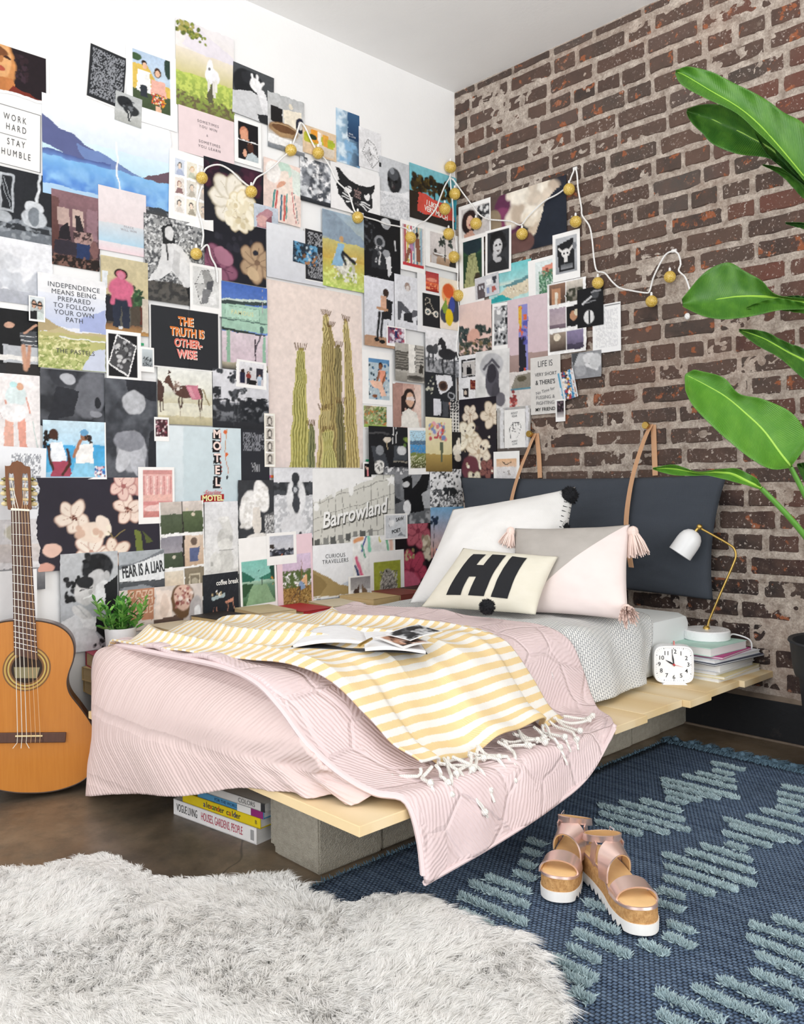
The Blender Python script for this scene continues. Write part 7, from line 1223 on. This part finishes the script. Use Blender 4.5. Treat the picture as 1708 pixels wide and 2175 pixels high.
RW(IN, 'monochrome portrait of a curly-haired person with hand on chin', 'print', 1036, 494, 1092, 576, 'r 0 0 1 1 #34363a;e .48 .3 .36 .3 #17181a;s 30 .15 .08 .85 .5 .05 .09 #1c1d20 #26282b #111214;e .48 .4 .2 .2 #cfcfd0;e .42 .36 .05 .025 #333;e .58 .36 .05 .025 #333;e .5 .5 .07 .025 #6a6466;p #26282b .1 .72 .4 .62 .8 .68 .95 1 0 1;e .35 .6 .1 .12 #c2c2c4;e .5 .72 .14 .07 #b9b9bb', bd=(.07, .05, .07, .06), rot=-1)
RW(PG, 'small torn page of little houses and signs', 'print', 1015, 592, 1066, 626, 'r 0 0 1 1 #cfd0d4;r .1 .3 .4 1 #5c5458;r .15 .4 .22 .55 #d8d8dc;r .28 .4 .36 .55 #c9ccd4;r .5 .2 .7 .45 #f0f0f0;r .75 .15 .9 .45 #3a3c44;r .5 .6 .6 .85 #8a9ac0;r .7 .6 .85 .85 #b06058', rot=3)
RW(PG, 'photo of a pink house behind green climbing plants', 'print', 1127, 556, 1181, 638, 'g #dfe8e8 #d0dcd8;p #d9907c .4 .15 1 .1 1 .4 .4 .4;r .6 .2 .75 .35 #8a4a40;m #5c8a6a 10 .42 .2 .2 .25 1 .9;m #3a6a50 14 .5 .15 .2 .3 1 .9;m #a8c8b0 16 .6 .1 .2 .3 1 .9;gr .2 .88 1 1 #b4b4b8 #a0a0a4', bd=(.3, .08, .02, .04), rot=1)
RW(IN, 'white-framed photo of a cow skull in a dark frame', 'print', 1179, 502, 1238, 590, 'g #b9bcc0 #9a9da2;p #1c1d21 .05 .2 .85 .05 .9 .95 .15 .95;e .48 .45 .2 .12 #e6e4e2;p #e6e4e2 .36 .45 .6 .45 .54 .72 .42 .72;l #e0dedc .05 .3 .4 .15 .3;l #e0dedc .05 .65 .4 .78 .3;e .4 .46 .05 .035 #2a2a2e;e .57 .46 .05 .035 #2a2a2e;gr .25 .75 .8 .9 #55585c #8a8c90;e .9 .3 .1 .1 #7a7d82', bd=(.12, .1, .12, .16), rot=0)
RW(PO, 'blush print of palm tops in pink haze', 'print', 980, 650, 1050, 750, 'g #ead2cc #e6c4b8;s 30 .0 .42 .35 .7 .03 .07 #2a3a3c #3c4a48 #1f2a2c;s 26 .55 .45 .95 .65 .03 .06 #2c3838 #3f4a46 #22302e;e .45 .65 .2 .15 #d8a898;m #3a443c 14 .5 .2 0 .7 1 1;s 20 0 .78 1 1 .03 .06 #2a302a #55503c #7a6a4c')
RW(IN, 'white-framed monochrome photo of a wall of shop signs', 'print', 1050, 648, 1101, 738, 'r 0 0 1 1 #a5a6a8;s 70 0 0 1 1 .04 .09 #222428 #e4e4e6 #55585c #cfd0d2 #3a3c40;r .1 .1 .3 .2 #eee;r .55 .3 .85 .42 #26282c;r .2 .55 .5 .65 #f0f0f0', bd=(.1, .07, .1, .08), rot=-1)
RW(PO, 'mauve poster of a doorway with a painted pillar', 'print', 1083, 640, 1172, 792, 'g #d9c6cc #d3bcc2;gr 0 .72 1 1 #a8908a #9a827c;r .28 .08 .5 .95 #8a8ac8;r .28 .1 .36 .4 #d8b43a;r .28 .5 .45 .95 #23222c;m #d86a3a 14 .62 .08 .28 .1 .5 .5;m #5a5aa8 14 .5 .15 .34 .3 .5 .6;e .42 .92 .03 .02 #d0503a')
RW(PG, 'page of six framed dusk pictures on the bricks', 'print', 1168, 606, 1252, 745, ';'.join(['r 0 0 1 1 #f0efee', 'gr .05 .02 .48 .3 #8a6a58 #4a3830', 'r .12 .08 .36 .3 #b98a6a', 'r .2 .14 .28 .3 #ded4c4', 'gr .5 .02 .93 .3 #d8d0c4 #6a6458', 'm #3a3c30 10 .5 .2 .5 .12 .93 .3', 'gr .05 .36 .48 .62 #a898a4 #b4a4a8', 'gr .05 .58 .48 .64 #7a6a74 #6a5a64', 'r .5 .36 .93 .64 #17161a', 'e .68 .5 .1 .06 #b98a6a', 'e .78 .46 .08 .05 #d8d0b8', 'gr .05 .7 .48 .96 #9a8a7c #3a2e28', 'e .25 .76 .1 .05 #e8dcc8', 'gr .5 .7 .93 .96 #8a80a0 #5c546c', 'gr .5 .88 .93 .96 #4a4458 #3f394a']), torn='R')
RW(PG, 'white sheet with faint typed lines on the bricks', 'paper', 1263, 652, 1324, 745, 'r 0 0 1 1 #f2f2f2;t .1 .1 .9 .9 30 #d8d8da;r .45 .03 .98 .045 #55565a')
RW(PH, 'black photo of a musician playing a white-fronted guitar', 'print', 1232, 618, 1288, 690, 'r 0 0 1 1 #141518;l #cfd0d2 .04 .2 .4 .6 .2;e .7 .18 .14 .12 #4a4c50;l #a9aaae .03 .55 .12 .9 .1;e .45 .75 .2 .17 #e4e4e4;r .44 .58 .5 .92 #141518;l #8a8c90 .02 .3 .38 .7 .35')
RW(PG, 'page of small framed pictures on a white wall', 'print', 979, 758, 1026, 850, 'r 0 0 1 1 #eeedee;k .15 .1 .85 .48 #1d1c1e .05;r .2 .14 .8 .44 #c9c4c0;p #1b1b1e .35 .42 .42 .2 .5 .3 .58 .2 .62 .42;r .55 .55 .85 .76 #6a2420;k .6 .59 .8 .72 #a86a50 .03;r .2 .72 .45 .9 #2a2426;e .32 .81 .08 .05 #d8c8b8')
RW(PO, 'charcoal drawing of a dark smoky figure', 'print', 1015, 750, 1089, 870, 'r 0 0 1 1 #e0dfde;e .48 .25 .34 .2 #b9b9bc;e .5 .5 .2 .28 #55535c;e .48 .38 .14 .16 #34323a;e .6 .72 .12 .18 #4a4850;e .74 .82 .14 .12 #6a6870;l #8a8a90 .05 .05 .92 .4 .85;p #d8d8d6 .0 .6 .3 .55 .3 .75 .0 .8;l #55545c .04 .25 .3 .5 .15 .7 .3;n 8 .2', rot=-1)
RW(PG, 'torn collage of desert ground and red flowers', 'print', 1088, 792, 1137, 868, 'r 0 0 1 1 #d6d0cc;p #8a8478 .3 .1 1 .05 1 .42 .05 .48;e .55 .2 .2 .08 #55503f;r .05 .44 1 .49 #5a8a9a;s 26 .02 .5 .3 1 .04 .08 #b04a48 #d88a80 #8a3a3a;e .4 .95 .06 .05 #d8a020', torn='T')
RW(PG, 'interior photo with pale curtains behind the fist drawing', 'print', 1062, 868, 1134, 966, 'g #b4b2b0 #8a8684;r .1 0 .2 1 #dcdcde;r .26 0 .34 1 #a0a0a4;r .85 0 .95 1 #d8d8dc;r .4 .1 .8 .9 #6a6460;r 0 .85 1 1 #5c5450')
RW(PO, 'hand-lettered poster reading life is very short', 'poster', 1133, 762, 1198, 877, 'r 0 0 1 1 #d9d6d2;n 14 .05', texts=[('LIFE IS', .5, .13, .15, '#4a4a4c', dict(sx=.8)), ('VERY SHORT', .52, .31, .085, '#4a4a4c', dict(sx=.95)), ("& THERE'S", .5, .45, .11, '#3f3f42', dict(sx=.85, bold=.01)), ('No Time for', .5, .60, .08, '#77777a', dict(rot=10)), ('FUSSING &', .5, .71, .085, '#77777a'), ('FIGHTING', .5, .81, .085, '#77777a'), ('MY FRIEND', .5, .92, .085, '#333', dict(bold=.01))])
RW(PH, 'curled monochrome photo of a sleeping baby', 'print', 1219, 752, 1283, 800, 'r 0 0 1 1 #8d8e92;e .3 .3 .3 .25 #b4b5b8;e .6 .25 .22 .2 #d8d8da;e .3 .7 .2 .2 #a5a6aa;l #dcdcde .06 .5 .5 .85 .7;e .8 .4 .2 .3 #c9cacc;p #4a4c50 0 0 .25 0 .05 .5', curl=.02)
RW(PG, 'tilted magazine page packed with tiny coloured pictures', 'print', 1193, 790, 1230, 848, 'r 0 0 1 1 #d8d8da;r .3 0 .65 1 #2a3040;s 40 .3 0 .65 1 .05 .09 #b03a40 #e8e0d8 #3a6a9a #d8a040 #f0f0f0;r .7 0 .8 1 #3a8ab8;r .86 0 .9 1 #b06a40;r .1 0 .18 1 #5aa0c0', rot=12)
RW(PO, 'dark print of white and plum blooms above the headboard cushion', 'poster', 981, 850, 1062, 1035, 'r 0 0 1 1 #211d26;f .3 .18 .2 5 #e8dccb #b49a84 .3;f .2 .42 .3 6 #efe8d6 #c4b498 .1;f .85 .2 .26 5 #e6d9c6 #b8a48c .6;f .52 .6 .3 6 #ece2d0 #bfa890 .4;e .3 .78 .24 .14 #6a3a44;f .75 .8 .2 5 #8a5a54 #4c2a30 .2;f .4 .95 .24 6 #e8dfc8 #b8a888 0;s 20 .1 .3 .9 .9 .02 .04 #f4ecda #c9b89c #3a2c34')
RW(PO, 'white card with a line drawing of a raised fist', 'print', 1078, 872, 1123, 950, 'r 0 0 1 1 #efeeec;l #3a3a3c .014 .3 .75 .25 .5 .4 .35 .7 .35 .8 .45 .72 .6 .6 .75;l #3a3a3c .012 .4 .35 .42 .52 .55 .5 .55 .35;l #3a3a3c .012 .55 .5 .68 .5 .68 .36;l #3a3a3c .012 .35 .55 .6 .6', texts=[('RESIST\nFEAR', .5, .14, .08, '#55565a', dict(rot=3)), ('ASSIST\nLOVE', .5, .87, .07, '#55565a', dict(rot=4))])
RW(IN, 'white-framed photo of antlers over little pinned shells', 'print', 1055, 960, 1111, 1036, 'g #e0b48c #e8e4e2;gr 0 .3 1 1 #e6e2e2 #dcdadc;l #3a2c28 .02 .3 .12 .45 .22 .55 .2 .75 .12;l #3a2c28 .016 .4 .15 .45 .22;s 8 .3 .42 .7 .6 .03 .04 #8a8480 #b4aca8;l #3a3434 .014 .1 .78 .25 .74 .38 .82;r .05 .88 .4 1 #3a5a8a;r .5 .8 .95 1 #8d8f94', bd=(.12, .2, .12, .06))
RW(IN, 'tiny instant photo pinned below the hand-lettered poster', 'print', 1187, 850, 1208, 895, 'r 0 0 1 1 #2a2228;s 20 0 0 1 .6 .1 .16 #5a4a58 #8a7a80 #1c161a;gr 0 .65 1 1 #6a6468 #c9c4c4', bd=(.1, .08, .1, .2))
# ------------------------------------------------------------------ string of golden globe lights
m_globe, t, b = nt('amber_crackle_glass', 0.12, '#e6c355'); p = position(t); vo = N(t, 'ShaderNodeTexVoronoi', feature='DISTANCE_TO_EDGE', i_Scale=190.0); L(t, p, vo.inputs[0])
c = mix(t, ramp(t, vo.outputs[0], [(0.0, 1.0), (0.12, 0.0)]), mix(t, noise(t, 60, 3, p), '#d9b53c', '#b98a22'), '#f0dc8a'); L(t, c, b.inputs['Base Color']); bump(t, b, vo.outputs[0], 0.002, 0.6)
b.inputs['Transmission Weight'].default_value = 0.1; b.inputs['Emission Color'].default_value = (*lin('#ffdf8a'), 1); b.inputs['Emission Strength'].default_value = 0.02
m_cable, t, b = nt('white_cord', 0.6, '#f0efed'); w1 = N(t, 'ShaderNodeTexWave', bands_direction='DIAGONAL', i_Scale=60.0); L(t, p if False else position(t), w1.inputs[0]); bump(t, b, w1.outputs[1], 0.002, .5)
def wl(x, y, o=.02): return onx(x, y, o) if x < 977 else ony(x, y, -o - .008)
sl = empty('string_lights', wl(958, 380), 'white corded string of amber crackle-glass globes draped over both walls', 'string lights')
runs = [[(430, 372), (440, 356), (465, 350), (490, 362), (515, 385), (533, 396), (545, 378), (565, 366), (585, 350), (600, 335), (618, 320)],
        [(618, 318), (630, 285), (638, 262), (648, 270), (662, 300), (675, 322), (692, 340), (704, 360), (716, 385), (740, 410), (752, 445), (760, 455)],
        [(760, 455), (778, 462), (800, 468), (820, 476), (842, 480), (862, 485), (872, 492), (890, 475), (905, 468), (925, 445), (935, 420), (945, 395), (955, 378), (958, 366)],
        [(956, 372), (958, 400), (962, 440), (963, 490), (968, 510), (971, 540), (973, 570), (972, 620), (975, 660), (974, 700), (970, 735), (974, 760)],
        [(958, 378), (968, 390), (968, 410)],
        [(962, 380), (985, 412), (1003, 436), (1018, 455), (1035, 465), (1060, 468), (1085, 470), (1106, 478), (1120, 462), (1140, 442), (1160, 425), (1185, 412), (1205, 395), (1215, 372), (1222, 358), (1226, 372), (1228, 400), (1235, 440), (1237, 458), (1252, 480), (1258, 510), (1262, 550), (1268, 575), (1285, 580), (1302, 600), (1318, 612), (1345, 618), (1372, 622), (1380, 618), (1388, 590), (1402, 560), (1415, 540), (1430, 534), (1441, 540), (1446, 560), (1442, 575), (1455, 588), (1462, 605), (1468, 625)],
        [(430, 395), (425, 410), (420, 440), (428, 470), (432, 500), (428, 525)], [(420, 540), (440, 520), (448, 545), (460, 570), (462, 600)]]
for rn in runs:
    pts = [wl(x, y) for x, y in rn]; MB().tube(crom(np.array(pts), len(pts) * 4), .0034, 6).build('cord', m_cable, sl, True)
globes = [(429, 378), (534, 407), (618, 319), (676, 325), (760, 462), (872, 505), (945, 444), (953, 497), (957, 355), (966, 412), (964, 546), (973, 628), (417, 539),
          (1011, 475), (1109, 497), (1209, 402), (1223, 471), (1270, 601), (1384, 640), (1423, 588)]
for (x, y) in globes:
    q = wl(x, y, .026); r = 12.6 * depth_of(q) / FPX; gl = MB().sphere(q, r, 20, 12).build('globe', m_globe, sl, True)
    MB().lathe(q + ZV * r * .85, [(.005, 0), (.0045, .012), (.003, .016)], 10).build('socket', m_cable, gl, True)
q = wl(1460, 672, .02); MB().sphere(q, (.011, .009, .013), 12, 8).build('wall_hook', m_cable, sl, True)
for x, y in ((1222, 358), (1432, 533)): MB().box(wl(x, y, .004), (.02, .006, .012)).build('clip', m_cable, sl)
# tape flags and clips on the prints
for (x, y, cl, lab) in ((561, 1012, '#8fc23a', 'small strip of green tape on the print edge by the dark page'), (571, 1012, '#d85aa8', 'small strip of pink tape between the green and orange ones'), (579, 1012, '#e87a3a', 'small strip of orange tape on the snow shore print')):
    q = onx(x, y, .009); tag(MB().box(q, (.0006, .018, .010)).build('tape_strip', flat(cl, .5)), lab, 'tape', 'coloured tape strips')
for (x, y, cl, lab) in ((300, 731, '#2f9a68', 'green tape above the tiny grass photo'), (781, 978, '#2aa06c', 'green tape holding the tiny dancer photo')):
    tag(MB().box(onx(x, y, .011), (.0006, .02, .009)).build('tape_strip', flat(cl, .5)), lab, 'tape', 'coloured tape strips')

# ------------------------------------------------------------------ loose prints on the notebook
def bed_print(label, pxs, z, prog, bd, bow):
    pic = Pic(46, 46, 1.4); sub = Pic(46, 46, 1.4); l_, t_, r_b, b_ = bd; sub.U = (pic.U - l_) / (1 - l_ - r_b); sub.V = (pic.V - t_) / (1 - t_ - b_); run(sub, prog)
    pic.put(np.ones_like(pic.U), '#f0efee'); msk = (sub.U >= 0) & (sub.U <= 1) & (sub.V >= 0) & (sub.V <= 1); pic.I[msk] = sub.I[msk]
    c4 = [onz(x, y, zz) for (x, y), zz in zip(pxs, z)]; u = np.linspace(0, 1, 46); U, V = np.meshgrid(u, u, indexing='ij')
    Pn = c4[0] * ((1 - U) * (1 - V))[..., None] + c4[1] * (U * (1 - V))[..., None] + c4[2] * (U * V)[..., None] + c4[3] * ((1 - U) * V)[..., None]
    Pn = Pn + ZV * (bow * np.sin(U * math.pi))[..., None]; o = grid_mesh('photo_print', Pn, m_print, None, True, None, pic.I)
    if normals_of(Pn)[..., 2].sum() < 0: o.data.flip_normals()
    md = o.modifiers.new('t', 'SOLIDIFY'); md.thickness = .0005; md.offset = -1; return tag(o, label, 'print', 'prints left on the bed')
bed_print('white-edged print of brown tones lying across the open notebook', ((792, 1352), (870, 1350), (922, 1366), (858, 1378)), (zt + .015, zt + .016, zt + .014, zt + .013), 'g #4a3028 #2a1c18;m #b98a70 7 .5 .2;m #d8b8a8 9 .6 .1', (.1, .12, .1, .12), .004)
bed_print('monochrome snapshot on top of the other prints on the notebook', ((818, 1347), (888, 1326), (941, 1341), (872, 1361)), (zt + .024, zt + .036, zt + .034, zt + .022), 'r 0 0 1 1 #4a4c50;m #1d1e22 5 .5 .2;m #c9cacc 6 .6 .15;n 9 .3', (.04, .05, .04, .05), .003)

# ------------------------------------------------------------------ bird of paradise in a black pot
pcx = np.array((1.825, -0.21, 0.0)); plant = empty('potted_palm', pcx, 'tall bird of paradise plant with broad green leaves in a black pot', 'plant')
m_pot = flat('#26282c', .55)
R = .165
MB().lathe(pcx, [(.105, 0), (.118, .02), (R - .022, .30), (R - .010, .305), (R - .004, .33), (R + .004, .405), (R + .010, .412), (R + .008, .418), (R - .004, .414), (R - .02, .36)], 56, None, True, False).build('pot', m_pot, plant, True)
MB().lathe(pcx, [(0, .372), (R - .018, .37)], 32, None, False, False).build('soil', flat('#2b221b', .95), plant)
m_leaf, t, b = nt('broad_leaf', 0.35, '#4f8f33'); uv = coords(t, 'UV'); s_ = N(t, 'ShaderNodeSeparateXYZ'); L(t, uv, s_.inputs[0])
oi = N(t, 'ShaderNodeObjectInfo'); ca = N(t, 'ShaderNodeAttribute', attribute_name='tone', attribute_type='OBJECT')
w1 = N(t, 'ShaderNodeTexWave', bands_direction='X', i_Scale=16.0, i_Distortion=1.0); L(t, uv, w1.inputs[0])
c = mix(t, ca.outputs['Fac'], '#234625', '#578f2b'); c = mix(t, ramp(t, w1.outputs[1], [(0.0, 0.0), (1.0, .35)]), c, '#3d7a2c'); n = noise(t, 4, 3, uv)
c = mix(t, ramp(t, n, [(.4, 0.0), (.8, .4)]), c, '#79ad3e'); L(t, c, b.inputs['Base Color']); bump(t, b, w1.outputs[1], .003, .5)
b.inputs['Transmission Weight'].default_value = 0.0
m_rib = flat('#9cc84a', .45); m_stem = flat('#5f9a3a', .45)
def leaf(ribp, upper, lower, d0, d1, tone, fold=.03, twist=0.0, rib=True, off=(1340, 120), sc=.2667):
    """outline in picture points; d0/d1 = distance from the camera at the stalk and at the tip"""
    n = 40; cv = lambda q: crom(np.array([(off[0] + x * sc, off[1] + y * sc) for x, y in q], float), n)
    M, Up, Lo = cv(ribp), cv(upper), cv(lower); dd_ = np.linspace(d0, d1, n); G = []
    for i in range(n):
        row = []
        for k, (A_, f) in enumerate([(Up, 1.0), (Up, .8), (Up, .55), (Up, .28), (M, 0), (Lo, .28), (Lo, .55), (Lo, .8), (Lo, 1.0)]):
            q = M[i] + (A_[i] - M[i]) * f; s = (1 if k < 4 else -1) * f
            dp = dd_[i] - fold * (f ** 1.3) + twist * s + .006 * math.sin(i * .9 + k) * f; r = ray(q[0], q[1]); row.append(CAM + r * dp)
        G.append(row)
    G = np.array(G); uv = np.stack(np.meshgrid(np.linspace(0, 2.2, n), np.linspace(0, 1, 9), indexing='ij'), -1)
    o = grid_mesh('leaf', G, m_leaf, plant, True, uv); o['tone'] = float(tone)
    sb = o.modifiers.new('s', 'SUBSURF'); sb.levels = 1; sb.render_levels = 1; md = o.modifiers.new('t', 'SOLIDIFY'); md.thickness = .0012
    if rib: MB().tube([G[i, 4] - FV * .0015 for i in range(0, n, 2)], np.linspace(.0055, .0015, n // 2), 6).build('midrib', m_rib, o, True)
    return G[0, 4]
def stem(p0, p1, bend=(0, 0, 0), r=(.010, .007)):
    p0 = np.asarray(p0); p1 = np.asarray(p1); pts = [p0 * (1 - f) + p1 * f + np.array(bend) * math.sin(f * math.pi) for f in np.linspace(0, 1, 14)]; MB().tube(pts, np.linspace(r[0], r[1], 14), 10).build('stem', m_stem, plant, True)
root = pcx + np.array((0, 0, .37))
# stalk end first, tip last
b1 = leaf([(1560, 1180), (1370, 960), (1190, 740), (1010, 540), (840, 400), (620, 270), (450, 165), (357, 122)], [(1560, 900), (1400, 560), (1210, 440), (1050, 325), (850, 225), (640, 122), (460, 82), (356, 112)], [(1540, 1190), (1365, 965), (1180, 760), (1000, 590), (830, 440), (570, 318), (405, 222), (354, 132)], 2.62, 2.72, .62, .05, .03)
b2 = leaf([(1480, 1100), (1300, 930), (1150, 760), (950, 640), (780, 560), (620, 490), (520, 455), (447, 430)], [(1400, 980), (1260, 840), (1120, 640), (930, 500), (760, 400), (640, 380), (530, 392), (446, 422)], [(1470, 1105), (1290, 950), (1120, 815), (850, 775), (660, 700), (560, 600), (480, 520), (444, 445)], 2.68, 2.80, .35, .04, -.02)
leaf([(1500, 1100), (1350, 985), (1230, 860), (1110, 740), (985, 595)], [(1500, 1060), (1360, 930), (1240, 790), (1130, 680), (985, 590)], [(1490, 1120), (1340, 990), (1200, 880), (1080, 770), (983, 600)], 2.66, 2.74, .05, .03, 0, False)
leaf([(1480, 1180), (1370, 1040), (1270, 950), (1160, 900), (1050, 862)], [(1490, 1150), (1385, 1000), (1280, 925), (1165, 880), (1050, 860)], [(1450, 1200), (1340, 1095), (1240, 985), (1150, 915), (1050, 866)], 2.72, 2.82, .4, .02, 0, False)
b3 = leaf([(1400, 1965), (1160, 1925), (1000, 1912), (850, 1915), (700, 1935), (560, 1960), (412, 1975)], [(1400, 1930), (1160, 1900), (1040, 1785), (900, 1705), (770, 1640), (590, 1720), (408, 1930)], [(1400, 2010), (1180, 2020), (1000, 2060), (840, 2085), (700, 2090), (560, 2060), (415, 1990)], 2.63, 2.76, .55, .05, .02)
leaf([(1420, 2010), (1280, 1990), (1150, 1975), (1030, 1985), (925, 2000)], [(1420, 1970), (1290, 1945), (1180, 1925), (1040, 1950), (925, 1995)], [(1420, 2050), (1300, 2035), (1190, 2020), (1050, 2015), (925, 2003)], 2.60, 2.66, .7, .02, 0, False)
leaf([(1500, 2020), (1420, 1990), (1340, 1960), (1230, 1920)], [(1500, 1990), (1420, 1930), (1340, 1905), (1228, 1912)], [(1500, 2080), (1420, 2045), (1330, 2010), (1230, 1930)], 2.66, 2.72, .0, .02, 0, False)
K7 = dict(off=(1340, 660), sc=.3127)
b4 = leaf([(1330, 420), (1180, 340), (1060, 280), (900, 190), (735, 130)], [(1330, 330), (1177, 258), (1060, 215), (900, 140), (735, 125)], [(1320, 560), (1172, 460), (1010, 318), (860, 235), (735, 140)], 2.58, 2.68, .3, .04, .02, **K7)
b5 = leaf([(1085, 1060), (1010, 965), (900, 815), (780, 700), (650, 590), (520, 512), (365, 432)], [(1090, 1055), (1200, 880), (1100, 700), (900, 602), (735, 565), (630, 455), (430, 400)], [(1080, 1066), (960, 1075), (840, 1020), (690, 905), (540, 770), (420, 640), (372, 540)], 2.50, 2.60, .95, .05, .02, **K7)
b6 = leaf([(885, 1205), (790, 1160), (690, 1110), (580, 1098), (450, 1100), (300, 1075), (150, 1072)], [(885, 1190), (850, 1138), (720, 1074), (600, 1078), (450, 1095), (300, 1048), (150, 1068)], [(880, 1212), (780, 1182), (650, 1148), (520, 1118), (410, 1120), (270, 1112), (150, 1076)], 2.46, 2.56, .8, .02, 0, **K7)
b7 = leaf([(1260, 1100), (1200, 1090), (1130, 1045)], [(1260, 1050), (1200, 1030), (1130, 1040)], [(1260, 1200), (1185, 1170), (1130, 1050)], 2.6, 2.62, .3, .02, 0, False, **K7)
b8 = leaf([(1500, 1390), (1400, 1350), (1300, 1335), (1232, 1327)], [(1500, 1340), (1400, 1325), (1300, 1322), (1230, 1322)], [(1500, 1430), (1400, 1380), (1300, 1352), (1234, 1332)], 2.62, 2.7, .05, .02, 0, False)
for bp, bd_ in ((b1, (.05, .02, 0)), (b2, (.08, .05, 0)), (b3, (.07, 0, 0)), (b4, (.05, -.02, 0)), (b5, (.04, 0, .0)), (b6, (.05, 0, .03)), (b7, (.03, 0, 0)), (b8, (.05, .02, 0))): stem(root + rng.normal(size=3) * np.array((.02, .02, 0)), bp, bd_, (.013, .007))
